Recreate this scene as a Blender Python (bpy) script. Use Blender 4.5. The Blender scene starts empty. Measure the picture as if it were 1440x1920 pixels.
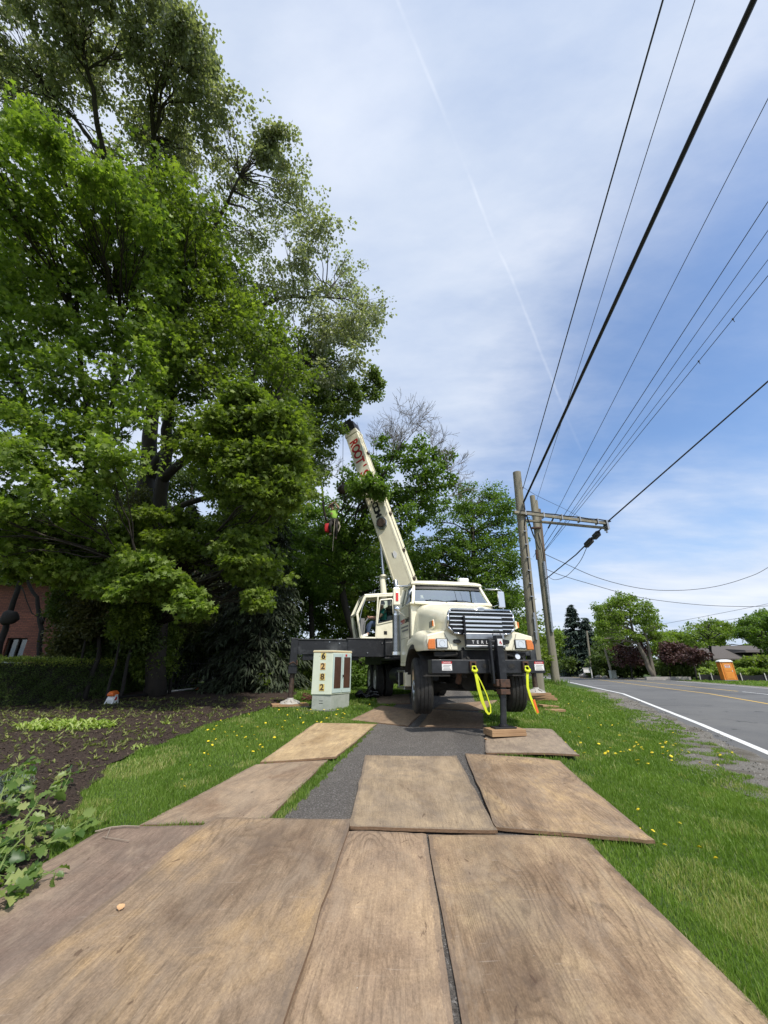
import bpy, math, random, bmesh
import numpy as np
from mathutils import Vector, Matrix
C = bpy.context.scene
COL = C.collection
R = math.radians
random.seed(7); rng = np.random.default_rng(11)

# ------------------------------------------------------------------ camera
EYE = 1.55; FPX = 721.0; PITCH = R(22.0)
cam = bpy.data.cameras.new('camera'); camo = bpy.data.objects.new('camera', cam); COL.objects.link(camo)
cam.sensor_fit = 'HORIZONTAL'; cam.sensor_width = 36; cam.lens = 36 * FPX / 1440
cam.clip_start = 0.05; cam.clip_end = 6000
camo.location = (0, 0, EYE); camo.rotation_euler = (R(90) + PITCH, 0, 0)
C.camera = camo
C.render.resolution_x = 768; C.render.resolution_y = 1024

# ------------------------------------------------------------------ world + sun
SUN_EL, SUN_AZ = 56.0, 147.0          # azimuth measured from +Y towards +X
C.view_settings.view_transform = 'Standard'; C.view_settings.look = 'None'; C.view_settings.gamma = 1
C.view_settings.exposure = 0.82
w = bpy.data.worlds.new('World'); C.world = w; w.use_nodes = True
nt = w.node_tree; nt.nodes.clear()
def N(t, typ, **kw):
    n = t.nodes.new(typ)
    for k, v in kw.items():
        if k.startswith('i_'): n.inputs[k[2:].replace('_', ' ')].default_value = v
        else: setattr(n, k, v)
    return n
def vmath(t, op, a, b=None):
    n = t.nodes.new('ShaderNodeVectorMath'); n.operation = op
    for i, q in enumerate((a, b)):
        if q is None: continue
        if isinstance(q, (tuple, list, float, int)): n.inputs[i].default_value = q
        else: t.links.new(q, n.inputs[i])
    return n
def m_(t, op, a, b=None, c=None, clamp=False):
    n = t.nodes.new('ShaderNodeMath'); n.operation = op; n.use_clamp = clamp
    for i, q in enumerate((a, b, c)):
        if q is None: continue
        if isinstance(q, (float, int)): n.inputs[i].default_value = q
        else: t.links.new(q, n.inputs[i])
    return n.outputs[0]
def ramp(t, fac, stops, interp='LINEAR'):
    n = t.nodes.new('ShaderNodeValToRGB'); n.color_ramp.interpolation = interp
    e = n.color_ramp.elements
    e[0].position, e[0].color = stops[0][0], stops[0][1]
    e[1].position, e[1].color = stops[-1][0], stops[-1][1]
    for p, c in stops[1:-1]:
        k = e.new(p); k.color = c
    t.links.new(fac, n.inputs[0]); return n.outputs[0]
def mixc(t, fac, a, b, typ='MIX'):
    n = t.nodes.new('ShaderNodeMix'); n.data_type = 'RGBA'; n.blend_type = typ
    for s, q in ((n.inputs[0], fac), (n.inputs[6], a), (n.inputs[7], b)):
        if isinstance(q, (tuple, list)): s.default_value = (*q[:3], 1)
        elif isinstance(q, (float, int)): s.default_value = q
        else: t.links.new(q, s)
    return n.outputs[2]
sky = N(nt, 'ShaderNodeTexSky', sky_type='NISHITA', sun_disc=False, sun_elevation=R(SUN_EL), sun_rotation=R(SUN_AZ), air_density=1.0, dust_density=1.2, ozone_density=1.6)
tc = N(nt, 'ShaderNodeTexCoord'); D = tc.outputs['Generated']
sep = N(nt, 'ShaderNodeSeparateXYZ'); nt.links.new(D, sep.inputs[0])
zz = m_(nt, 'ADD', m_(nt, 'MAXIMUM', sep.outputs[2], 0.0), 0.16)
cmb = N(nt, 'ShaderNodeCombineXYZ')
nt.links.new(m_(nt, 'DIVIDE', sep.outputs[0], zz), cmb.inputs[0]); nt.links.new(m_(nt, 'DIVIDE', sep.outputs[1], zz), cmb.inputs[1])
mp = N(nt, 'ShaderNodeMapping'); nt.links.new(cmb.outputs[0], mp.inputs[0])
mp.inputs['Rotation'].default_value = (0, 0, R(28)); mp.inputs['Scale'].default_value = (0.75, 1.0, 1); mp.inputs['Location'].default_value = (3.1, 1.7, 0)
n1 = N(nt, 'ShaderNodeTexNoise', i_Scale=0.95, i_Detail=9.0, i_Roughness=0.55, i_Distortion=0.25); nt.links.new(mp.outputs[0], n1.inputs['Vector'])
mp2 = N(nt, 'ShaderNodeMapping'); nt.links.new(cmb.outputs[0], mp2.inputs[0])
mp2.inputs['Rotation'].default_value = (0, 0, R(40)); mp2.inputs['Scale'].default_value = (0.75, 1.9, 1)
n2 = N(nt, 'ShaderNodeTexNoise', i_Scale=1.3, i_Detail=10.0, i_Roughness=0.6, i_Distortion=0.2); nt.links.new(mp2.outputs[0], n2.inputs['Vector'])
# cloud cover is thickest on the left and overhead, thin towards the right at mid height
def dirn(px, py):
    u, v = (px - 720) / FPX, (960 - py) / FPX
    c, s = math.cos(PITCH), math.sin(PITCH)
    return Vector((u, c - v * s, s + v * c))
def spot(px, py, k0, k1):
    d = dirn(px, py).normalized()
    dt = vmath(nt, 'DOT_PRODUCT', D, tuple(d)).outputs['Value']
    mr = N(nt, 'ShaderNodeMapRange', interpolation_type='SMOOTHSTEP', i_From_Min=k0, i_From_Max=k1); nt.links.new(dt, mr.inputs[0]); return mr.outputs[0]
cover = m_(nt, 'ADD', m_(nt, 'MULTIPLY', n1.outputs['Fac'], 1.7), m_(nt, 'MULTIPLY', n2.outputs['Fac'], 0.85))
cover = m_(nt, 'SUBTRACT', cover, 0.55)
cover = m_(nt, 'SUBTRACT', cover, m_(nt, 'MULTIPLY', spot(1440, 760, 0.80, 0.99), 0.56))
cover = m_(nt, 'SUBTRACT', cover, m_(nt, 'MULTIPLY', spot(1150, 640, 0.84, 0.99), 0.12))
cover = m_(nt, 'ADD', cover, m_(nt, 'MULTIPLY', spot(560, 150, 0.60, 0.99), 0.26))
cover = m_(nt, 'ADD', cover, m_(nt, 'MULTIPLY', spot(1330, 1060, 0.95, 0.995), 0.42))
cover = m_(nt, 'ADD', cover, m_(nt, 'MULTIPLY', spot(700, 850, 0.90, 0.99), 0.12))
hz = N(nt, 'ShaderNodeMapRange', interpolation_type='SMOOTHSTEP', i_From_Min=0.30, i_From_Max=0.02); nt.links.new(sep.outputs[2], hz.inputs[0])
cover = m_(nt, 'ADD', cover, m_(nt, 'MULTIPLY', hz.outputs[0], 0.35))
cm = N(nt, 'ShaderNodeMapRange', interpolation_type='SMOOTHSTEP', i_From_Min=-0.05, i_From_Max=1.0); nt.links.new(cover, cm.inputs[0])
# contrail : thin streak along a great circle
d0, d1 = dirn(745, 0).normalized(), dirn(1010, 650).normalized()
nn = d0.cross(d1).normalized()
wob = N(nt, 'ShaderNodeTexNoise', i_Scale=7.0, i_Detail=3.0); nt.links.new(D, wob.inputs['Vector'])
off = m_(nt, 'ABSOLUTE', m_(nt, 'ADD', vmath(nt, 'DOT_PRODUCT', D, tuple(nn)).outputs['Value'], m_(nt, 'MULTIPLY', m_(nt, 'SUBTRACT', wob.outputs['Fac'], 0.5), 0.010)))
tr = N(nt, 'ShaderNodeMapRange', interpolation_type='SMOOTHSTEP', i_From_Min=0.0046, i_From_Max=0.0); nt.links.new(off, tr.inputs[0])
trm = m_(nt, 'MULTIPLY', tr.outputs[0], spot(930, 440, 0.86, 0.96))
cl_b = ramp(nt, m_(nt, 'ADD', m_(nt, 'MULTIPLY', n1.outputs['Fac'], .5), m_(nt, 'MULTIPLY', n2.outputs['Fac'], .5)), [(0.34, (4.9, 6.0, 8.1, 1)), (0.5, (6.6, 7.4, 8.8, 1)), (0.66, (8.6, 8.9, 9.7, 1))])
glow = m_(nt, 'MULTIPLY', spot(650, 175, 0.985, 1.0), n1.outputs['Fac'])
cl_b = mixc(nt, m_(nt, 'MULTIPLY', glow, 0.6), cl_b, (11.5, 11.6, 12))
skb = mixc(nt, 1.0, sky.outputs[0], (1.55, 1.75, 1.95), 'MULTIPLY')
colr = mixc(nt, m_(nt, 'MULTIPLY', cm.outputs[0], 0.92), skb, cl_b)
trb = N(nt, 'ShaderNodeTexNoise', i_Scale=16.0, i_Detail=4.0); nt.links.new(D, trb.inputs['Vector'])
trm = m_(nt, 'MULTIPLY', trm, ramp(nt, trb.outputs['Fac'], [(.35, (.1, .1, .1, 1)), (.62, (1, 1, 1, 1))]))
colr = mixc(nt, m_(nt, 'MULTIPLY', trm, 0.20), colr, (10., 10.4, 11.))
bg = N(nt, 'ShaderNodeBackground'); nt.links.new(colr, bg.inputs[0]); bg.inputs[1].default_value = 0.063
out = N(nt, 'ShaderNodeOutputWorld'); nt.links.new(bg.outputs[0], out.inputs[0])
sl = bpy.data.lights.new('sun', 'SUN'); sl.energy = 2.5; sl.angle = R(2.5); sl.color = (1, 0.95, 0.87)
so = bpy.data.objects.new('sun', sl); COL.objects.link(so)
sd = Vector((math.sin(R(SUN_AZ)) * math.cos(R(SUN_EL)), math.cos(R(SUN_AZ)) * math.cos(R(SUN_EL)), math.sin(R(SUN_EL))))
so.rotation_euler = sd.to_track_quat('Z', 'Y').to_euler(); so.location = sd * 60

# ------------------------------------------------------------------ terrain
YS = [-60, 0, 7.9, 12, 25, 52, 92, 140, 220, 400]; XS = [-23, 3.3, 6.8, 8.6, 14, 21.6, 31, 34, 20, -40]
def road_x(y): return np.interp(y, YS, XS)
def smooth(t): t = np.clip(t, 0, 1); return t * t * (3 - 2 * t)
RZ = 0.10
def pz(y):
    y = np.asarray(y, float)
    return np.where(y < 0, 0, np.where(y < 14, .045 * y, .63 + .05 * (1 - np.exp(-(np.maximum(y, 14) - 14) * .9))))
def gz(x, y):
    t = smooth((np.asarray(x, float) - (road_x(y) - 1.6) + 2.6) / 2.6)
    p = pz(y) + 0.02 * np.sin(np.asarray(x) * .9 + 1) * np.sin(np.asarray(y) * .7)
    return p * (1 - t) + RZ * t
def at(px, py, Y):
    d = dirn(px, py); return Vector((0, 0, EYE)) + d * (Y / d.y)
def gnd(px, py):
    d = dirn(px, py); y = .4
    while y < 400:
        t = y / d.y
        if EYE + d.z * t < float(gz(d.x * t, y)): return Vector((d.x * t, y, float(gz(d.x * t, y))))
        y += .01 if y < 30 else .1
    return Vector((d.x * 400 / d.y, 400, RZ))

def gpt(px, Y, dz=0): p = at(px, 1250, Y); return Vector((p.x, Y, float(gz(p.x, Y)) + dz))
# ------------------------------------------------------------------ object helpers
def tag(o, label=None, cat=None, group=None, kind=None):
    if label: o['label'] = label
    if cat: o['category'] = cat
    if group: o['group'] = group
    if kind: o['kind'] = kind
    return o
def thing(name, label, cat, loc=(0, 0, 0), rotz=0, group=None):
    o = bpy.data.objects.new(name, None); COL.objects.link(o); o.empty_display_size = .2
    o.location = loc; o.rotation_euler = (0, 0, rotz)
    return tag(o, label, cat, group)
KIDS = {}
def link(name, me, mat, parent=None):
    o = bpy.data.objects.new(name, me); COL.objects.link(o)
    if mat is not None: me.materials.append(mat)
    if parent is not None: o.parent = parent; KIDS.setdefault(parent.name, []).append(o)
    return o
def copy_tree(o, parent=None):
    c = o.copy(); COL.objects.link(c)
    if parent is not None: c.parent = parent
    for ch in KIDS.get(o.name, []):
        k = copy_tree(ch, c); KIDS.setdefault(c.name, []).append(k)
    return c
class MB:
    def __init__(s): s.v = []; s.f = []
    def add(s, vs, fs, M=None):
        b = len(s.v)
        s.v += [tuple(M @ Vector(p)) if M is not None else tuple(p) for p in vs]
        s.f += [tuple(b + i for i in f) for f in fs]; return s
    def box(s, x0, x1, y0, y1, z0, z1, M=None):
        vs = [(x, y, z) for z in (z0, z1) for y in (y0, y1) for x in (x0, x1)]
        return s.add(vs, [(0, 2, 3, 1), (4, 5, 7, 6), (0, 1, 5, 4), (2, 6, 7, 3), (0, 4, 6, 2), (1, 3, 7, 5)], M)
    def beam(s, p0, p1, w, h, up=(0, 0, 1), w1=None, h1=None):
        p0, p1 = Vector(p0), Vector(p1); d = (p1 - p0).normalized(); u = Vector(up)
        sx = d.cross(u)
        if sx.length < 1e-4: sx = d.cross(Vector((1, 0, 0)))
        sx.normalize(); uu = sx.cross(d); w1 = w1 or w; h1 = h1 or h
        vs = []
        for p, a, b in ((p0, w, h), (p1, w1, h1)):
            for i, j in ((-1, -1), (1, -1), (1, 1), (-1, 1)): vs.append(p + sx * i * a / 2 + uu * j * b / 2)
        return s.add(vs, [(0, 1, 2, 3), (7, 6, 5, 4), (0, 4, 5, 1), (1, 5, 6, 2), (2, 6, 7, 3), (3, 7, 4, 0)])
    def cyl(s, p0, p1, r0, r1=None, n=14, cap=True):
        return s.tube([p0, p1], [r0, r0 if r1 is None else r1], n, cap)
    def tube(s, pts, r, n=6, cap=True):
        pts = [Vector(p) for p in pts]; k = len(pts)
        rr = r if isinstance(r, (list, tuple)) else [r] * k
        b = len(s.v); ref = None
        for i, p in enumerate(pts):
            d = (pts[min(i + 1, k - 1)] - pts[max(i - 1, 0)])
            d = d.normalized() if d.length > 1e-9 else Vector((0, 0, 1))
            if ref is None: ref = d.orthogonal().normalized()
            a = ref - d * ref.dot(d)
            a = a.normalized() if a.length > 1e-5 else d.orthogonal().normalized()
            ref = a; c = d.cross(a)
            for j in range(n):
                t = 2 * math.pi * j / n
                s.v.append(tuple(p + (a * math.cos(t) + c * math.sin(t)) * rr[i]))
        for i in range(k - 1):
            for j in range(n):
                s.f.append((b + i * n + j, b + i * n + (j + 1) % n, b + (i + 1) * n + (j + 1) % n, b + (i + 1) * n + j))
        if cap:
            s.f.append(tuple(b + j for j in range(n))[::-1]); s.f.append(tuple(b + (k - 1) * n + j for j in range(n)))
        return s
    def prism(s, poly, ax, a, b, M=None):
        def P(p, h):
            return (h, p[0], p[1]) if ax == 'x' else ((p[0], h, p[1]) if ax == 'y' else (p[0], p[1], h))
        n = len(poly)
        return s.add([P(p, a) for p in poly] + [P(p, b) for p in poly],
                     [tuple(range(n)), tuple(range(2 * n - 1, n - 1, -1))] + [(i, (i + 1) % n, n + (i + 1) % n, n + i) for i in range(n)], M)
    def loft(s, rings, closed=True, cap=True):
        n = len(rings[0]); b = len(s.v)
        for r in rings: s.v += [tuple(p) for p in r]
        for i in range(len(rings) - 1):
            for j in range(n if closed else n - 1):
                s.f.append((b + i * n + j, b + i * n + (j + 1) % n, b + (i + 1) * n + (j + 1) % n, b + (i + 1) * n + j))
        if cap:
            s.f.append(tuple(b + j for j in range(n))[::-1]); s.f.append(tuple(b + (len(rings) - 1) * n + j for j in range(n)))
        return s
    def lathe(s, prof, ax='z', c=(0, 0, 0), n=24):       # prof: (radius, height) ; closed as open shell
        b = len(s.v)
        for r, h in prof:
            for j in range(n):
                t = 2 * math.pi * j / n; u, v = r * math.cos(t), r * math.sin(t)
                p = (u, v, h) if ax == 'z' else ((h, u, v) if ax == 'x' else (u, h, v))
                s.v.append((p[0] + c[0], p[1] + c[1], p[2] + c[2]))
        for i in range(len(prof) - 1):
            for j in range(n): s.f.append((b + i * n + j, b + i * n + (j + 1) % n, b + (i + 1) * n + (j + 1) % n, b + (i + 1) * n + j))
        return s
    def ell(s, c, r, n=12, m=8):
        return s.lathe([(max(1e-4, math.sin(math.pi * i / m)), -math.cos(math.pi * i / m)) for i in range(m + 1)], 'z', (0, 0, 0), n) if False else s._ell(c, r, n, m)
    def _ell(s, c, r, n, m):
        if not isinstance(r, (tuple, list)): r = (r, r, r)
        b = len(s.v)
        for i in range(m + 1):
            a = math.pi * i / m; q = max(1e-3, math.sin(a))
            for j in range(n):
                t = 2 * math.pi * j / n
                s.v.append((c[0] + r[0] * q * math.cos(t), c[1] + r[1] * q * math.sin(t), c[2] - r[2] * math.cos(a)))
        for i in range(m):
            for j in range(n): s.f.append((b + i * n + j, b + i * n + (j + 1) % n, b + (i + 1) * n + (j + 1) % n, b + (i + 1) * n + j))
        return s
    def build(s, name, mat, parent=None, smooth=False, bevel=0, auto=None):
        me = bpy.data.meshes.new(name); me.from_pydata(s.v, [], s.f); me.validate(); me.update()
        bm = bmesh.new(); bm.from_mesh(me); bmesh.ops.recalc_face_normals(bm, faces=bm.faces); bm.to_mesh(me); bm.free()
        if smooth:
            me.polygons.foreach_set('use_smooth', [True] * len(me.polygons))
            if smooth == 'auto': 
                try: me.set_sharp_from_angle(angle=R(38))
                except Exception: pass
        o = link(name, me, mat, parent)
        if bevel:
            b = o.modifiers.new('bevel', 'BEVEL'); b.width = bevel; b.segments = 2; b.limit_method = 'ANGLE'; b.angle_limit = R(40)
            b.harden_normals = False
        return o
def fast_mesh(name, verts, faces, mat, parent=None, attr=None, uv=None):
    """verts (n,3), faces (m,k) equal sized"""
    me = bpy.data.meshes.new(name); m, k = faces.shape
    me.vertices.add(len(verts)); me.vertices.foreach_set('co', np.ascontiguousarray(verts, np.float32).ravel())
    me.loops.add(m * k); me.loops.foreach_set('vertex_index', np.ascontiguousarray(faces, np.int32).ravel())
    me.polygons.add(m); me.polygons.foreach_set('loop_start', np.arange(0, m * k, k, dtype=np.int32))
    try: me.polygons.foreach_set('loop_total', np.full(m, k, dtype=np.int32))
    except Exception: pass
    if attr is not None:
        a = me.attributes.new('var', 'FLOAT', 'FACE'); a.data.foreach_set('value', np.ascontiguousarray(attr, np.float32))
    me.update(calc_edges=True)
    return link(name, me, mat, parent)
def text(name, body, size, mat, parent, M, ext=.002, align='CENTER', sx=1.0, bold=0.0):
    cu = bpy.data.curves.new(name, 'FONT'); cu.body = body; cu.size = size; cu.extrude = ext; cu.align_x = align; cu.align_y = 'CENTER'; cu.offset = bold; cu.resolution_u = 3
    t = bpy.data.objects.new('tmp', cu); COL.objects.link(t)
    dg = bpy.context.evaluated_depsgraph_get(); me = bpy.data.meshes.new_from_object(t.evaluated_get(dg))
    bpy.data.objects.remove(t); me.transform(M @ Matrix.Diagonal((sx, 1, 1, 1))); me.materials.clear()
    return link(name, me, mat, parent)
def frame(o, xd, yd):                         # matrix whose local x,y axes are xd,yd
    x = Vector(xd).normalized(); z = x.cross(Vector(yd)).normalized(); y = z.cross(x)
    return Matrix.Translation(Vector(o)) @ Matrix((x, y, z)).transposed().to_4x4()

# ------------------------------------------------------------------ materials
def mat(name, col, rough=.6, metal=0., col2=None, scale=8., bump=0., bscale=None, coat=0., detail=5., contrast=(.3, .7), coords='Object', spec=.5, stretch=None, rough2=None):
    m = bpy.data.materials.new(name); m.use_nodes = True; t = m.node_tree; b = t.nodes['Principled BSDF']
    b.inputs['Roughness'].default_value = rough; b.inputs['Metallic'].default_value = metal
    b.inputs['Specular IOR Level'].default_value = spec
    if coat: b.inputs['Coat Weight'].default_value = coat; b.inputs['Coat Roughness'].default_value = .08
    if col2 is None and not bump: b.inputs['Base Color'].default_value = (*col, 1); return m
    tcn = t.nodes.new('ShaderNodeTexCoord'); src = tcn.outputs[coords]
    if stretch:
        mpn = t.nodes.new('ShaderNodeMapping'); mpn.inputs['Scale'].default_value = stretch; t.links.new(src, mpn.inputs[0]); src = mpn.outputs[0]
    if col2 is not None:
        n = N(t, 'ShaderNodeTexNoise', i_Scale=scale, i_Detail=detail, i_Roughness=.6); t.links.new(src, n.inputs['Vector'])
        c = ramp(t, n.outputs['Fac'], [(contrast[0], (*col, 1)), (contrast[1], (*col2, 1))]); t.links.new(c, b.inputs['Base Color'])
        if rough2 is not None:
            mr = N(t, 'ShaderNodeMapRange', i_From_Min=contrast[0], i_From_Max=contrast[1], i_To_Min=rough, i_To_Max=rough2); t.links.new(n.outputs['Fac'], mr.inputs[0]); t.links.new(mr.outputs[0], b.inputs['Roughness'])
    else: b.inputs['Base Color'].default_value = (*col, 1)
    if bump:
        n = N(t, 'ShaderNodeTexNoise', i_Scale=bscale or scale * 3, i_Detail=4.); t.links.new(src, n.inputs['Vector'])
        bn = N(t, 'ShaderNodeBump', i_Strength=bump, i_Distance=.02); t.links.new(n.outputs['Fac'], bn.inputs['Height']); t.links.new(bn.outputs[0], b.inputs['Normal'])
    return m
def leaf_mat(name, c0, c1, rough=.5, trans=.35, c2=None, patch=None):
    m = bpy.data.materials.new(name); m.use_nodes = True; t = m.node_tree; b = t.nodes['Principled BSDF']; o = t.nodes['Material Output']
    a = N(t, 'ShaderNodeAttribute', attribute_name='var')
    stops = [(0., (*c0, 1)), (1., (*c1, 1))] if c2 is None else [(0., (*c0, 1)), (.7, (*c1, 1)), (1., (*c2, 1))]
    c = ramp(t, a.outputs['Fac'], stops)
    t.links.new(c, b.inputs['Base Color']); b.inputs['Roughness'].default_value = rough; b.inputs['Specular IOR Level'].default_value = .35
    tl = N(t, 'ShaderNodeBsdfTranslucent')
    tcol = mixc(t, 1.0, c, (1.35, 1.5, .55), 'MULTIPLY'); t.links.new(tcol, tl.inputs[0])
    mx = N(t, 'ShaderNodeMixShader'); mx.inputs[0].default_value = trans
    t.links.new(b.outputs[0], mx.inputs[1]); t.links.new(tl.outputs[0], mx.inputs[2]); t.links.new(mx.outputs[0], o.inputs[0])
    return m
def glass_mat(name, tint, gl=.06):
    m = bpy.data.materials.new(name); m.use_nodes = True; t = m.node_tree; o = t.nodes['Material Output']
    t.nodes.remove(t.nodes['Principled BSDF'])
    tr_ = N(t, 'ShaderNodeBsdfTransparent'); tr_.inputs[0].default_value = (*tint, 1)
    g = N(t, 'ShaderNodeBsdfGlossy', i_Roughness=.02); g.inputs[0].default_value = (.9, .95, .95, 1)
    lw = N(t, 'ShaderNodeLayerWeight', i_Blend=.35)
    f = m_(t, 'ADD', m_(t, 'MULTIPLY', lw.outputs['Fresnel'], .45), gl, clamp=True)
    mx = N(t, 'ShaderNodeMixShader'); t.links.new(f, mx.inputs[0]); t.links.new(tr_.outputs[0], mx.inputs[1]); t.links.new(g.outputs[0], mx.inputs[2]); t.links.new(mx.outputs[0], o.inputs[0])
    return m
M = {}
M['cream'] = mat('cream_paint', (.90, .85, .66), .30, col2=(.66, .60, .43), scale=3.0, detail=10., rough2=.55, contrast=(.50, .86), coat=.4)
M['cream_old'] = mat('cream_weathered', (.86, .80, .60), .45, col2=(.70, .63, .45), scale=1.6, contrast=(.4, .8), coat=.15, detail=9)
M['black_paint'] = mat('black_paint', (.014, .015, .018), .42, col2=(.05, .052, .056), scale=5, contrast=(.45, .85), bump=.15, detail=9)
M['black_steel'] = mat('black_steel', (.010, .011, .014), .5, col2=(.09, .095, .10), scale=2.5, contrast=(.52, .8), detail=10, bump=.2, bscale=12)
M['dark'] = mat('dark_undercarriage', (.010, .010, .010), .8, col2=(.03, .027, .023), scale=6, bump=.3)
M['chrome'] = mat('chrome', (.80, .81, .83), .14, 1.0)
M['alu'] = mat('brushed_aluminium', (.52, .53, .54), .34, 1.0, col2=(.36, .36, .37), scale=5)
M['rust'] = mat('rusty_steel', (.11, .05, .028), .8, col2=(.035, .025, .02), scale=14, bump=.3, detail=8)
M['brown_steel'] = mat('brown_worn_steel', (.035, .022, .016), .55, col2=(.10, .065, .045), scale=9, bump=.2, detail=8, contrast=(.4, .75))
M['rubber'] = mat('tyre_rubber', (.020, .020, .020), .72, col2=(.060, .056, .050), scale=5, bump=.35, bscale=60, contrast=(.35, .75))
M['rim_white'] = mat('white_rim', (.72, .72, .70), .35, col2=(.45, .44, .42), scale=7)
M['glass'] = glass_mat('cab_glass', (.50, .58, .57), .06)
M['glass_dark'] = glass_mat('side_glass', (.22, .26, .26), .08)
M['lens_clear'] = mat('headlamp_lens', (.75, .78, .80), .12, .35, coat=1)
M['amber'] = mat('amber_lens', (.78, .22, .015), .18, coat=1, col2=(.62, .14, .01), scale=40)
M['red_lens'] = mat('red_lens', (.65, .03, .015), .2, coat=1)
M['white_plastic'] = mat('white_plastic', (.80, .80, .78), .35)
M['sticker_white'] = mat('sticker_white', (.82, .81, .79), .45)
M['red_print'] = mat('red_print', (.50, .018, .02), .45)
M['black_print'] = mat('black_print', (.015, .015, .017), .45)
M['grey_print'] = mat('grey_print', (.2, .2, .2), .5)
M['white_print'] = mat('white_print', (.75, .75, .75), .45)
M['mint'] = mat('mint_enamel', (.70, .74, .60), .42, col2=(.58, .65, .52), scale=3, contrast=(.4, .8), bump=.03)
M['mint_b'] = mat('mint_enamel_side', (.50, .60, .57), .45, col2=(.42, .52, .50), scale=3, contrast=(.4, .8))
M['tan_edge'] = mat('tan_edge', (.62, .50, .30), .5)
M['brown_panel'] = mat('brown_panel', (.085, .038, .022), .6, col2=(.055, .024, .014), scale=5)
M['concrete'] = mat('concrete', (.40, .42, .38), .85, col2=(.28, .31, .26), scale=5, bump=.25, detail=8)
M['slab'] = mat('grey_slab', (.11, .11, .105), .85, col2=(.16, .155, .15), scale=9, bump=.2)
M['yellow_label'] = mat('yellow_label', (.74, .62, .22), .5, col2=(.62, .42, .12), scale=18)
M['orange_label'] = mat('orange_label', (.66, .36, .14), .5, col2=(.7, .5, .2), scale=18)
M['brown_ink'] = mat('brown_ink', (.09, .05, .02), .5)
M['sling'] = mat('yellow_webbing', (.74, .80, .03), .6, col2=(.62, .70, .02), scale=60)
M['sling_tag'] = mat('orange_tag', (.80, .16, .03), .6)
M['orange'] = mat('orange_plastic', (.80, .17, .03), .35, coat=.3)
M['orange_box'] = mat('orange_polyethylene', (.95, .36, .06), .45, col2=(.85, .30, .05), scale=3)
M['pale_pad'] = mat('cast_pad', (.50, .49, .46), .6, col2=(.32, .29, .25), scale=9, bump=.2)
M['hose'] = mat('salmon_hose', (.62, .22, .15), .5)
M['bag'] = mat('black_polythene', (.008, .008, .009), .22, bump=.6, bscale=9)
M['hivis'] = mat('hivis_shirt', (.36, .66, .10), .8, col2=(.30, .55, .08), scale=15)
M['teal'] = mat('teal_shirt', (.02, .22, .19), .85, col2=(.015, .16, .14), scale=12)
M['denim'] = mat('denim', (.05, .08, .15), .9, col2=(.035, .055, .10), scale=25)
M['dark_cloth'] = mat('dark_trousers', (.022, .02, .02), .9, col2=(.04, .035, .03), scale=20)
M['skin'] = mat('skin', (.42, .24, .17), .55)
M['helmet'] = mat('dark_helmet', (.03, .035, .04), .35)
M['red_bag'] = mat('red_fabric', (.60, .02, .03), .6, col2=(.45, .012, .02), scale=10)
M['rope'] = mat('rope', (.42, .38, .30), .9)
M['steel_wire'] = mat('steel_wire', (.12, .12, .12), .5, .6)
M['cable'] = mat('black_cable', (.012, .012, .013), .6)
M['wire'] = mat('weathered_wire', (.045, .045, .048), .6)
M['pole'] = mat('weathered_pole_wood', (.30, .27, .20), .9, col2=(.17, .155, .12), scale=5, bump=.6, bscale=22, stretch=(1, 1, .06), detail=9)
M['pole_brown'] = mat('brown_pole_wood', (.20, .15, .105), .9, col2=(.12, .09, .065), scale=5, bump=.6, bscale=22, stretch=(1, 1, .06), detail=9)
M['lumber'] = mat('cribbing_timber', (.42, .27, .14), .85, col2=(.26, .15, .08), scale=6, stretch=(.25, 2, 2), bump=.3, bscale=14)
M['bark'] = mat('tree_bark', (.055, .045, .035), .9, col2=(.024, .02, .016), scale=5, bump=.8, bscale=9, stretch=(1, 1, .35), detail=8)
M['bark_pale'] = mat('pale_bark', (.20, .175, .14), .9, col2=(.10, .085, .065), scale=5, bump=.6, bscale=9, stretch=(1, 1, .3), detail=8)
M['bark_dark'] = mat('dark_bark', (.03, .026, .022), .9, col2=(.018, .015, .012), scale=6, bump=.6)
M['brick_plain'] = mat('brick_shadow', (.18, .07, .05), .9)
M['white_trim'] = mat('white_trim', (.72, .70, .66), .6, col2=(.62, .60, .56), scale=2)
M['roof'] = mat('shingle_roof', (.12, .105, .095), .9, col2=(.07, .062, .058), scale=20, bump=.4, stretch=(1, 1, 4))
M['stucco'] = mat('dim_wall', (.14, .115, .09), .9, col2=(.10, .085, .07), scale=4)
M['fence'] = mat('black_fence', (.012, .013, .014), .5)
M['silt'] = mat('black_silt_fabric', (.012, .012, .013), .7, bump=.3)
M['rock'] = mat('pale_rock', (.38, .36, .33), .9, col2=(.24, .22, .2), scale=3, bump=.5)

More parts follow.
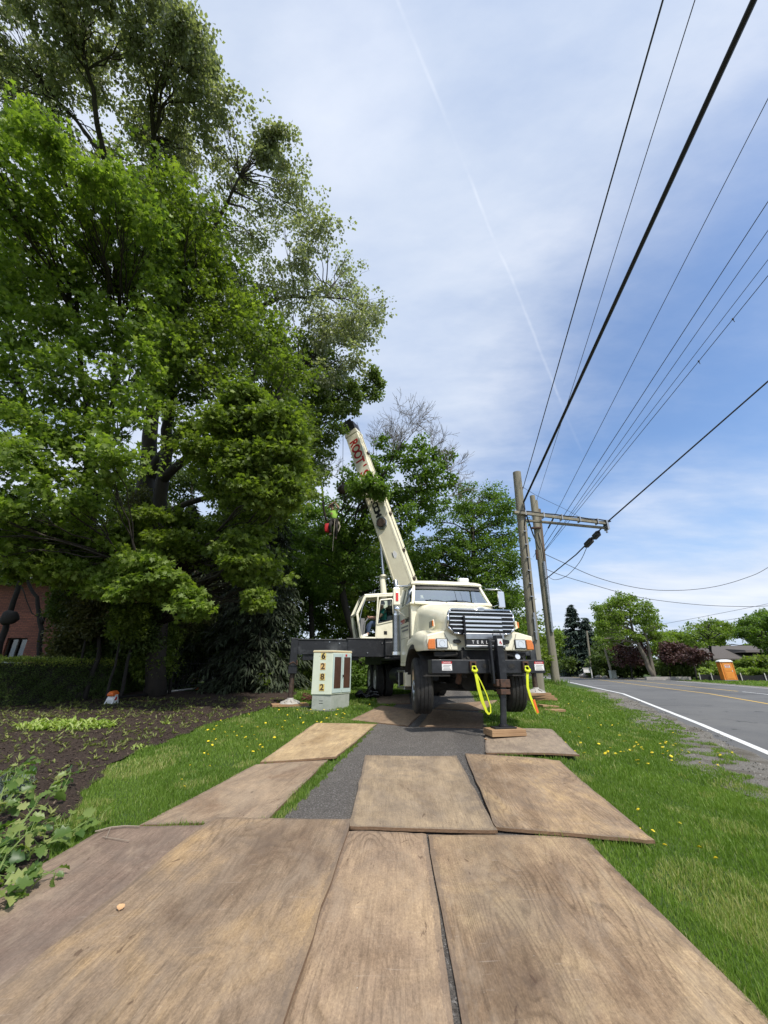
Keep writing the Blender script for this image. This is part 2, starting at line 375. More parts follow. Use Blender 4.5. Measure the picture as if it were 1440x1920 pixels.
# plywood: grain, cathedral bands, stains, scuffs; one material per tone
def plywood(name, a, b_, c_, seed, stain=.4, bandc=.28):
    m = bpy.data.materials.new(name); m.use_nodes = True; t = m.node_tree; B = t.nodes['Principled BSDF']
    uv = t.nodes.new('ShaderNodeUVMap'); uv.uv_map = 'UVMap'
    mp_ = t.nodes.new('ShaderNodeMapping'); mp_.inputs['Location'].default_value = (seed * 3.7, seed * 5.3, 0); t.links.new(uv.outputs[0], mp_.inputs[0]); U = mp_.outputs[0]
    def ns(sc, st, det=6., rough=.6, dist=0.):
        q = t.nodes.new('ShaderNodeMapping'); q.inputs['Scale'].default_value = st; t.links.new(U, q.inputs[0])
        n = N(t, 'ShaderNodeTexNoise', i_Scale=sc, i_Detail=det, i_Roughness=rough, i_Distortion=dist); t.links.new(q.outputs[0], n.inputs['Vector']); return n.outputs['Fac']
    big = ns(1.6, (1.2, .7, 1), 7., .62, .6)
    col = ramp(t, big, [(.30, (*a, 1)), (.50, (*b_, 1)), (.70, (*c_, 1))])
    # growth ring figure: contour lines of a stretched smooth noise, drawn as dark latewood lines with ragged edges
    wv = ns(1.1, (1.9, .30, 1), 2.5, .45, .35)
    ring = m_(t, 'FRACT', m_(t, 'ADD', m_(t, 'MULTIPLY', wv, 34.0), m_(t, 'MULTIPLY', ns(16., (3, .5, 1), 5., .7), .5)))
    rg = ramp(t, ring, [(0, (.50, .48, .46, 1)), (.14, (.72, .71, .70, 1)), (.40, (1.05, 1.05, 1.05, 1)), (.84, (1, 1, 1, 1)), (1, (.50, .48, .46, 1))])
    vis = ramp(t, ns(.9, (1, .8, 1), 3.), [(.38, (0, 0, 0, 1)), (.66, (1, 1, 1, 1))])
    col = mixc(t, m_(t, 'MULTIPLY', vis, bandc * 2.1, clamp=True), col, mixc(t, 1., col, rg, 'MULTIPLY'))
    fib = ramp(t, ns(10., (6, .22, 1), 12., .78), [(.34, (.58, .56, .54, 1)), (.48, (.97, .97, .97, 1)), (.66, (1.28, 1.27, 1.24, 1))])
    fvis = ramp(t, ns(1.3, (1.3, .7, 1), 5., .6, .5), [(.34, (.25, .25, .25, 1)), (.66, (1, 1, 1, 1))])
    col = mixc(t, fvis, col, mixc(t, 1., col, fib, 'MULTIPLY'))
    mid = ramp(t, ns(6., (1.6, .6, 1), 12., .8), [(.34, (.70, .69, .68, 1)), (.66, (1.24, 1.24, 1.22, 1))])
    col = mixc(t, .9, col, mid, 'MULTIPLY')
    grn = ramp(t, ns(95., (1, .5, 1), 4., .8), [(.32, (.66, .65, .64, 1)), (.68, (1.28, 1.28, 1.26, 1))])
    col = mixc(t, .8, col, grn, 'MULTIPLY')
    # grey mud haze, dark stains, pale scuffs, pinprick specks
    mud = ramp(t, ns(2.3, (1, .8, 1), 8., .7, 1.), [(.46, (0, 0, 0, 1)), (.62, (1, 1, 1, 1))])
    col = mixc(t, m_(t, 'MULTIPLY', mud, stain), col, (.16, .128, .105))
    pale = ramp(t, ns(3.1, (1.4, .5, 1), 10., .75, .6), [(.52, (0, 0, 0, 1)), (.70, (1, 1, 1, 1))])
    col = mixc(t, m_(t, 'MULTIPLY', pale, .45), col, (.40, .31, .22))
    st = ramp(t, ns(5.5, (1.6, .8, 1), 5., .55, 1.2), [(.675, (0, 0, 0, 1)), (.70, (1, 1, 1, 1))])
    col = mixc(t, m_(t, 'MULTIPLY', st, .6), col, (.075, .042, .028))
    q = t.nodes.new('ShaderNodeMapping'); q.inputs['Scale'].default_value = (3, 40, 1); q.inputs['Rotation'].default_value = (0, 0, R(62)); t.links.new(U, q.inputs[0])
    sc = N(t, 'ShaderNodeTexNoise', i_Scale=1.6, i_Detail=5., i_Roughness=.5, i_Distortion=.4); t.links.new(q.outputs[0], sc.inputs['Vector'])
    sf = ramp(t, sc.outputs['Fac'], [(.66, (0, 0, 0, 1)), (.72, (1, 1, 1, 1))])
    col = mixc(t, m_(t, 'MULTIPLY', sf, .30), col, (.48, .40, .32))
    q2 = N(t, 'ShaderNodeTexVoronoi', i_Scale=17.); t.links.new(U, q2.inputs['Vector'])
    sp = ramp(t, q2.outputs['Distance'], [(.035, (1, 1, 1, 1)), (.055, (0, 0, 0, 1))])
    spm = m_(t, 'MULTIPLY', sp, ramp(t, ns(3., (1, 1, 1)), [(.56, (0, 0, 0, 1)), (.6, (1, 1, 1, 1))]))
    col = mixc(t, spm, col, (.62, .58, .5))
    # dirt gathers along the sheet's own edges
    eu = N(t, 'ShaderNodeAttribute', attribute_name='edge')
    em = m_(t, 'MULTIPLY', m_(t, 'GREATER_THAN', m_(t, 'ADD', eu.outputs['Fac'], m_(t, 'MULTIPLY', ns(11., (1, 1, 1), 5.), .5)), 1.02), .35)
    col = mixc(t, em, col, (.12, .095, .08))
    t.links.new(col, B.inputs['Base Color']); B.inputs['Roughness'].default_value = .78; B.inputs['Specular IOR Level'].default_value = .3
    h = m_(t, 'ADD', m_(t, 'MULTIPLY', ns(10., (9, .35, 1), 8., .7), 1.), m_(t, 'MULTIPLY', ring, -.22))
    bn = N(t, 'ShaderNodeBump', i_Strength=.5, i_Distance=.004); t.links.new(h, bn.inputs['Height']); t.links.new(bn.outputs[0], B.inputs['Normal'])
    return m
M['edge_wood'] = mat('plywood_edge', (.26, .16, .09), .9, col2=(.10, .06, .035), scale=30, stretch=(1, 1, 8))

def ground_mat(name, layers, bump=.5, bscale=60., rough=.95):
    """layers: (scale, lo, hi, colour) painted over one another"""
    m = bpy.data.materials.new(name); m.use_nodes = True; t = m.node_tree; B = t.nodes['Principled BSDF']
    tcn = t.nodes.new('ShaderNodeTexCoord'); U = tcn.outputs['Object']; col = layers[0][3]
    for sc, lo, hi, c in layers[1:]:
        n = N(t, 'ShaderNodeTexNoise', i_Scale=sc, i_Detail=6., i_Roughness=.65); t.links.new(U, n.inputs['Vector'])
        f = ramp(t, n.outputs['Fac'], [(lo, (0, 0, 0, 1)), (hi, (1, 1, 1, 1))]); col = mixc(t, f, col, c)
    t.links.new(col, B.inputs['Base Color']); B.inputs['Roughness'].default_value = rough; B.inputs['Specular IOR Level'].default_value = .25
    n = N(t, 'ShaderNodeTexNoise', i_Scale=bscale, i_Detail=6., i_Roughness=.7); t.links.new(U, n.inputs['Vector'])
    bn = N(t, 'ShaderNodeBump', i_Strength=bump, i_Distance=.03); t.links.new(n.outputs['Fac'], bn.inputs['Height']); t.links.new(bn.outputs[0], B.inputs['Normal'])
    return m
M['lawn'] = ground_mat('lawn_soil_and_turf', [(0, 0, 0, (.045, .085, .018)), (3., .4, .65, (.07, .12, .022)), (40., .45, .65, (.05, .07, .02)), (1.1, .6, .75, (.12, .13, .05))])
M['mulch'] = ground_mat('bark_mulch', [(0, 0, 0, (.034, .024, .019)), (30., .45, .6, (.075, .050, .038)), (2.5, .5, .7, (.045, .031, .025)), (70., .56, .66, (.15, .11, .082))], 1., 55.)
M['path'] = ground_mat('path_asphalt', [(0, 0, 0, (.150, .135, .12)), (2.2, .5, .7, (.19, .17, .15)), (9., .5, .7, (.125, .112, .10)), (45., .5, .62, (.085, .077, .07)), (60., .54, .64, (.34, .32, .30)), (140., .56, .66, (.045, .04, .04))], .9, 90.)
M['road'] = ground_mat('road_asphalt', [(0, 0, 0, (.115, .115, .115)), (.35, .4, .65, (.15, .148, .143)), (6., .5, .75, (.13, .128, .125)), (30., .55, .75, (.19, .187, .18)), (.16, .55, .60, (.10, .099, .098)), (1.1, .645, .66, (.07, .07, .07))], .2, 90., .85)
M['gravel'] = ground_mat('gravel_shoulder', [(0, 0, 0, (.17, .155, .13)), (45., .45, .6, (.28, .265, .24)), (1.5, .5, .62, (.13, .115, .09)), (110., .6, .7, (.07, .06, .05))], 1., 60.)
M['line_white'] = mat('road_paint_white', (.72, .72, .70), .7, col2=(.50, .50, .48), scale=12, contrast=(.5, .8))
M['line_yellow'] = mat('road_paint_yellow', (.66, .42, .06), .7, col2=(.50, .33, .06), scale=12, contrast=(.5, .8))
def brick_mat():
    m = bpy.data.materials.new('red_brick'); m.use_nodes = True; t = m.node_tree; B = t.nodes['Principled BSDF']
    tcn = t.nodes.new('ShaderNodeTexCoord'); sp = N(t, 'ShaderNodeSeparateXYZ'); t.links.new(tcn.outputs['Object'], sp.inputs[0])
    cb = N(t, 'ShaderNodeCombineXYZ'); t.links.new(m_(t, 'ADD', sp.outputs[0], sp.outputs[1]), cb.inputs[0]); t.links.new(sp.outputs[2], cb.inputs[1])
    br = N(t, 'ShaderNodeTexBrick', i_Scale=1., i_Mortar_Size=.008, i_Brick_Width=.22, i_Row_Height=.075, i_Bias=-.1); t.links.new(cb.outputs[0], br.inputs['Vector'])
    br.inputs['Color1'].default_value = (.24, .085, .055, 1); br.inputs['Color2'].default_value = (.15, .055, .04, 1); br.inputs['Mortar'].default_value = (.05, .04, .035, 1)
    t.links.new(br.outputs['Color'], B.inputs['Base Color']); B.inputs['Roughness'].default_value = .9
    bn = N(t, 'ShaderNodeBump', i_Strength=.6, i_Distance=.01); t.links.new(br.outputs['Fac'], bn.inputs['Height']); bn.invert = True; t.links.new(bn.outputs[0], B.inputs['Normal'])
    return m
M['brick'] = brick_mat()
M['L_poplar'] = leaf_mat('poplar_leaf', (.17, .19, .12), (.33, .35, .25), .42, .42, (.55, .57, .46))
M['L_poplar_g'] = leaf_mat('poplar_leaf_green', (.08, .12, .03), (.19, .25, .07), .5, .45, (.3, .36, .14))
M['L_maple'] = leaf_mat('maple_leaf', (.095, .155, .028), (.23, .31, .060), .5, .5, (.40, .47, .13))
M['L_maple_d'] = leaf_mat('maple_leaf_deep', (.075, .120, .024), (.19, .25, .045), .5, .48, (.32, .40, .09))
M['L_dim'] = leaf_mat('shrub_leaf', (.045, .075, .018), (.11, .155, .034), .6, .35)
M['L_fresh'] = leaf_mat('fresh_leaf', (.11, .175, .03), (.23, .31, .06), .5, .48)
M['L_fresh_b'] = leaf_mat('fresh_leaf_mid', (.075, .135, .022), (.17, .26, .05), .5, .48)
M['L_spruce'] = leaf_mat('spruce_needles', (.022, .034, .017), (.065, .082, .042), .7, .05)
M['L_blue'] = leaf_mat('blue_spruce_needles', (.035, .055, .040), (.075, .11, .085), .7, .05)
M['L_purple'] = leaf_mat('purple_leaf', (.045, .020, .020), (.10, .045, .040), .55, .2)
M['L_yew'] = leaf_mat('yew_leaf', (.050, .085, .022), (.125, .18, .042), .55, .2, (.5, .58, .10))  # lightest stop paints sunlight onto the top leaves of the hedge
M['L_ivy'] = leaf_mat('ivy_leaf', (.045, .055, .018), (.12, .125, .04), .5, .3, (.20, .15, .07))
M['L_hosta'] = leaf_mat('hosta_leaf', (.20, .30, .06), (.36, .46, .12), .45, .35, (.5, .55, .25))
M['L_vine'] = leaf_mat('vine_leaf', (.05, .11, .025), (.17, .25, .06), .38, .4, (.34, .38, .14))
M['L_lav'] = leaf_mat('grey_leaf', (.10, .13, .12), (.18, .22, .20), .7, .1)
M['grass'] = leaf_mat('grass_blade', (.10, .180, .024), (.20, .30, .05), .45, .38, (.42, .40, .17))
M['chips'] = leaf_mat('mulch_chip', (.022, .015, .012), (.085, .058, .042), .9, 0, (.24, .18, .13))
M['petal'] = mat('dandelion_yellow', (.85, .68, .03), .6)
M['stem'] = mat('plant_stem', (.16, .22, .06), .7)
M['twig'] = mat('grey_twig', (.28, .23, .18), .9)
M['L_sprout'] = leaf_mat('sprout_leaf', (.10, .13, .04), (.24, .27, .08), .5, .3, (.34, .30, .14))

# ================================================================== THE SETTING
def strip(name, ys, xl, xr, off, mat_, kind='structure', nx=4, base=None, label=None):
    ys = np.asarray(ys, float); V = []; nx = int(nx)
    for y in ys:
        a, b = xl(y), xr(y)
        for i in range(nx + 1):
            x = a + (b - a) * i / nx
            V.append((x, y, (float(gz(x, y)) if base is None else base) + off))
    k = nx + 1
    F = [(r * k + i, r * k + i + 1, (r + 1) * k + i + 1, (r + 1) * k + i) for r in range(len(ys) - 1) for i in range(nx)]
    o = fast_mesh(name, np.array(V), np.array(F), mat_); tag(o, kind=kind); return o
gx = np.unique(np.concatenate([[-1500, -900, -500, -300, -180, -110, -70], np.arange(-48, -14, 2.), np.arange(-14, 16, .25), np.arange(16, 60, 1.), [70, 90, 130, 200, 350, 600, 1000, 1500]]))
gy = np.unique(np.concatenate([[-1200, -500, -200, -90, -50, -30], np.arange(-20, -2, 2.), np.arange(-2, 30, .25), np.arange(30, 110, 1.), [120, 140, 170, 220, 300, 500, 900, 1800]]))
GX, GY = np.meshgrid(gx, gy); GZ = gz(GX, GY)
inside = smooth((GX - road_x(GY) - .1) / .6) * smooth((road_x(GY) + 12.3 - GX) / .6)
GZ = GZ - .06 * inside
nx_ = len(gx); idx = np.arange(len(gy) * nx_).reshape(len(gy), nx_)
Fg = np.stack([idx[:-1, :-1], idx[:-1, 1:], idx[1:, 1:], idx[1:, :-1]], -1).reshape(-1, 4)
o = fast_mesh('ground', np.stack([GX, GY, GZ], -1).reshape(-1, 3), Fg, M['lawn']); tag(o, kind='structure')
o.data.polygons.foreach_set('use_smooth', [True] * len(o.data.polygons))
yr = np.unique(np.concatenate([np.arange(-60, 0, 3.), np.arange(0, 60, .5), np.arange(60, 400, 4.)]))
strip('road', yr, lambda y: road_x(y) - .35, lambda y: road_x(y) + 13.0, .006, M['road'], base=RZ)
def edge_noise(y, k): return .25 * math.sin(y * 1.3 + k) + .13 * math.sin(y * 3.7 + 2 * k) + .06 * math.sin(y * 9.1 + k)
strip('gravel_shoulder', np.arange(-10, 30, .25), lambda y: road_x(y) - 1.55 + edge_noise(y, 1), lambda y: road_x(y) - .25 + .3 * edge_noise(y * 1.7, 3), .012, M['gravel'], base=RZ)
strip('far_verge_gravel', yr, lambda y: road_x(y) + 12.9, lambda y: road_x(y) + 14.2 + .2 * math.sin(y), .012, M['gravel'], base=RZ)
def line(name, dx, wd, mt, ys=yr): strip(name, ys, lambda y: road_x(y) + dx, lambda y: road_x(y) + dx + wd, .011, mt, nx=1, base=RZ)
line('road_edge_line', 0, .17, M['line_white']); line('road_edge_line', 12.5, .17, M['line_white'])
line('road_centre_line', 5.1, .15, M['line_yellow']); line('road_turn_lane_line', 8.2, .15, M['line_yellow'], yr[yr > 27])
line('road_turn_lane_line', 8.2, .13, M['line_white'], yr[(yr > 8) & (yr <= 27)])
# path
pA, pB = gnd(525, 1543), gnd(672, 1394)
ps = (pB.x - pA.x) / (pB.y - pA.y)
def path_l(y): return pA.x + ps * (y - pA.y) * (1 if y < 8 else 1) - (0 if y < 8 else .0)
def path_r(y): return path_l(y) + 2.35
strip('path', np.arange(-4, 26, .25), lambda y: path_l(y) + .04 * edge_noise(y * 3, 5), lambda y: path_r(y) + .04 * edge_noise(y * 3, 9), .010, M['path'], nx=6)
# mulch bed
bedpx = [(60, 1640), (100, 1570), (150, 1505), (180, 1466), (215, 1430), (330, 1386), (390, 1360), (480, 1335), (545, 1316)]
bp = [gnd(*p) for p in bedpx]; by = [-6] + [p.y for p in bp] + [15.5, 17]; bx = [bp[0].x - 1.8] + [p.x for p in bp] + [bp[-1].x - .3, -5]
def bed_x(y): return float(np.interp(y, by, bx)) + .05 * math.sin(y * 7) + .03 * math.sin(y * 17)
strip('mulch_bed', np.arange(-3, 16.5, .15), lambda y: -16.0, bed_x, .03, M['mulch'], nx=40)

# plywood ground protection sheets
SHEETS = []
def sheet(label, px, tone, offs=(0, 0, 0, 0), ext=None, th=.024, seed=1, curl=0., rot=False):
    P_ = [gnd(*p) for p in px]                                  # TL TR BR BL
    if ext:                                                     # continue the near end to the full sheet length
        for a, b in ((0, 3), (1, 2)):
            d = (P_[b] - P_[a]); d.z = 0; P_[b] = P_[a] + d.normalized() * ext
    TL, TR, BR, BL = [np.array(p[:2]) for p in P_]
    SHEETS.append([TL, TR, BR, BL])
    uu = np.array([0, .012, .06, .15, .3, .5, .7, .85, .94, .988, 1.]); vv = np.array([0, .008, .04, .12, .25, .4, .5, .6, .75, .88, .96, .992, 1.])
    W = np.linalg.norm(TR - TL); L = np.linalg.norm(BL - TL); o_ = np.array(offs)
    ph = seed * 1.7; V = []; UV = []; ED = []
    for v in vv:
        for u in uu:
            p = (TL * (1 - u) + TR * u) * (1 - v) + (BL * (1 - u) + BR * u) * v
            jag = .006 * math.sin(u * 31 + ph) + .004 * math.sin(u * 77 + ph)
            if v in (0, 1): p = p + (TL - BL) / L * jag
            if u in (0, 1): p = p + (TR - TL) / W * (.005 * math.sin(v * 43 + ph) + .004 * math.sin(v * 97))
            off = (o_[0] * (1 - u) + o_[1] * u) * (1 - v) + (o_[3] * (1 - u) + o_[2] * u) * v
            wz = .006 * math.sin(u * 3 + ph) * math.sin(v * 4 + ph) + curl * (max(0, v - .6) / .4) ** 2 * u ** 2
            V.append((p[0], p[1], float(gz(*p)) + .020 + off + wz + .006)); UV.append((u * W, v * L))
            ED.append(1 - min(1, min(u * W, (1 - u) * W, v * L, (1 - v) * L) / .14))
    n, mm = len(uu), len(vv); k = n * mm
    T = V; B_ = [(x, y, z - th) for x, y, z in V]; F = []
    for j in range(mm - 1):
        for i in range(n - 1):
            a = j * n + i; F.append((a, a + n, a + n + 1, a + 1)); F.append((k + a, k + a + 1, k + a + n + 1, k + a + n))
    rim = [j * n for j in range(mm)] + [(mm - 1) * n + i for i in range(1, n)] + [j * n + n - 1 for j in range(mm - 2, -1, -1)] + [i for i in range(n - 2, 0, -1)]
    nt_ = len(F)
    for q in range(len(rim)):
        a, b = rim[q], rim[(q + 1) % len(rim)]; F.append((a, k + a, k + b, b))
    me = bpy.data.meshes.new('plywood_sheet'); me.from_pydata(T + B_, [], F); me.update()
    uvl = me.uv_layers.new(name='UVMap'); UVa = UV + UV
    for l in me.loops: uvl.data[l.index].uv = (UVa[l.vertex_index][1], UVa[l.vertex_index][0]) if rot else UVa[l.vertex_index]
    at_ = me.attributes.new('edge', 'FLOAT', 'POINT'); at_.data.foreach_set('value', np.array(ED + ED, np.float32))
    o = link('plywood_sheet', me, tone); me.materials.append(M['edge_wood'])
    for i, p in enumerate(me.polygons):
        if i >= nt_: p.material_index = 1
    tag(o, label, 'plywood sheet', 'plywood sheets laid over the path and lawn'); return o
_t = lambda c: (c[0] * 1.36, c[1] * 1.36, c[2] * 1.28)
W_ = lambda nm, a, b, c, s, st=.4, bc=.28: plywood('plywood_' + nm, _t(a), _t(b), _t(c), s, st * .8, bc)
sheet('big grey-brown plywood sheet at bottom left, overlapping its neighbours, with a dry leaf on it', [(398, 1548), (660, 1548), (540, 1920), (0, 1872)], W_('umber', (.13, .088, .062), (.20, .145, .105), (.30, .205, .12), 1, .35, .3), (.030, .030, .030, .030), ext=2.62, seed=1)
sheet('dull brown plywood sheet at the far lower left beneath the cut vine', [(198, 1559), (402, 1553), (300, 1665), (0, 1673)], W_('mauve', (.115, .078, .064), (.155, .112, .093), (.21, .155, .125), 2, .5, .2), (0, 0, 0, 0), ext=2.6, seed=2)
sheet('pale brown plywood sheet on the left lawn, second in line beyond the vine', [(480, 1438), (616, 1427), (497, 1549), (262, 1553)], W_('fawn', (.17, .115, .082), (.235, .175, .13), (.30, .22, .16), 3, .45, .2), (0, 0, .0, .0), seed=3)
sheet('golden tan plywood sheet lying on the left lawn near the utility cabinet', [(592, 1358), (706, 1360), (630, 1427), (487, 1437)], W_('gold', (.24, .165, .095), (.33, .24, .15), (.42, .31, .19), 4, .15, .25), (0, 0, .028, .028), seed=4)
sheet('scuffed grey-tan plywood sheet lying square in the middle of the asphalt path', [(685, 1420), (856, 1420), (933, 1572), (654, 1564)], W_('drab', (.16, .115, .08), (.23, .175, .125), (.30, .225, .155), 5, .5, .18), (0, 0, .028, .028), seed=5)
sheet('narrow plywood sheet at bottom centre with strong wavy grain lines', [(655, 1566), (800, 1570), (851, 1920), (520, 1920)], W_('wavy', (.155, .105, .072), (.225, .16, .115), (.30, .215, .145), 6, .3, .66), (0, 0, 0, 0), ext=2.6, seed=6)
sheet('broad brown plywood sheet at bottom right with two dark oval stains', [(803, 1573), (1098, 1577), (1435, 1920), (864, 1920)], W_('brown', (.12, .078, .052), (.215, .15, .10), (.32, .235, .15), 7, .42, .38), (0, 0, 0, 0), ext=2.6, seed=7)
sheet('weathered plywood sheet with golden patches reaching from the path onto the right lawn', [(872, 1417), (1050, 1430), (1232, 1595), (931, 1565)], W_('ochre', (.15, .10, .065), (.235, .165, .11), (.36, .25, .14), 8, .4, .4), (0, 0, .034, .030), seed=8)
sheet('grey-brown plywood sheet under the jack block with its right corner lifted off the grass', [(910, 1368), (1036, 1370), (1088, 1430), (911, 1418)], W_('ash', (.15, .115, .092), (.215, .17, .135), (.28, .22, .17), 9, .5, .15), (0, 0, .045, .02), seed=9, curl=.03)
sheet('plywood sheet just ahead of the left front tyre', [(715, 1325), (794, 1336), (765, 1364), (656, 1352)], W_('clay', (.15, .10, .07), (.22, .155, .11), (.28, .20, .14), 10, .4, .2), (0, 0, .0, .0), seed=10)
sheet('shaded plywood sheet under the front bumper between the tyres', [(811, 1332), (907, 1339), (906, 1367), (786, 1364)], W_('shade', (.15, .10, .07), (.22, .155, .11), (.28, .20, .14), 11, .4, .2), (0, 0, .0, .0), seed=11)
sheet('small plywood sheet beside the black rubbish bag behind the left front tyre', [(704, 1305), (767, 1302), (769, 1321), (707, 1322)], W_('far', (.17, .12, .085), (.24, .175, .125), (.30, .22, .16), 12, .4, .2), seed=12)
sheet('plywood sheet deep in the shade beneath the truck chassis', [(828, 1322), (933, 1314), (908, 1334), (815, 1330)], W_('deep', (.15, .10, .07), (.22, .155, .11), (.28, .20, .14), 13, .4, .2), seed=13)

# ------------------------------------------------------------------ grass
def in_quad(x, y, q, grow=0.):
    r = np.ones(len(x), bool); c = sum(q) / 4
    s = np.sign((q[1][0] - q[0][0]) * (q[2][1] - q[1][1]) - (q[1][1] - q[0][1]) * (q[2][0] - q[1][0]))
    for i in range(4):
        a, b = q[i], q[(i + 1) % 4]; L = np.linalg.norm(b - a)
        r &= s * ((b[0] - a[0]) * (y - a[1]) - (b[1] - a[1]) * (x - a[0])) / L > -grow
    return r
def wob2(x, y, k): return (np.sin(x * 2.1 * k + 1.3) * np.sin(y * 1.7 * k + .4) + np.sin(x * 4.3 * k + y * 2.9 * k) * .6 + np.sin(y * 7.1 * k - x * 5.3 * k) * .4) / 2
def bed_xv(y): return np.interp(y, by, bx) + .05 * np.sin(y * 7) + .03 * np.sin(y * 17)
def lawn_mask(x, y):
    pl = pA.x + ps * (y - pA.y)
    L = (x > bed_xv(y) - .04) & (x < pl + .03 + .03 * np.sin(y * 19)) & (y < 26)
    Rr = (x > pl + 2.32 + .03 * np.sin(y * 23)) & (x < road_x(y) - 1.15 + .25 * np.sin(y * 1.3 + 1) + .13 * np.sin(y * 3.7 + 2) + .12 * np.sin(y * 11))
    tuft = (np.abs(x - (road_x(y) - 1.0)) < .42) & (y > 7.2) & (y < 14.5) & (wob2(x, y, 2.) > -.05)
    far = (x > road_x(y) + 13.9)
    m = L | Rr | far | tuft
    for q in SHEETS: m &= ~in_quad(x, y, q, -.015)
    return m
def blades(bands):
    VS = []; FS = []; AT = []; base = 0
    for (d0_, d1_, x0, x1, dens, wd, ht) in bands:
        n = int((x1 - x0) * (d1_ - d0_) * dens); x = rng.uniform(x0, x1, n); y = rng.uniform(d0_, d1_, n)
        k = lawn_mask(x, y) & (np.abs(x) < y * 1.12 + 1.5)
        x, y = x[k], y[k]; n = len(x); z = gz(x, y)
        tf = np.clip(.9 + .55 * wob2(x, y, 1.9), .45, 1.6)
        h = ht * tf * rng.uniform(.55, 1.35, n); h[rng.random(n) < .02] *= 1.8
        a = rng.uniform(0, 2 * np.pi, n); lean = rng.uniform(.1, .75, n) * h; la = rng.uniform(0, 2 * np.pi, n)
        ux, uy = np.cos(a) * wd / 2, np.sin(a) * wd / 2; lx, ly = np.cos(la) * lean, np.sin(la) * lean
        b0 = np.stack([x - ux, y - uy, z - .005], -1); b1 = np.stack([x + ux, y + uy, z - .005], -1)
        m0 = np.stack([x - ux * .75 + lx * .35, y - uy * .75 + ly * .35, z + h * .6], -1); m1 = np.stack([x + ux * .75 + lx * .35, y + uy * .75 + ly * .35, z + h * .6], -1)
        tp = np.stack([x + lx, y + ly, z + h], -1)
        V = np.stack([b0, b1, m1, m0, tp], 1).reshape(-1, 3); q = base + np.arange(n)[:, None] * 5
        F = np.concatenate([q + [0, 1, 2], q + [0, 2, 3], q + [3, 2, 4]]); v = np.clip(.38 + .24 * wob2(x, y, .8) + rng.normal(0, .14, n), 0, .72)
        dry = (wob2(x, y, 1.4) > .42) & (rng.random(n) < .5) | (rng.random(n) < .035)
        dp = (((x - DRY[0].x) / .42) ** 2 + ((y - DRY[0].y) / .5) ** 2 < 1) | (((x - DRY[1].x) / .4) ** 2 + ((y - DRY[1].y) / .6) ** 2 < 1)
        dry |= dp & (rng.random(n) < .6)
        v[dry] = rng.uniform(.75, 1, dry.sum())
        VS.append(V); FS.append(F); AT.append(np.concatenate([v, v, v])); base += n * 5
    o = fast_mesh('lawn_grass', np.concatenate(VS), np.concatenate(FS), M['grass'], attr=np.concatenate(AT)); return o
DRY = [gnd(262, 1440), gnd(1390, 1700)]
o = blades([(.6, 3.2, -4, 6, 12500, .0042, .038), (3.2, 6, -7, 9, 6200, .0062, .042), (6, 10, -8, 13, 2800, .010, .046), (10, 18, -8, 17, 800, .019, .055), (18, 32, -8, 26, 180, .035, .07), (30, 60, 26, 60, 26, .08, .10)])
tag(o, kind='stuff')
# rough grass fringe at the pole, dandelions
def dandelion_mesh():
    m = MB(); 
    for ring, (rr, hh, nn_) in enumerate(((.021, .0, 14), (.014, .005, 10), (.007, .008, 6))):
        for i in range(nn_):
            t = 2 * math.pi * (i + ring * .5) / nn_; u = Vector((math.cos(t), math.sin(t), 0)); s = Vector((-u.y, u.x, 0)) * rr * .28
            c = Vector((0, 0, .062 + hh))
            m.add([c - s * .3, c + s * .3, c + u * rr + s + Vector((0, 0, .002)), c + u * rr * 1.1, c + u * rr - s + Vector((0, 0, .002))], [(0, 1, 2, 3, 4)])
    return m
dm = dandelion_mesh().build('dandelion', M['petal'])
ds = MB().tube([(0, 0, 0), (.004, .002, .03), (0, 0, .062)], .0018, 4).build('stem', M['stem'], dm)
DL = 'yellow dandelion flower open in the lawn grass'
tag(dm, DL, 'dandelion', 'dandelions scattered over the lawns')
pts = []
def in_any(x, y): return any(in_quad(np.array([x]), np.array([y]), q, .02)[0] for q in SHEETS)
for (n_, x0, x1, y0, y1) in ((70, 380, 640, 1330, 1425), (22, 560, 660, 1320, 1350), (78, 1050, 1270, 1290, 1425), (30, 1180, 1420, 1400, 1440), (10, 320, 560, 1400, 1500), (6, 1200, 1440, 1440, 1760), (14, 690, 760, 1300, 1330)):
    for _ in range(n_):
        p = gnd(random.uniform(x0, x1), random.uniform(y0, y1)) if n_ > 0 else None
        if lawn_mask(np.array([p.x]), np.array([p.y]))[0]: pts.append(p)
pts.append(gnd(1352, 1632))
for i, p in enumerate(pts):
    o = dm if i == 0 else copy_tree(dm)
    s = random.uniform(.6, 1.05) * (1 if p.y < 6 else 1.1); o.location = p; o.scale = (s, s, random.uniform(.5, 1.1)); o.rotation_euler = (random.uniform(-.4, .4) + .25, random.uniform(-.4, .4), random.uniform(0, 6))

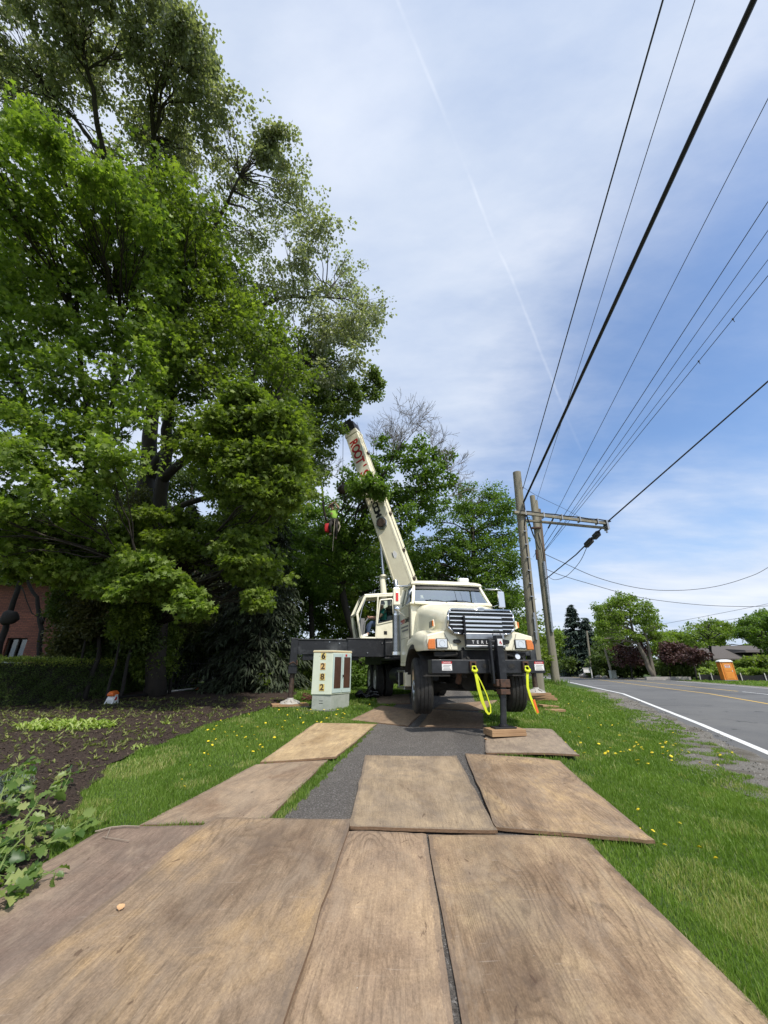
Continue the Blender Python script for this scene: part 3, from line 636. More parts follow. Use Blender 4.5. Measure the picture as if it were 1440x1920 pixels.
# ------------------------------------------------------------------ leaf scatter
def kites(name, P, D_, Nrm, ln, wd, var, mt, parent=None, fold=.18):
    """one kite per leaf: base P, direction D_, normal Nrm"""
    D_ = D_ / np.linalg.norm(D_, axis=1, keepdims=True); S = np.cross(D_, Nrm); S /= np.linalg.norm(S, axis=1, keepdims=True) + 1e-9
    U = np.cross(S, D_); ln = ln[:, None]; wd = wd[:, None]
    a = P; b = P + D_ * ln * .45 + S * wd * .5 + U * wd * fold; c = P + D_ * ln; d = P + D_ * ln * .45 - S * wd * .5 + U * wd * fold
    V = np.stack([a, b, c, d], 1).reshape(-1, 3); n = len(P); q = np.arange(n)[:, None] * 4
    F = np.concatenate([q + [0, 1, 2], q + [0, 2, 3]])
    return fast_mesh(name, V, F, mt, parent, attr=np.concatenate([var, var]))
def lobed(name, P, D_, Nrm, ln, wd, var, mt, parent=None):
    """maple-like leaf: five pointed lobes, fan of triangles"""
    D_ = D_ / np.linalg.norm(D_, axis=1, keepdims=True); S = np.cross(D_, Nrm); S /= np.linalg.norm(S, axis=1, keepdims=True) + 1e-9
    U = np.cross(S, D_)
    pr = [(0, 0, 0), (.08, .5, -.10), (.30, .26, 0), (.62, .52, -.09), (.60, .17, 0), (1, 0, -.08), (.60, -.17, 0), (.62, -.52, -.09), (.30, -.26, 0), (.08, -.5, -.10)]
    Vs = [P + D_ * (ln[:, None] * a) + S * (wd[:, None] * b) + U * (wd[:, None] * c) for a, b, c in pr]
    V = np.stack(Vs, 1).reshape(-1, 3); n = len(P); q = np.arange(n)[:, None] * 10
    T = [(0, 1, 2), (0, 2, 4), (2, 3, 4), (4, 5, 6), (0, 4, 6), (0, 6, 8), (6, 7, 8), (0, 8, 9)]
    F = np.concatenate([q + list(t) for t in T])
    return fast_mesh(name, V, F, mt, parent, attr=np.tile(var, len(T)))
def unit(n):
    v = rng.normal(size=(n, 3)); return v / np.linalg.norm(v, axis=1, keepdims=True)

# mulch chips and sprouts
n = 26000; y = 2.6 + 10.5 * rng.random(n) ** 1.2; x = rng.uniform(-13, 0, n); k = (x < bed_xv(y) - .02) & (x > -y * 1.05 - .6); x, y = x[k], y[k]; n = len(x)
P = np.stack([x, y, gz(x, y) + .032 + rng.uniform(0, .012, n)], -1); D_ = unit(n); D_[:, 2] *= .35
Nn = unit(n) * .4 + [0, 0, 1]; s = rng.uniform(.012, .045, n) * (1 + y * .04)
v = rng.beta(1.2, 3, n); v[rng.random(n) < .06] = 1
o = kites('mulch_chips', P, D_, Nn, s, s * rng.uniform(.25, .7, n), v, M['chips'], fold=.3); tag(o, kind='stuff')
n = 2600; y = rng.uniform(3.0, 13.5, n); x = rng.uniform(-11, 0, n); k = (x < bed_xv(y) - .15) & (x > -y * .95); x, y = x[k], y[k]
cx, cy = np.repeat(x, 5), np.repeat(y, 5); n = len(cx); D_ = unit(n); D_[:, 2] = rng.uniform(.1, .8, n)
P = np.stack([cx + rng.normal(0, .01, n), cy + rng.normal(0, .01, n), gz(cx, cy) + .035], -1)
o = kites('seedling_ground_cover', P, D_, unit(n) * .3 + [0, 0, 1], rng.uniform(.04, .12, n), rng.uniform(.015, .032, n), rng.uniform(.0, .8, n), M['L_sprout'], fold=.2); tag(o, kind='stuff')
def strap_clump(name, label, cat, c, rx, ry, n, ln, wd, mt, up=.55, z=.03):
    c = Vector(c); t = thing(name, label, cat, c)
    a = rng.uniform(0, 2 * np.pi, n); r = np.sqrt(rng.random(n)); x, y_ = r * rx * np.cos(a), r * ry * np.sin(a)
    VS = []; FS = []; AT = []
    for i in range(n):
        h = rng.uniform(0, 2 * np.pi); d = Vector((math.cos(h), math.sin(h), 0)); s_ = Vector((-d.y, d.x, 0)); L = ln * rng.uniform(.6, 1.25); w_ = wd * rng.uniform(.7, 1.2); v_ = rng.random(); u0 = up * rng.uniform(.6, 1.3)
        p0 = Vector((x[i], y_[i], z * .3 + float(gz(c.x + x[i], c.y + y_[i])) - c.z)); b = len(VS)
        for j, (f, wf) in enumerate(((0, .25), (.35, .9), (.7, .85), (1, .05))):
            p = p0 + d * L * f * .8 + Vector((0, 0, 1)) * (L * u0 * math.sin(f * 2.3))
            VS += [p - s_ * w_ * wf / 2 + Vector((0, 0, w_ * .25 * wf)), p, p + s_ * w_ * wf / 2 + Vector((0, 0, w_ * .25 * wf))]
        for j in range(3):
            for q_ in (0, 1): a_ = b + j * 3 + q_; FS.append((a_, a_ + 1, a_ + 4, a_ + 3)); AT.append(v_)
    fast_mesh('leaves', np.array([tuple(p) for p in VS]), np.array(FS), mt, t, attr=np.array(AT))
    return t
hp = gnd(122, 1367)
strap_clump('hosta_plant', 'spreading clump of pale yellow-green strap leaves in the mulch bed', 'plant', hp, .95, .42, 330, .20, .05, M['L_hosta'])
for (px, py, lb) in ((262, 1408, 'tiny clump of new hosta leaves near the lawn edge below the pale clump'), (312, 1360, 'small hosta sprout in the mulch between the pale clump and the lawn')):
    strap_clump('hosta_plant', lb, 'plant', gnd(px, py), .12, .1, 16, .10, .03, M['L_hosta'])
lp = gnd(0, 1500)
strap_clump('lavender_clump', 'grey-green lavender tuft at the left edge above the cut vine', 'plant', lp, .20, .16, 420, .17, .009, M['L_lav'], up=.9)

n = 2600; y = rng.uniform(4.5, 22, n); x = road_x(y) - rng.uniform(.25, 1.7, n) + .25 * np.sin(y * 1.3 + 1); P = np.stack([x, y, np.full(n, RZ + .012)], -1); D_ = unit(n); D_[:, 2] = np.abs(D_[:, 2]) * .6 + .1; s = rng.uniform(.008, .026, n) * (1 + .03 * y)
o = kites('gravel_stones', P, D_, unit(n), s, s, rng.random(n), leaf_mat('loose_stone', (.16, .15, .13), (.38, .36, .32), .9, 0.), fold=.5); tag(o, kind='stuff')

# ================================================================== THE CRANE TRUCK (local frame: x across, y rearward, z up from the tyre bottoms)
TH = R(10.5); TO = Vector((2.07, 8.1, .64))
TM = Matrix.Translation(TO) @ Matrix.Rotation(TH, 4, 'Z')
truck = thing('crane_truck', 'cream crane truck with chrome grille, jacked up on outriggers over the plywood path', 'truck', TO, TH)
def tl(p): return TM.inverted() @ Vector(p)
# frame rails, axles, underside
m = MB()
for s in (-1, 1): m.box(s * .43 - .05, s * .43 + .05, .25, 9.2, .72, 1.0)
for y in (1.9, 3.4, 5.6, 7.2, 8.9): m.box(-.40, .40, y, y + .12, .76, .96)
m.build('chassis_frame', M['dark'], truck, bevel=.008)
m = MB().beam((-.85, 1.25, .52), (.85, 1.25, .52), .14, .13)
for s in (-1, 1):
    m.cyl((s * .62, 1.25, .50), (s * .90, 1.25, .56), .10, .12)
    for k in range(5): m.box(s * .43 - .045, s * .43 + .045, .6 + k * .05, 1.95 - k * .05, .60 + k * .022, .618 + k * .022)
m.tube([(-.6, 1.0, .48), (0, .98, .46), (.6, 1.0, .48)], .025, 8)
m.build('front_axle', M['dark'], truck, bevel=.006)
m = MB().box(-.26, .26, 1.05, 2.1, .66, 1.3).cyl((-.1, .9, .62), (-.1, 1.9, .60), .17, n=16).box(-.34, .34, .45, .62, .95, 1.35).tube([(.3, .8, .9), (.33, 1.1, .55), (.32, 1.8, .5), (.33, 3.5, .55)], .06, 10)
m.box(-.38, -.30, .5, 1.0, .7, 1.2).tube([(-.3, .5, 1.1), (-.45, .6, .9), (-.35, 1.2, .7)], .035).tube([(.2, .4, 1.1), (.42, .5, .95), (.40, 1.1, .72)], .03)
m.build('engine_block', M['dark'], truck)
MB().tube([(-.52, .42, .62), (-.5, .35, .78), (-.42, .30, .92)], .06, 8).build('steering_arm', M['rust'], truck)
# wheels
def wheel(c, wd, rad, side, nm='front_wheel', rim='alu'):
    """axis along x; side=-1 outer face towards -x"""
    w = wd / 2
    prof = [(.58 * rad, -w * .80), (.66 * rad, -w * .98), (.86 * rad, -w * 1.0), (.955 * rad, -w * .90), (rad * .992, -w * .74)]
    for q in (-.5, -.17, .17, .5):
        prof += [(rad, (q - .13) * w * 1.2 - .0), (rad, (q + .10) * w * 1.2), (rad * .978, (q + .105) * w * 1.2), (rad * .978, (q + .17) * w * 1.2)]
    prof = prof[:-2] + [(rad * .992, w * .74), (.955 * rad, w * .90), (.86 * rad, w * 1.0), (.66 * rad, w * .98), (.58 * rad, w * .80)]
    wh = bpy.data.objects.new(nm, None); COL.objects.link(wh); wh.parent = truck; wh.location = c; wh.rotation_euler = (0, 0, R(-9.5) if nm == 'front_wheel' else 0); KIDS.setdefault(truck.name, []).append(wh)
    ty = MB().lathe(prof, 'x', n=56); 
    ty.build('tyre', M['rubber'], wh, smooth='auto')
    r = MB().lathe([(.60 * rad, side * w * .86), (.575 * rad, side * w * .90), (.55 * rad, side * w * .80), (.50 * rad, side * w * .55), (.30 * rad, side * w * .50), (.27 * rad, side * w * .60), (.20 * rad, side * w * .62), (.19 * rad, side * w * .95), (.001, side * w * .98)], 'x', n=40)
    r.lathe([(.58 * rad, -side * w * .80), (.52 * rad, -side * w * .5), (.2 * rad, -side * w * .3), (.001, -side * w * .3)], 'x', n=24)
    for i in range(10):
        a = 2 * math.pi * i / 10; r.cyl((side * w * .55, .235 * rad * math.cos(a), .235 * rad * math.sin(a)), (side * w * .68, .235 * rad * math.cos(a), .235 * rad * math.sin(a)), .013, n=6)
    r.build('rim', M[rim], wh, smooth='auto'); return wh
wheel((-1.045, 1.25, .555), .385, .555, -1); wheel((1.045, 1.25, .555), .385, .555, 1)
for y in (6.55, 7.88):
    for s in (-1, 1):
        wheel((s * 1.09, y, .52), .265, .52, s, 'rear_wheel', 'rim_white'); wheel((s * .78, y, .52), .265, .52, s, 'rear_wheel', 'rim_white')
MB().cyl((-1.1, 6.55, .52), (1.1, 6.55, .52), .10).cyl((-1.1, 7.88, .52), (1.1, 7.88, .52), .10)._ell((0, 6.55, .52), (.24, .22, .24), 16, 10)._ell((0, 7.88, .52), (.24, .22, .24), 16, 10).build('rear_axle', M['dark'], truck, smooth='auto')

# hood and fenders : loft of half profiles along y
def prof_at(y):
    t = min(1, max(0, (y - .22) / 1.6)); e = t ** .8
    zt = 2.03 + .37 * e - .03 * (1 - t) ** 3; hw = .74 + .20 * t
    fb = 1.60 + .02 * t                                         # fender shoulder height
    if y < .60: lo = 1.23 - .0 * y
    else:
        d = .74 ** 2 - (y - 1.25) ** 2; lo = max(.56 + math.sqrt(max(d, 0)), .72) if y > .75 else 1.23
        if y < 1.25: lo = max(lo, 1.23)
    fw = 1.19 + .03 * math.sin(math.pi * min(1, t)); fs = .10 if y > 1.75 else .0
    hump = .10 * math.exp(-((y - 1.15) / .42) ** 2)
    P_ = [(0, zt), (hw * .35, zt - .004), (hw * .65, zt - .02), (hw * .86, zt - .065), (hw * .97, zt - .15), (hw * 1.01, zt - .28), (hw * 1.02, fb + .20), (hw * 1.03, fb + .08),
          (hw * 1.04 + .03, fb + .015 + hump * .4), (hw + .16, fb - .01 + hump * .8), (fw - .11, fb - .05 + hump), (fw - .035, fb - .11 + hump), (fw, fb - .20 + hump * .7), (fw + .008, (fb - .2 + lo) / 2 + .02), (fw, lo + .03), (fw - .012, lo)]
    return P_
ys = [.26, .30, .36, .45, .6, .76, .95, 1.1, 1.25, 1.4, 1.55, 1.7, 1.82, 1.92]
rings = []
for y in ys:
    h = prof_at(y); full = [(-x, z) for x, z in h[::-1]] + h[1:]
    ring = []
    for x, z in full:
        yy = y + .13 * (abs(x) / 1.2) ** 2.2 * (1 - min(1, (y - .26) / 1.0)) + (.045 * (2.0 - z) * -1 if y < .3 else 0)
        sq = 1 - .03 * (1 if y < .28 else 0)
        ring.append((x * sq, yy, z if y >= .28 else min(z, 99)))
    rings.append(ring)
m = MB().loft(rings, closed=False, cap=False)
b = len(m.v); r0 = rings[0]; nfr = len(r0)                      # front face closes the hood
half = nfr // 2
m.v += [tuple(p) for p in r0]
for i in range(half): m.f.append((b + i, b + i + 1, b + nfr - 2 - i, b + nfr - 1 - i)) if i + 1 < nfr - 2 - i else m.f.append((b + i, b + i + 1, b + nfr - 1 - i))
hood = m.build('hood', M['cream'], truck, smooth='auto')
# front fascia panels beside the grille with headlamp pockets
FY = .235
def mirror(fn):
    for s in (-1, 1): fn(s)
m = MB()
for s in (-1, 1):
    m.prism([(s * .52, 1.23), (s * 1.16, 1.25), (s * 1.165, 1.52), (s * .84, 1.60), (s * .72, 1.60), (s * .52, 1.50)], 'y', .30, .335)
m.build('fascia', M['cream'], truck, bevel=.02)
for s in (-1, 1):
    MB().box(s * .86 - .125, s * .86 + .125, .275, .30, 1.265, 1.455).build('headlamp_bezel', M['black_print'], truck, bevel=.008)
    hl = MB().box(s * .86 - .108, s * .86 + .108, .262, .280, 1.280, 1.440).build('headlight', M['lens_clear'], truck, bevel=.012)
    r = MB().lathe([(.062, 0), (.05, .01), (.022, .022), (.001, .024)], 'y', (s * .86, .258, 1.36), 20).build('reflector', M['chrome'], hl, smooth=True)
    MB().prism([(s * 1.00, 1.25), (s * 1.155, 1.25), (s * 1.16, 1.34), (s * 1.13, 1.445), (s * 1.0, 1.455)], 'y', .268, .34).build('indicator_lamp', M['amber'], truck, bevel=.015)
    # dark fog slots
    MB().prism([(s * .44, 1.40), (s * .49, 1.44), (s * .60, 1.44), (s * .62, 1.40), (s * .60, 1.365), (s * .49, 1.365)], 'y', .262, .31).build('bumper_slot', M['black_print'], truck, bevel=.008)
    # side vents of hood
    v = MB().prism([(.46, 1.70), (.80, 1.66), (.80, 1.84), (.50, 1.86)], 'x', s * .93, s * .965).build('hood_vent', M['cream'], truck, bevel=.02)
    for k in range(3): MB().box(s * .966 - .004, s * .966 + .006, .56 + k * .08, .585 + k * .08, 1.70, 1.83).build('vent_slot', M['black_print'], v)
    MB().box(s * .955, s * .985, .46, .51, 1.71, 1.83).build('marker_lamp', M['amber'], truck, bevel=.006)
    # rubber flare around the wheel arch
    pts = [( s * 1.205, 1.25 + .73 * math.cos(a), .56 + .73 * math.sin(a)) for a in np.linspace(R(100), R(-4), 12)]
    m = MB(); rg = []
    for p in pts:
        d = Vector((0, p[1] - 1.25, p[2] - .56)).normalized()
        P = Vector(p); rg.append([P + d * .0 + Vector((s * .045, 0, 0)), P + d * .10 + Vector((s * .02, 0, 0)), P + d * .10 - Vector((s * .06, 0, 0)), P - Vector((s * .22, 0, 0))])
    m.loft(rg, closed=True).build('fender_flare', M['rubber'], truck, smooth='auto')
    pts = [[( s * w_, 1.25 + .70 * math.cos(a), .56 + .70 * math.sin(a)) for w_ in (.62, 1.19)] for a in np.linspace(R(165), R(0), 14)]
    MB().loft(pts, closed=False, cap=False).build('wheel_well', M['dark'], truck)
# grille
gp = [(-.72, 1.96), (-.66, 2.035), (.66, 2.035), (.72, 1.96), (.73, 1.68), (.62, 1.56), (.42, 1.54), (-.42, 1.54), (-.62, 1.56), (-.73, 1.68)]
grille = MB().prism(gp, 'y', .20, .27).build('grille', M['black_print'], truck)
m = MB(); loop = [Vector((x, .195, z)) for x, z in gp]; loop = loop + [loop[0], loop[1]]
for a, b_ in zip(loop[:-2], loop[1:-1]): m.tube([a, b_], .021, 8)._ell(tuple(a), .021, 8, 6)
m.build('grille_surround', M['chrome'], grille, smooth=True)
for k, z in enumerate((1.64, 1.72, 1.80, 1.885, 1.965)):
    w = .70 - (.05 if z < 1.7 else 0); MB().box(-w, w, .165, .20, z - .012, z + .014).build('grille_bar', M['chrome'], grille, bevel=.006)
sh = MB().prism([(-.42, 1.26), (-.42, 1.90), (.42, 1.90), (.42, 1.26)], 'y', .115, .165).build('grille_guard', M['black_print'], grille, bevel=.01)
for z in (1.865, 1.785, 1.70, 1.62): MB().box(-.40, .40, .085, .118, z - .022, z + .022).build('grille_bar', M['chrome'], grille, bevel=.007)
MB().box(-.41, .41, .075, .118, 1.43, 1.555).build('bright_panel', M['alu'], grille, bevel=.012)
MB().box(-.42, .42, .078, .118, 1.275, 1.325).build('bright_panel', M['alu'], grille, bevel=.01)
pl = MB().box(-.41, .41, .085, .118, 1.33, 1.425).build('name_plate', M['black_print'], grille)
for i, ch in enumerate('TERLING'):
    text('letter', ch, .082, M['white_print'], grille, frame((-.27 + i * .098, .083, 1.378), (1, 0, 0), (0, 0, 1)), bold=.001)
bd = MB(); bd.prism([(.105 * math.cos(t), 2.045 + .04 * math.sin(t)) for t in np.linspace(0, 2 * math.pi, 24, endpoint=False)], 'y', .178, .205)
bd.build('oval_emblem', M['chrome'], grille, bevel=.006)
MB().prism([(.085 * math.cos(t), 2.045 + .027 * math.sin(t)) for t in np.linspace(0, 2 * math.pi, 24, endpoint=False)], 'y', .173, .182).build('emblem_face', M['alu'], grille)
# cab
cab = MB()
cab.prism([(1.90, .95), (3.15, .95), (3.15, 2.42), (1.90, 2.40)], 'x', -1.075, 1.075)
cab = cab.build('cab', M['cream'], truck, bevel=.04)
B_ = [(-1.02, 1.83, 2.40), (1.02, 1.83, 2.40)]; TT = [(-.89, 2.17, 2.90), (.89, 2.17, 2.90)]
fr = MB()
for s in (-1, 1):
    fr.beam((s * 1.03, 1.86, 2.36), (s * .90, 2.19, 2.93), .075, .08)            # A pillar
    fr.beam((s * 1.06, 3.10, 2.38), (s * .95, 3.05, 2.93), .10, .12)             # rear pillar
    fr.beam((s * 1.055, 2.68, 2.40), (s * .945, 2.68, 2.91), .04, .05)
    fr.beam((s * 1.06, 1.88, 2.395), (s * 1.06, 3.12, 2.40), .07, .06)
fr.beam((-1.0, 1.84, 2.40), (1.0, 1.84, 2.40), .10, .07).beam((-1.0, 3.1, 2.42), (1.0, 3.1, 2.42), .08, .06)
fr.build('cab_pillars', M['cream'], truck, bevel=.015)
def rr(z, w, y0, y1, r=.1):
    return [(-w, y1, z), (-w, y0 + r, z), (-w + r, y0 + .02, z), (-w * .4, y0 - .03, z), (w * .4, y0 - .03, z), (w - r, y0 + .02, z), (w, y0 + r, z), (w, y1, z)]
MB().loft([rr(2.895, .96, 2.10, 3.16), rr(2.94, .985, 2.06, 3.18), rr(3.00, .97, 2.09, 3.17), rr(3.04, .90, 2.18, 3.12), rr(3.055, .7, 2.35, 2.95)]).build('roof', M['cream'], truck, smooth='auto')
lip = MB().loft([rr(2.885, .90, 2.13, 2.3, .06), rr(2.90, .94, 2.08, 2.3, .06)]).build('sun_visor', M['black_print'], truck)
ws = MB(); n_ = 8; g_ = []
for i in range(n_ + 1):
    u = -1 + 2 * i / n_; bow = -.07 * (1 - u * u); g_.append([(u * 1.0, 1.875 + bow + .0, 2.425), (u * .945, 2.03 + bow, 2.66), (u * .885, 2.165 + bow, 2.89)])
ws.loft(g_, closed=False, cap=False).build('windshield', M['glass'], truck, smooth=True)
m = MB(); g2 = []
for i in range(n_ + 1):
    u = -1 + 2 * i / n_; bow = -.07 * (1 - u * u); g2.append([(u * .905, 2.095 + bow - .012, 2.80), (u * .885, 2.155 + bow - .012, 2.89)])
m.loft(g2, closed=False, cap=False).build('tint_band', M['black_print'], truck)
for px0, px1 in ((-.15, -.72), (.55, -.05)):
    MB().tube([(px0, 1.80, 2.425), (px0 - .25, 1.815, 2.475), (px1, 1.825, 2.47)], [.014, .011, .009], 6).beam((px0 - .42, 1.822, 2.488), (px1 - .12 if px1 > -.5 else px1 + .02, 1.835, 2.455), .018, .022).build('wiper', M['black_print'], truck)
for s in (-1, 1):
    MB().add([(s * 1.055, 1.95, 2.43), (s * 1.055, 2.66, 2.43), (s * .945, 2.66, 2.89), (s * .915, 2.23, 2.89)], [(0, 1, 2, 3)]).add([(s * 1.055, 2.70, 2.43), (s * 1.055, 3.05, 2.43), (s * .95, 3.0, 2.89), (s * .945, 2.70, 2.89)], [(0, 1, 2, 3)]).build('side_window', M['glass_dark'], truck)
    dr = MB().prism([(1.99, 1.02), (2.95, 1.02), (2.95, 2.36), (1.99, 2.36)], 'x', s * 1.074, s * 1.092).build('door', M['cream'], truck, bevel=.008)
    MB().box(s * 1.10 - .012, s * 1.10 + .012, 2.76, 2.90, 1.98, 2.02).build('handle', M['chrome'], dr, bevel=.004)
    MB().box(s * 1.0, s * 1.13, 1.98, 2.9, .94, 1.0).build('door_sill', M['cream_old'], truck, bevel=.01)
# lettering on the door facing -x
XR = frame((-1.095, 2.50, 1.90), (0, -1, 0), (0, 0, 1))
def dtext(body, size, y, z, mt, sx=1.): text('lettering', body, size, mt, truck, frame((-1.096, y, z), (0, -1, 0), (0, 0, 1)), sx=sx, bold=.002)
dtext("ROOT'S", .15, 2.72, 2.02, M['red_print'], .8); dtext('CRANE', .15, 2.26, 2.02, M['black_print'], .85)
m = MB()
for z, n0 in ((1.88, 9), (1.79, 8)):
    y = 2.14
    for i in range(n0):
        q = .04 + .03 * ((i * 7) % 3); m.box(-1.098, -1.093, y, y + q, z - .02, z + .02); y += q + .018
m.build('lettering', M['grey_print'], truck)
# interior
inn = MB().box(-.95, .95, 3.06, 3.09, 1.1, 2.5).box(-.98, .98, 1.95, 3.05, 1.05, 1.1).box(-.95, .95, 1.9, 2.12, 2.0, 2.42).box(-.95, -.5, 3.05, 3.09, 2.5, 2.9).box(.5, .95, 3.05, 3.09, 2.5, 2.9).box(-.9, .9, 3.05, 3.09, 2.82, 2.9)
inn.build('cab_interior', M['stucco'], truck)
for s in (-1, 1): MB().box(s * .48 - .25, s * .48 + .25, 2.55, 2.95, 1.6, 1.75).box(s * .48 - .24, s * .48 + .24, 2.86, 2.98, 1.75, 2.52).box(s * .48 - .14, s * .48 + .14, 2.88, 2.96, 2.54, 2.70).build('seat', M['grey_print'], truck, bevel=.04)
m = MB(); m.tube([(.48 + .22 * math.cos(t), 2.32 + .06 * math.sin(t), 2.42 + .19 * math.sin(t)) for t in np.linspace(0, 2 * math.pi, 20)], .013, 6); m.cyl((.48, 2.32, 2.42), (.48, 2.1, 2.25), .03).build('steering_wheel', M['black_print'], truck)
# beacon
bc = MB().box(.42, .74, 2.35, 2.55, 3.03, 3.085).build('beacon', M['white_plastic'], truck, bevel=.01)
MB().box(.44, .72, 2.36, 2.53, 3.085, 3.20).build('beacon_lens', M['white_plastic'], bc, bevel=.03)
# mirrors
for s in (-1, 1):
    x0 = s * 1.02; xo = s * (1.42 if s < 0 else 1.40)
    m = MB().tube([(x0, 2.05, 2.86), (xo, 1.95, 2.83), (xo + s * .03, 1.95, 2.80), (xo + s * .03, 1.95, 2.28), (xo, 1.95, 2.22), (s * 1.08, 2.0, 2.02)], .013, 8)
    m.tube([(x0, 2.35, 2.88), (xo, 1.98, 2.83)], .011, 6).tube([(s * 1.08, 2.2, 2.36), (xo, 1.96, 2.45)], .010, 6)
    mr = m.build('mirror_bracket', M['chrome'], truck, smooth=True)
    hd = MB().box(xo - .10, xo + .085, 1.90, 1.965, 2.34, 2.78).build('mirror_housing', M['cream'] if s < 0 else M['chrome'], mr, bevel=.03)
    if s < 0: MB().box(xo - .035, xo + .03, 1.885, 1.90, 2.44, 2.66).build('mirror_lamp', M['red_lens'], hd, bevel=.006)
    MB().box(xo - .085, xo + .07, 1.966, 1.97, 2.36, 2.76).build('mirror_glass', M['chrome'], hd)
    MB()._ell((xo - s * .01, 1.94, 2.26), (.075, .035, .06), 14, 8).build('spot_mirror', M['chrome'], mr, smooth=True)
# exhaust stack with perforated guard
ex = MB().cyl((-1.16, 3.22, 1.25), (-1.16, 3.22, 2.95), .085, n=20).tube([(-1.16, 3.22, 2.95), (-1.16, 3.22, 3.12), (-1.16, 3.30, 3.24)], [.062, .062, .066], 14).build('exhaust_stack', M['alu'], truck, smooth='auto')
m = MB()
for z in np.arange(1.30, 2.25, .035):
    for i in range(14):
        a = 2 * math.pi * (i + (.5 if int(z / .035) % 2 else 0)) / 14; p = Vector((-1.16 + .110 * math.cos(a), 3.22 + .110 * math.sin(a), z)); d = Vector((math.cos(a), math.sin(a), 0))
        m.cyl(p - d * .004, p + d * .0015, .009, n=5)
g = MB().cyl((-1.16, 3.22, 1.27), (-1.16, 3.22, 2.27), .109, n=24).build('heat_guard', M['alu'], ex, smooth='auto'); m.build('guard_holes', M['black_print'], g)
MB().cyl((-1.16, 3.22, 1.22), (-1.16, 3.22, 1.30), .118, n=20).cyl((-1.16, 3.22, 2.25), (-1.16, 3.22, 2.30), .118, n=20).build('guard_band', M['chrome'], ex)
# steps, tank, battery box
MB().box(-1.22, -.75, 2.15, 2.95, .42, .47).box(-1.22, -.78, 2.15, 2.95, .80, .84).box(-1.2, -1.16, 2.2, 2.24, .42, .84).box(-1.2, -1.16, 2.86, 2.90, .42, .84).build('cab_step', M['alu'], truck, bevel=.008)
MB().box(-1.24, -1.0, 1.92, 2.12, .50, .80).build('mud_flap_box', M['cream_old'], truck, bevel=.015)
MB().cyl((-.90, 3.6, .70), (-.90, 4.5, .70), .22, n=24).build('fuel_tank', M['black_paint'], truck, smooth='auto')
MB().box(.7, 1.2, 2.2, 3.6, .45, .95).build('battery_box', M['black_paint'], truck, bevel=.02)
# bumper
bp_ = MB().prism([(-1.18, .80), (-1.18, 1.05), (1.18, 1.05), (1.18, .80)], 'y', 0, .26).build('bumper', M['black_paint'], truck, bevel=.012)
def oval(cx, cz, rx, rz, y0, y1, mt, nm, par, bev=0): return MB().prism([(cx + rx * math.cos(t), cz + rz * math.sin(t)) for t in np.linspace(0, 2 * math.pi, 24, endpoint=False)], 'y', y0, y1).build(nm, mt, par, bevel=bev)
for cx, rx in ((-.10, .062), (.46, .075)):
    oval(cx, .935, rx + .012, .062, -.006, .02, M['black_print'], 'bumper_hole', bp_); oval(cx, .935, rx - .015, .038, -.010, .0, M['dark'], 'hole_backing', bp_)
for s, x in ((-1, -.88), (1, 1.05)):
    st = MB().box(x - .10, x + .10, -.006, 0, .855, 1.015).build('warning_sticker', M['sticker_white'], bp_)
    MB().box(x - .10, x + .10, -.009, -.004, .975, 1.015).build('sticker_header', M['red_print'], st)
    text('letter', 'DANGER', .040, M['white_print'], st, frame((x, -.010, .995), (1, 0, 0), (0, 0, 1)), .001)
    mm = MB()
    for k in range(4): mm.box(x - .08 + .01 * (k % 2), x + .08 - .015 * (k % 3), -.009, -.004, .870 + k * .024, .877 + k * .024)
    mm.build('sticker_lines', M['grey_print'], st)
def hook(x):
    m = MB().box(x - .065, x - .035, -.055, .0, .86, 1.0).box(x + .035, x + .065, -.055, .0, .86, 1.0).box(x - .065, x + .065, -.055, 0, .99, 1.02)
    m.tube([(x - .05, -.05, .90), (x - .045, -.07, .84), (x, -.075, .815), (x + .045, -.07, .84), (x + .05, -.05, .90)], .013, 8)
    m.build('tow_shackle', M['rust'], bp_, bevel=.004)
hook(-.36); hook(.74)
# braces from bumper to frame and chin parts
m = MB()
for s in (-1, 1): m.beam((s * .36, .18, 1.06), (s * .42, .30, 1.28), .06, .03).box(s * .43 - .06, s * .43 + .06, .2, .5, .8, 1.22)
m.box(-.45, .45, .28, .34, 1.02, 1.24).box(-1.0, 1.0, .36, .42, 1.12, 1.2).tube([(-.9, .4, 1.10), (-.5, .36, 1.16), (0, .34, 1.12), (.6, .36, 1.15), (.95, .42, 1.08)], .02, 6)
m.build('bumper_brace', M['dark'], truck)
MB().cyl((.80, .42, 1.10), (.80, .34, 1.12), .055, n=16).build('fog_lamp', M['lens_clear'], truck)
# front centre jack
jx = .17
jk = MB().box(jx - .070, jx + .070, -.19, -.04, .58, 1.50).box(jx - .20, jx - .155, -.16, -.06, .62, 1.42).box(jx - .2, jx - .08, -.15, -.07, 1.36, 1.41).build('front_jack', M['black_steel'], truck, bevel=.01)
MB().box(jx - .09, jx + .105, -.225, -.005, .56, .70).box(jx - .155, jx - .10, -.2, -.03, .58, .70).box(jx - .095, jx + .095, -.215, -.02, .44, .53).build('jack_collar', M['rust'], jk, bevel=.01)
JG = gnd(941, 1376); jl = tl((0, 0, JG.z + .145)).z
MB().cyl((jx, -.115, .56), (jx - .07, -.115, jl + .02), .058, n=20).build('jack_ram', M['black_paint'], jk, smooth='auto')
MB().box(jx - .28, jx + .14, -.22, -.01, jl, jl + .022).cyl((jx - .07, -.115, jl + .02), (jx - .07, -.115, jl + .06), .085, n=16).build('jack_foot', M['black_print'], jk, bevel=.004)
tg = MB().box(jx - .055, jx + .05, -.206, -.201, 1.30, 1.43).build('jack_sticker', M['sticker_white'], jk)
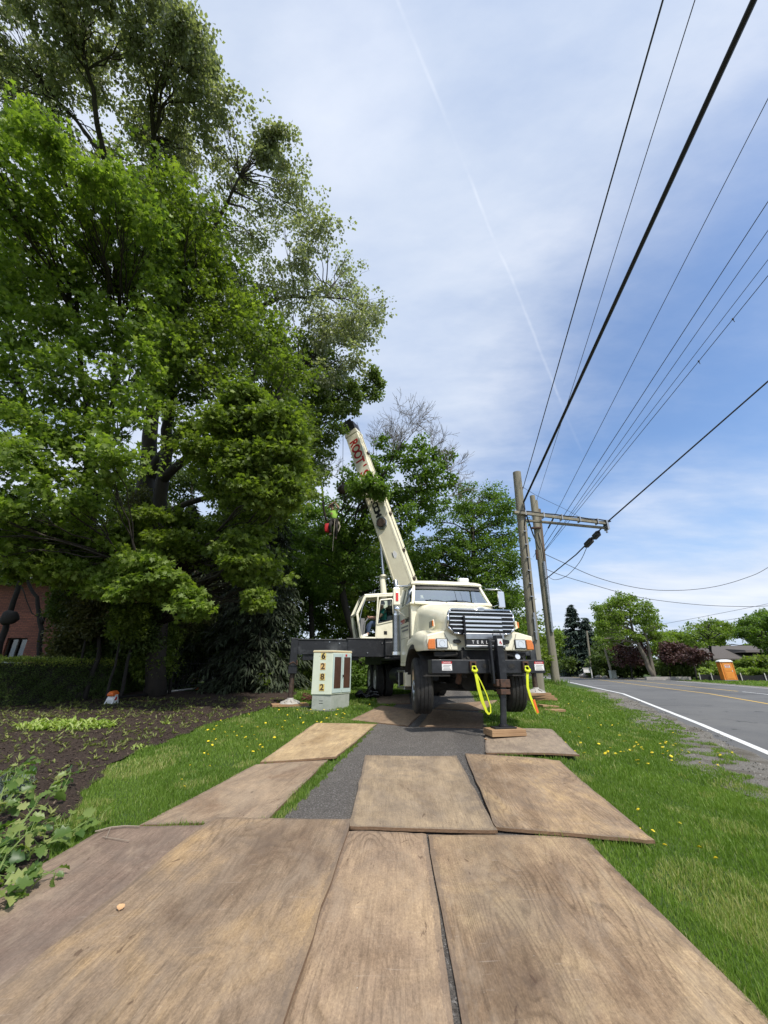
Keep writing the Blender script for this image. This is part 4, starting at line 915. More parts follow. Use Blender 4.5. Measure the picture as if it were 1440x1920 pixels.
MB().prism([(jx - .03, 1.33), (jx + .0, 1.40), (jx + .03, 1.34), (jx + .01, 1.32), (jx, 1.36)], 'y', -.2095, -.206).build('sticker_mark', M['red_print'], tg)
MB().tube([(jx - .10, -.1, 1.50), (jx - .06, -.1, 1.60), (jx + .05, -.1, 1.60), (jx + .075, -.1, 1.50)], .008, 6).build('hose_loop', M['cable'], jk)
# rear deck, outriggers
OY = 4.9
dk = MB().box(-1.22, 1.22, 3.75, 9.2, 1.10, 1.16).box(-1.22, 1.22, OY - .32, OY - .28, 1.14, 1.74).box(-1.22, 1.22, OY + .28, OY + .32, 1.14, 1.74).box(-1.24, 1.24, OY - .34, OY + .34, 1.70, 1.745).box(-1.24, 1.24, OY - .34, OY + .34, 1.14, 1.18)
dk.box(-.6, .6, 3.5, 9.2, .95, 1.12).box(-1.22, -1.18, 5.4, 9.0, 1.0, 1.30).box(1.18, 1.22, 5.4, 9.0, 1.0, 1.30)
dk.build('deck', M['black_steel'], truck, bevel=.01)
MB().prism([(-1.22, 1.24), (-.6, 1.20), (-.2, 1.3), (.0, 1.62), (-.15, 1.64), (-.9, 1.64), (-1.22, 1.62)], 'y', OY - .355, OY - .33).build('outrigger_plate', M['black_paint'], truck, bevel=.01)
MB().box(-.42, -.24, OY - .362, OY - .355, 1.27, 1.34).build('deck_sticker', M['sticker_white'], truck)
for s in (-1, 1):
    L = 3.92 if s < 0 else 3.72
    ob = MB().box(*sorted((s * 1.0, s * 2.35)), OY - .24, OY + .06, 1.20, 1.72).box(*sorted((s * 1.0, s * 2.4)), OY - .26, OY + .08, 1.70, 1.735)
    ob.box(*sorted((s * 2.2, s * (L - .10))), OY - .20, OY + .02, 1.26, 1.66).box(*sorted((s * 2.0, s * L)), OY - .22, OY + .04, 1.655, 1.70)
    ob.box(*sorted((s * 2.0, s * (L - .25))), OY - .16, OY - .02, 1.10, 1.27)
    ob = ob.build('outrigger_beam', M['black_steel'], truck, bevel=.012)
    for k, (xx, zz_) in enumerate(((1.3, 1.6), (1.75, 1.32), (2.6, 1.58), (3.2, 1.33), (2.9, 1.62))):
        MB().cyl((s * xx, OY - .27 if k < 2 else OY - .225, zz_), (s * xx, OY - .2, zz_), .018, n=8).build('bolt', M['alu'], ob)
    MB().box(s * L - .105, s * L + .105, OY - .22, OY + .04, .74, 1.72).box(s * L - .125, s * L + .125, OY - .24, OY + .06, .74, .95).build('jack_housing', M['black_steel'], ob, bevel=.012)
    MB().tube([(s * L - .1, OY - .26, 1.0), (s * L, OY - .30, 1.05), (s * L + .12, OY - .26, .98), (s * L + .1, OY - .24, 1.1)], .022, 6).build('hydraulic_fitting', M['rust'], ob)
    W = TM @ Vector((s * L, OY - .09, 0)); padz = float(gz(W.x, W.y)) + (.07 if s < 0 else .20) - TO.z
    if s < 0: PADL = (W, padz)
    else: PADR = (W, padz)
    MB().cyl((s * L, OY - .09, .80), (s * L, OY - .09, padz + .10), .075, n=18).build('outrigger_ram', M['brown_steel'], ob, smooth='auto')
    pd = MB().lathe([(.001, padz + .15), (.085, padz + .15), (.10, padz + .10), (.16, padz + .06), (.27, padz + .03), (.29, padz + .004), (.001, padz + .004)], 'z', (s * L, OY - .09, 0), 24)
    for k in range(8):
        a = k * math.pi / 4 + .2; pd.beam((s * L + .08 * math.cos(a), OY - .09 + .08 * math.sin(a), padz + .09), (s * L + .26 * math.cos(a), OY - .09 + .26 * math.sin(a), padz + .025), .02, .06)
    pd.build('outrigger_pad', M['pale_pad'], ob, smooth='auto')
# turntable, superstructure, boom
PV = tl((1.02, 15.1, 0)); PV.z = 2.15
BA = at(757, 1085, 15.0); BB = at(657, 800, 16.4)
BA, BB = tl(BA), tl(BB); bd_ = (BB - BA).normalized(); base = BA - bd_ * ((BA.z - PV.z) / bd_.z)
MB().cyl((base.x + .3, base.y, 1.15), (base.x + .3, base.y, 1.45), .75, n=32).build('turntable', M['black_paint'], truck, smooth='auto')
az = Vector((bd_.x, bd_.y, 0)).normalized(); sidev = Vector((0, 0, 1)).cross(az)   # left of boom direction, faces camera
UPV = sidev.cross(bd_) * -1                                                        # top side of boom
if UPV.z < 0: UPV = -UPV
def bm_frame(p): return Matrix.Translation(p) @ Matrix((bd_, sidev, UPV)).transposed().to_4x4()
S = MB()
for s in (-1, 1):
    S.prism([(-.9, 1.45), (1.2, 1.45), (1.25, 1.75), (.2, 1.9), (-.15, 2.75), (-.55, 2.75), (-.95, 1.9)], 'y', s * .36 - .03, s * .36 + .03, Matrix.Translation((base.x, base.y, 0)) @ Matrix((az, sidev, Vector((0, 0, 1)))).transposed().to_4x4())
S.build('superstructure', M['cream_old'], truck, bevel=.01)
MB().cyl(Vector((base.x, base.y, 2.3)) - sidev * .5, Vector((base.x, base.y, 2.3)) + sidev * .5, .1).build('boom_pin', M['alu'], truck)
MF = bm_frame(base); LT = (BB - base).length
q1, q2 = .60 * LT, LT - .75
def bx(m, x0, x1, hw, hh, off=0, w1=None): return m.box(x0, x1, -hw, hw, -hh + off, hh + off, MF)
boom = bx(MB(), -.5, q1, .30, .37).build('boom', M['cream_old'], truck, bevel=.03)
for sgn in (-1, 1):
    MB().box(-.3, q1 - .05, sgn * .30 - .012, sgn * .30 + .012, -.30, -.27, MF).build('weld_seam', M['cream'], boom)
m = MB()
for o2 in (-.22, -.12, .12, .20): m.box(.2, q1 - .1, o2 - .012, o2 + .012, .366, .385, MF)
m.box(-.2, q1, -.30, -.27, .30, .40, MF).box(-.2, q1, .27, .30, .30, .40, MF).build('boom_ribs', M['cream'], boom)
MB().box(q1 - .14, q1 + .02, -.335, .335, -.40, .41, MF).build('boom_collar', M['cream'], boom, bevel=.015)
b2 = bx(MB(), q1, q2 + .25, .265, .335, 0).build('boom_extension', M['cream'], boom, bevel=.02)
MB().box(q2 - .02, q2 + .12, -.285, .285, -.355, .36, MF).build('boom_collar', M['cream'], boom, bevel=.01)
m = MB()
for o2 in (-.15, .1): m.box(q1, q2, o2 - .02, o2 + .02, .33, .37, MF)
m.build('cable_tray', M['cream_old'], boom)
hdn = MB().box(q2 + .12, LT + .05, -.24, .24, -.30, .30, MF).box(LT - .3, LT + .32, -.20, -.15, -.42, .22, MF).box(LT - .3, LT + .32, .15, .20, -.42, .22, MF).build('boom_head', M['black_print'], boom, bevel=.02)
for zz_ in (-.30, .05): MB().cyl(MF @ Vector((LT + .15, -.14, zz_)), MF @ Vector((LT + .15, .14, zz_)), .15, n=20).build('sheave', M['dark'], hdn, smooth='auto')
MB().beam(MF @ Vector((q2 + .2, .25, .2)), MF @ Vector((q2 + .6, .25, -.15)), .03, .05).build('head_bracket', M['alu'], hdn)
# boom lettering on the side that faces the camera, reading down the boom
def btext(body, x, z, size, mt, hw, sx=.9):
    for i, ch in enumerate(body):
        text('letter', ch, size, mt, boom, MF @ frame((x - i * size * .62, hw + .004, z), (-1, 0, 0), (0, 0, 1)), .003, sx=sx, bold=.017)
sgn = 1
LSZ = .62
btext("ROOT'S", q2 - .55, -.02, LSZ, M['red_print'], .265)
btext('CRANE.COM', q2 - .55 - 6.1 * LSZ * .62, -.02, LSZ * .61, M['black_print'], .302, 1.1)
# boom side fittings
sp = MB()
sp.prism([(.33 * math.cos(t) * 1.0, .26 * math.sin(t)) for t in np.linspace(0, 2 * math.pi, 8, endpoint=False)], 'y', .30, .36, MF @ Matrix.Translation((q1 - 2.0 if False else (.435 * LT), 0, .02)))
sp = sp.build('reel_housing', M['alu'], boom, bevel=.02)
MB().cyl(MF @ Vector(((.435 * LT), .36, .02)), MF @ Vector(((.435 * LT), .44, .02)), .19, n=12).build('reel_hub', M['brown_steel'], sp)
MB().lathe([(.001, .308), (.19, .308), (.19, .304)], 'y', (0, 0, 0), 20)
c_ = MB(); c_.prism([(.0, -.16)] + [(.20 * math.sin(t), -.16 + .20 * math.cos(t) * 1.0) for t in np.linspace(-.2, 1.9, 9)], 'y', .301, .306, MF @ Matrix.Translation((.30 * LT, 0, .12)) @ Matrix.Rotation(2.2, 4, 'Y')).build('angle_gauge', M['sticker_white'], boom)
MB().box(.29 * LT - .10, .29 * LT + .12, .306, .312, .0, .025, MF).build('gauge_needle', M['black_print'], boom)
for q in (.18, .30, .47, .8):
    MB().box(q * LT - .06, q * LT + .06, -.05, .06, .36, .44, MF).tube([MF @ Vector((q * LT, -.1, .42)), MF @ Vector((q * LT + .12, 0, .50)), MF @ Vector((q * LT, .12, .43))], .015, 6).build('cable_guide', M['brown_steel'], boom)
MB().tube([MF @ Vector((x, 0, .40)) for x in (0, q1, LT)], .012, 6).build('winch_rope', M['steel_wire'], boom)
# lift cylinder
c0 = tl(at(720, 1125, 15.2)); c1 = tl(at(719, 1080, 15.3)); c2 = tl(at(712, 1003, 15.65)); dirc = (c2 - c0).normalized()
lc = MB().cyl(c0 - dirc * 1.3, c0 + dirc * ((c1 - c0).length + .0), .13, n=20).cyl(c1 - dirc * .06, c1 + dirc * .02, .15, n=20).build('lift_cylinder', M['cream'], truck, smooth='auto')
MB().cyl(c1, c1 + dirc * ((c2 - c1).length + .25), .065, n=16).build('piston_rod', M['chrome'], lc, smooth='auto')
# crane operator cab (faces -x side)
CC = Vector((-1.38, 5.15, 1.74)); CM = Matrix.Translation(CC) @ Matrix.Rotation(R(6), 4, 'Z')
prof = [(-.62, 0), (-.76, .72), (-.52, 1.26), (.60, 1.38), (.66, .0)]
oc = MB(); 
def cb_(p0, p1, w, h, up=(0, 1, 0)): oc.beam(CM @ Vector(p0), CM @ Vector(p1), w, h, up=CM.to_3x3() @ Vector(up))
for yy in (-.40, .42):
    P3 = [(x, yy, z) for x, z in prof]
    for a, b_ in zip(P3, P3[1:] + P3[:1]): cb_(a, b_, .075, .06)
for x, z in prof: cb_((x, -.40, z), (x, .42, z), .06, .06, (0, 0, 1))
cb_((-.15, -.41, 0), (-.09, -.41, 1.3), .05, .05)
oc.box(-.62, .66, -.40, .42, -.05, .03, CM).box(-.53, .62, -.40, .43, 1.30, 1.40, CM @ Matrix.Rotation(R(-5.5), 4, 'Y') @ Matrix.Translation((.0, 0, 0))) if False else oc.box(-.62, .66, -.40, .42, -.05, .03, CM)
oc.add([CM @ Vector(v) for v in ((-.54, -.43, 1.27), (.62, -.43, 1.385), (.62, .45, 1.385), (-.54, .45, 1.27), (-.54, -.43, 1.33), (.62, -.43, 1.45), (.62, .45, 1.45), (-.54, .45, 1.33))], [(0, 3, 2, 1), (4, 5, 6, 7), (0, 1, 5, 4), (1, 2, 6, 5), (2, 3, 7, 6), (3, 0, 4, 7)])
oc = oc.build('crane_cab', M['cream'], truck, bevel=.012)
# door panel (closed lower part, window with rounded top-left corner)
dp = MB().add([CM @ Vector(v) for v in ((-.14, -.445, .0), (.42, -.445, .0), (.42, -.445, .55), (-.14, -.445, .42), (-.14, -.42, .0), (.42, -.42, .0), (.42, -.42, .55), (-.14, -.42, .42))], [(0, 1, 2, 3), (7, 6, 5, 4), (0, 4, 5, 1), (1, 5, 6, 2), (2, 6, 7, 3), (3, 7, 4, 0)])
W_o = [(-.12, .42), (-.02, 1.17), (.38, 1.22), (.42, .55)]
for a, b_ in zip(W_o, W_o[1:] + W_o[:1]): dp.beam(CM @ Vector((a[0], -.435, a[1])), CM @ Vector((b_[0], -.435, b_[1])), .05, .07, up=CM.to_3x3() @ Vector((0, 1, 0)))
dp = dp.build('cab_door', M['cream'], oc, bevel=.01)
MB().add([CM @ Vector((x, -.43, z)) for x, z in W_o], [(0, 1, 2, 3)]).build('door_window', M['glass'], dp)
for a, b_ in zip(W_o, W_o[1:] + W_o[:1]):
    pass
g_ = MB()
for a, b_ in zip(W_o, W_o[1:] + W_o[:1]): g_.tube([CM @ Vector((a[0] * .9 + .018, -.462, a[1] * .93 + .06)), CM @ Vector((b_[0] * .9 + .018, -.462, b_[1] * .93 + .06))], .014, 6)
g_.build('window_seal', M['black_print'], dp)
MB().box(.10, .20, -.455, -.445, .12, .22, CM).build('door_latch', M['black_print'], dp)
MB().add([CM @ Vector((x, y, z)) for x, y, z in ((-.60, -.38, .06), (-.60, .40, .06), (-.735, .40, .70), (-.735, -.38, .70))], [(0, 1, 2, 3)]).add([CM @ Vector((x, y, z)) for x, y, z in ((-.735, -.38, .74), (-.735, .40, .74), (-.53, .40, 1.24), (-.53, -.38, 1.24))], [(0, 1, 2, 3)]).build('front_glass', M['glass'], oc)
# rear body panel of the upper works with red swoosh
bp2 = MB().box(.44, 1.30, -.43, -.39, 0, 1.34, CM).box(.44, 1.30, -.39, .42, 0, .04, CM).box(.64, .66, -.39, .42, 0, 1.3, CM).build('side_panel', M['cream'], oc, bevel=.012)
sw = [(.40, .0), (.60, .02), (.66, .35), (.78, .75), (.80, .95), (.66, .70), (.58, .40), (.50, .16)]
MB().prism(sw, 'y', -.452, -.432, CM).build('red_swoosh', M['red_print'], bp2)
MB().prism([(.74, .62), (.80, .66), (.84, 1.0), (.80, 1.12), (.77, .85)], 'y', -.438, -.431, CM).build('red_swoosh', M['red_print'], bp2)
text('lettering', 'CRANE', .20, M['red_print'], bp2, CM @ frame((1.05, -.436, .62), (1, 0, 0), (0, 0, 1)), .002, sx=.8, bold=.004); text('lettering', 'R', .2, M['black_print'], bp2, CM @ frame((.98, -.436, .38), (1, 0, 0), (0, 0, 1)), .002)
MB().box(-.05, .45, -.22, .26, .25, .38, CM).box(.36, .48, -.22, .26, .36, 1.05, CM).build('operator_seat', M['black_print'], oc, bevel=.03)
MB().box(-.58, -.45, -.15, .25, .05, .62, CM).tube([CM @ Vector(v) for v in ((-.5, -.2, .0), (-.45, -.2, .5), (-.35, -.2, .62))], .02, 6).build('control_console', M['grey_print'], oc)
MB().tube([CM @ Vector(v) for v in ((-.63, -.46, .1), (-.70, -.50, .5), (-.62, -.50, .9), (-.5, -.46, 1.2))], .012, 6).build('grab_rail', M['alu'], oc)

# things hanging on / beside the truck -------------------------------------------------
def sling(label, x, drop, fat, loop, tagc=False, dx=0.):
    o = TM @ Vector((x, -.085, .84)); t = thing('lifting_sling', label, 'sling', o, TH, 'yellow slings on the bumper shackles')
    def band(pts, wd, th=.008):
        m = MB(); rg = []
        for i, (p, n) in enumerate(pts):
            p = Vector(p); q = Vector(pts[min(i + 1, len(pts) - 1)][0]) - Vector(pts[max(i - 1, 0)][0]); q.normalize(); s = q.cross(Vector((0, 1, 0))); s.normalize()
            w_ = wd * n; rg.append([p - s * w_ + Vector((0, -th, 0)), p + s * w_ + Vector((0, -th, 0)), p + s * w_ + Vector((0, th, 0)), p - s * w_ + Vector((0, th, 0))])
        return m.loft(rg)
    if loop:
        A = [(0, 0, .0), (.02, -.01, -.10), (.05, -.01, -.30), (.10, -.012, -.52), (.16, -.01, -.68), (.20, -.01, -.73)]
        B2 = [(.20, -.01, -.735), (.245, -.01, -.70), (.25, -.008, -.60), (.20, .0, -.40), (.11, .01, -.18), (.02, .01, -.02)]
        band([(p, .55 + .9 * math.sin(math.pi * min(1, i / 4.5)) * .6) for i, p in enumerate(A)], .030).build('webbing', M['sling'], t, smooth='auto')
        band([(p, .8) for p in B2], .013).build('webbing', M['sling'], t, smooth='auto')
    else:
        A = [(0, 0, 0), (-.03, -.01, -.10), (-.05, -.01, -.28), (-.02, -.01, -.45), (.04, -.01, -.62), (.09, -.01, -.74)]
        band([(p, 1.) for p in A], .024).build('webbing', M['sling'], t, smooth='auto')
        band([((-.015 + .052, -.022, -.50), 1.), ((.04 + .025, -.022, -.62), 1.), ((.09, -.022, -.725), 1.)], .022, .003).build('care_label', M['sling_tag'], t)
    k = MB()._ell((0, -.015, .0), (.045, .03, .03), 12, 8)._ell((-.045, -.01, .02), (.022, .02, .03), 8, 6)._ell((.045, -.01, .02), (.022, .02, .03), 8, 6); k.tube([(-.045, 0, .03), (-.03, .01, .09), (.03, .01, .09), (.045, 0, .03)], .014, 8)
    k.build('choker_knot', M['sling'], t, smooth=True)
sling('looped yellow webbing sling hanging open from the shackle left of the jack', -.36, .7, 1, True)
sling('straight yellow webbing sling with an orange tag hanging by the right tyre', .74, .7, 1, False)
def timber(name, label, cat, c, size, rz, mt='lumber', grp=None, tilt=(0, 0)):
    m = MB().box(-size[0] / 2, size[0] / 2, -size[1] / 2, size[1] / 2, 0, size[2]); o = m.build(name, M[mt], None, bevel=.004); o.location = c; o.rotation_euler = (tilt[0], tilt[1], rz); tag(o, label, cat, grp); return o
jb = TM @ Vector((jx - .06, -.115, 0)); gzj = JG.z + .035
timber('timber_block', 'lower plank of the timber block under the front jack foot', 'timber', (jb.x, jb.y, gzj), (.66, .38, .052), TH)
timber('timber_block', 'upper plank of the timber block directly beneath the front jack foot', 'timber', (jb.x, jb.y, gzj + .0535), (.655, .375, .052), TH + .01)
W, pz_ = PADL
timber('crib_board', 'flat board under the left outrigger pad beside the mulch bed', 'timber', (W.x, W.y, TO.z + pz_ - .055), (1.0, .6, .055), TH + .15)
W, pz_ = PADR; z0 = float(gz(W.x, W.y)) - .01
h = (TO.z + pz_ - z0) / 3
for k, lb in enumerate(('lowest board of the crib stack under the right outrigger pad', 'middle board of the crib stack under the right outrigger pad', 'top board of the crib stack under the right outrigger pad')):
    timber('crib_board', lb, 'timber', (W.x + .05 * (1 - k), W.y - .03 * k, z0 + k * h), (.95 - .1 * k, .55, h - .002), TH + .12 * (k - 1), grp='boards cribbed under the right outrigger')
g_ = gnd(1047, 1334); timber('crib_board', 'loose board lying on the grass right of the outrigger crib stack', 'timber', (g_.x - .1, g_.y, g_.z - .005), (.5, .24, .06), .1)
g_ = gnd(1030, 1327); timber('crib_board', 'tilted board leaning between the crib stack and the loose board', 'timber', (g_.x, g_.y + .05, g_.z + .01), (.55, .22, .05), .35, tilt=(.06, .08))

# ------------------------------------------------------------------ people
def person(name, label, J, mats, scale=1., face=(0, -1, 0), hat=True, T0=Matrix(), hands=True):
    """J : dict of joint positions; one skinned body, clothing and hat as children"""
    t = thing(name, label, 'person', T0 @ Vector(J['pelvis'])); inv = Matrix.Translation(-(T0 @ Vector(J['pelvis'])))
    def P(k): return inv @ (T0 @ Vector(J[k] if isinstance(k, str) else k))
    def skin(nm, chains, mt, par):
        me = bpy.data.meshes.new(nm); V = []; E = []; RD = []; key = {}
        for ch in chains:
            prev = None
            for p, r in ch:
                v = P(p); kk = tuple(round(c, 4) for c in v)
                if kk not in key: key[kk] = len(V); V.append(v); RD.append(r)
                i = key[kk]
                if prev is not None and prev != i: E.append((prev, i))
                prev = i
        me.from_pydata(V, E, []); o = link(nm, me, mt, par); sm = o.modifiers.new('skin', 'SKIN'); sm.use_smooth_shade = True
        sv = me.skin_vertices[0].data if me.skin_vertices else None
        if sv is None:
            bm = bmesh.new(); bm.from_mesh(me); lay = bm.verts.layers.skin.verify(); bm.verts.ensure_lookup_table()
            for i, v in enumerate(bm.verts): v[lay].radius = (RD[i], RD[i]); v[lay].use_root = (i == 0)
            bm.to_mesh(me); bm.free()
        else:
            for i, s_ in enumerate(sv): s_.radius = (RD[i], RD[i])
            sv[0].use_root = True
        su = o.modifiers.new('sub', 'SUBSURF'); su.levels = 1; su.render_levels = 1; return o
    up = (Vector(J['neck']) - Vector(J['pelvis'])).normalized()
    hd = Vector(J['head'])
    body = [[('pelvis', .125), ('chest', .135), ('neck', .055), (tuple(hd - Vector((0, 0, .06))), .06), (tuple(hd), .085), (tuple(hd + Vector((0, 0, .07))), .075)]]
    for s in ('l', 'r'):
        body.append([('chest', .135), (s + '_sh', .06), (s + '_el', .042), (s + '_wr', .028), (tuple(Vector(J[s + '_wr']) + (Vector(J[s + '_wr']) - Vector(J[s + '_el'])).normalized() * .08), .032)])
        body.append([('pelvis', .125), (s + '_hip', .085), (s + '_kn', .058), (s + '_an', .038), (s + '_toe', .034)])
    bo = skin('body', body, M['skin'], t)
    fw = Vector(face).normalized(); sd_ = fw.cross(Vector((0, 0, 1)))
    ft = MB(); h0 = P('head')
    ft.beam(h0 + fw * .085 + Vector((0, 0, .03)), h0 + fw * .115 - Vector((0, 0, .02)), .02, .02, w1=.034, h1=.03)
    for s_ in (-1, 1): ft._ell(tuple(h0 + sd_ * s_ * .088), (.018, .018, .032), 8, 6)
    ft.build('face', M['skin'], t, smooth=True)
    ey = MB()
    for s_ in (-1, 1): ey._ell(tuple(h0 + fw * .082 + sd_ * s_ * .032 + Vector((0, 0, .028))), .009, 8, 6)
    ey.beam(h0 + fw * .088 - sd_ * .024 - Vector((0, 0, .045)), h0 + fw * .088 + sd_ * .024 - Vector((0, 0, .045)), .008, .006); ey.build('eyes', M['black_print'], t)
    skin('shirt', [[('pelvis', .145), ('chest', .158), (tuple(Vector(J['neck']) - Vector((0, 0, .04))), .075)]] + [[('chest', .158), (s + '_sh', .078), (tuple((Vector(J[s + '_sh']) * .35 + Vector(J[s + '_el']) * .65)), .062)] for s in 'lr'], mats[0], t)
    skin('trousers', [[('pelvis', .150), (s + '_hip', .105), (s + '_kn', .075), (tuple(Vector(J[s + '_an']) * .9 + Vector(J[s + '_kn']) * .1), .058)] for s in 'lr'], mats[1], t)
    bt = MB()
    for s in 'lr': bt.beam(P(s + '_an'), P(s + '_toe'), .10, .09, w1=.09, h1=.06)
    bt.build('boots', mats[3] if len(mats) > 3 else M['brown_steel'], t, bevel=.02)
    if hands:
        fg = MB()
        for s in 'lr':
            w0 = P(s + '_wr'); d = (w0 - P(s + '_el')).normalized(); a = d.orthogonal().normalized(); b_ = d.cross(a); c = w0 + d * .09
            for k in range(4): q = c + a * (k - 1.5) * .018; fg.tube([q, q + d * (.035 + .006 * (1.5 - abs(k - 1.5))) + b_ * .008, q + d * .05 + b_ * .03], [.009, .008, .007], 6)
            q = w0 + d * .045 + a * .034; fg.tube([q, q + d * .025 + a * .015 + b_ * .01, q + d * .045 + b_ * .03], [.010, .009, .008], 6)
        fg.build('fingers', M['skin'], t, smooth=True)
    if hat:
        MB().lathe([(.112, .035), (.118, .055), (.112, .09), (.09, .135), (.05, .16), (.001, .168)], 'z', tuple(h0), 18).build('helmet', mats[2], t, smooth=True)
    else: MB().lathe([(.094, .01), (.100, .05), (.093, .09), (.06, .13), (.001, .145)], 'z', tuple(h0 - fw * .008), 16).build('hair', mats[2], t, smooth=True)
    return t
TC = TM @ CM
person('person', 'crane operator in a teal shirt and jeans seated in the open operator cab', dict(pelvis=(.22, -.02, .46), chest=(.20, -.02, .78), neck=(.18, -.02, .96), head=(.15, -.02, 1.08), l_sh=(.18, -.20, .88), l_el=(.02, -.26, .66), l_wr=(-.22, -.2, .66), r_sh=(.18, .17, .88), r_el=(.02, .22, .66), r_wr=(-.22, .16, .66), l_hip=(.18, -.12, .44), l_kn=(-.26, -.16, .50), l_an=(-.36, -.18, .12), l_toe=(-.54, -.20, .07), r_hip=(.18, .09, .44), r_kn=(-.26, .1, .48), r_an=(-.34, .1, .10), r_toe=(-.50, .1, .06)), (M['teal'], M['denim'], M['bark_dark'], M['white_plastic']), face=(-.95, -.3, 0), hat=False, T0=TC)
# climber hung from the crane hook
tip = TM @ (MF @ Vector((LT + .15, 0, -.42)))
cl = at(627, 972, tip.y - .15)
HB = at(642, 918, tip.y)
hb = thing('headache_ball', 'round steel ball on the crane line above the hanging climber', 'crane hook', HB)
MB()._ell((0, 0, 0), .24, 20, 14).cyl((0, 0, .2), (0, 0, .38), .06, n=12).build('ball', M['brown_steel'], hb, smooth=True)
MB().tube([(0, 0, -.22), (0, 0, -.34), (.07, 0, -.42), (.05, 0, -.52), (-.03, 0, -.53), (-.07, 0, -.46)], .025, 8).build('hook', M['steel_wire'], hb)
tag(MB().tube([tip, HB + Vector((0, 0, .38))], .012, 6).build('load_line', M['steel_wire'], None), 'thin steel line running from the boom head to the ball', 'cable')
tag(MB().tube([HB - Vector((0, 0, .55)), (cl + HB) / 2 + Vector((-.02, -.05, 0)), cl + Vector((.0, -.12, .35))], .010, 6).build('climbing_rope', M['rope'], None), 'pale climbing rope from the hook to the climber', 'rope')
person('person', 'climber in a lime green shirt, dark helmet and harness hanging beneath the steel ball', dict(pelvis=(0, 0, -.12), chest=(-.05, -.02, .20), neck=(-.10, -.03, .42), head=(-.13, -.04, .56), l_sh=(-.26, -.02, .33), l_el=(-.24, -.24, .55), l_wr=(-.05, -.16, .72), r_sh=(.08, -.02, .33), r_el=(.20, -.22, .46), r_wr=(.06, -.14, .66), l_hip=(-.11, 0, -.16), l_kn=(-.14, -.30, -.42), l_an=(-.12, -.10, -.80), l_toe=(-.14, -.28, -.90), r_hip=(.11, 0, -.16), r_kn=(.14, -.16, -.56), r_an=(.10, .05, -.94), r_toe=(.12, -.12, -1.02)), (M['hivis'], M['dark_cloth'], M['helmet']), T0=Matrix.Translation(cl))
sb = thing('climbing_saddle', 'dark harness straps with coiled rope worn around the hips of the climber', 'harness', cl + Vector((0, 0, -.12)))
MB().lathe([(.175, -.07), (.185, 0), (.175, .07)], 'z', (0, 0, .0), 16).build('belt', M['dark_cloth'], sb)
for s_ in (-1, 1): MB().tube([(s_ * .17, -.05, 0), (s_ * .2, -.12, -.25), (s_ * .12, -.16, -.3), (s_ * .12, -.1, 0)], .02, 6).build('strap', M['dark_cloth'], sb)
MB().tube([(.2, 0, -.05), (.28, -.05, -.3), (.22, -.08, -.55), (.16, -.04, -.3), (.2, 0, -.05)], .03, 8).tube([(.05, -.2, 0), (.04, -.25, -.6), (.02, -.2, -1.5)], .012, 6).build('rope_coil', M['rope'], sb)
rb = thing('tool_bag', 'bright red bag dangling beside the hip of the climber', 'bag', at(615, 990, tip.y - .2))
MB().loft([[(x * w_, y * w_, z) for x, y in ((-.13, -.1), (.13, -.1), (.15, 0), (.13, .1), (-.13, .1), (-.15, 0))] for z, w_ in ((-.20, .75), (-.16, 1.), (.05, 1.08), (.17, .95), (.20, .8))]).build('pouch', M['red_bag'], rb, smooth='auto', bevel=.01)
MB().tube([(-.1, 0, .18), (-.02, 0, .34), (.14, 0, .42), (.26, 0, .52)], .015, 6).build('strap', M['dark_cloth'], rb)

# ------------------------------------------------------------------ utility cabinet with house number
A0 = gnd(583, 1333)
cY = A0.y; cx0 = at(583, 1305, cY); cx1 = at(619, 1305, cY)
k = cY / 8.
cw = (cx1 - cx0).length * 1.06; topz = at(588, 1220, cY).z; botz = A0.z
cr = at(655, 1305, cY + .62); CZ = Vector((cx0.x, cY, botz))
cabn = thing('utility_cabinet', 'pale mint utility cabinet numbered 6282 with two brown louvred doors on the lawn', 'utility box', CZ, R(-2))
Hc = topz - botz; bh = Hc * .26
d_ = .62
W2 = .36
def cbx(x0, x1, y0, y1, z0, z1): return MB().box(x0, x1, y0, y1, z0, z1)
# footprint: narrow number face towards the camera, long door side turning away to the right
a0 = Vector((0, 0)); a1 = Vector((cw, -.03)); a2 = Vector((cw + .44, .60)); a3 = Vector((.46, .66))
def foot(z0, z1, g=0.):
    c = (a0 + a1 + a2 + a3) / 4; q = [p + (p - c).normalized() * g for p in (a0, a1, a2, a3)]
    return MB().loft([[(p.x, p.y, z0) for p in q], [(p.x, p.y, z1) for p in q]])
foot(-.05, bh, -.03).build('plinth', M['concrete'], cabn, bevel=.01)
foot(bh + .002, Hc - .05).build('body', M['mint'], cabn, bevel=.008)
foot(Hc - .048, Hc, .018).build('lid', M['tan_edge'], cabn, bevel=.01)
foot(Hc, Hc + .012, .0).build('lid_top', M['mint'], cabn, bevel=.003)
dd = (a2 - a1); Ld = dd.length; dd.normalize(); nd = Vector((dd.y, -dd.x))
for i in range(2):
    u0, u1 = Ld * (.02 + .49 * i), Ld * (.49 + .49 * i)
    F0 = frame((a1.x + nd.x * .001, a1.y + nd.y * .001, 0), (dd.x, dd.y, 0), (0, 0, 1))
    dr = MB().box(u0, u1, bh + .04, Hc - .07, .0, .014, F0).build('door', M['mint_b'], cabn, bevel=.004)
    MB().box(u0 + .055, u1 - .05, bh + .15, Hc - .16, .012, .020, F0).build('louvre_panel', M['brown_panel'], dr)
    if i == 1:
        MB().box(u0 + .008, u0 + .03, bh + .42, bh + .48, .014, .035, F0).build('handle', M['black_print'], dr); MB().box(u0 + .10, u0 + .17, Hc - .145, Hc - .085, .014, .018, F0).build('red_label', M['red_print'], dr)
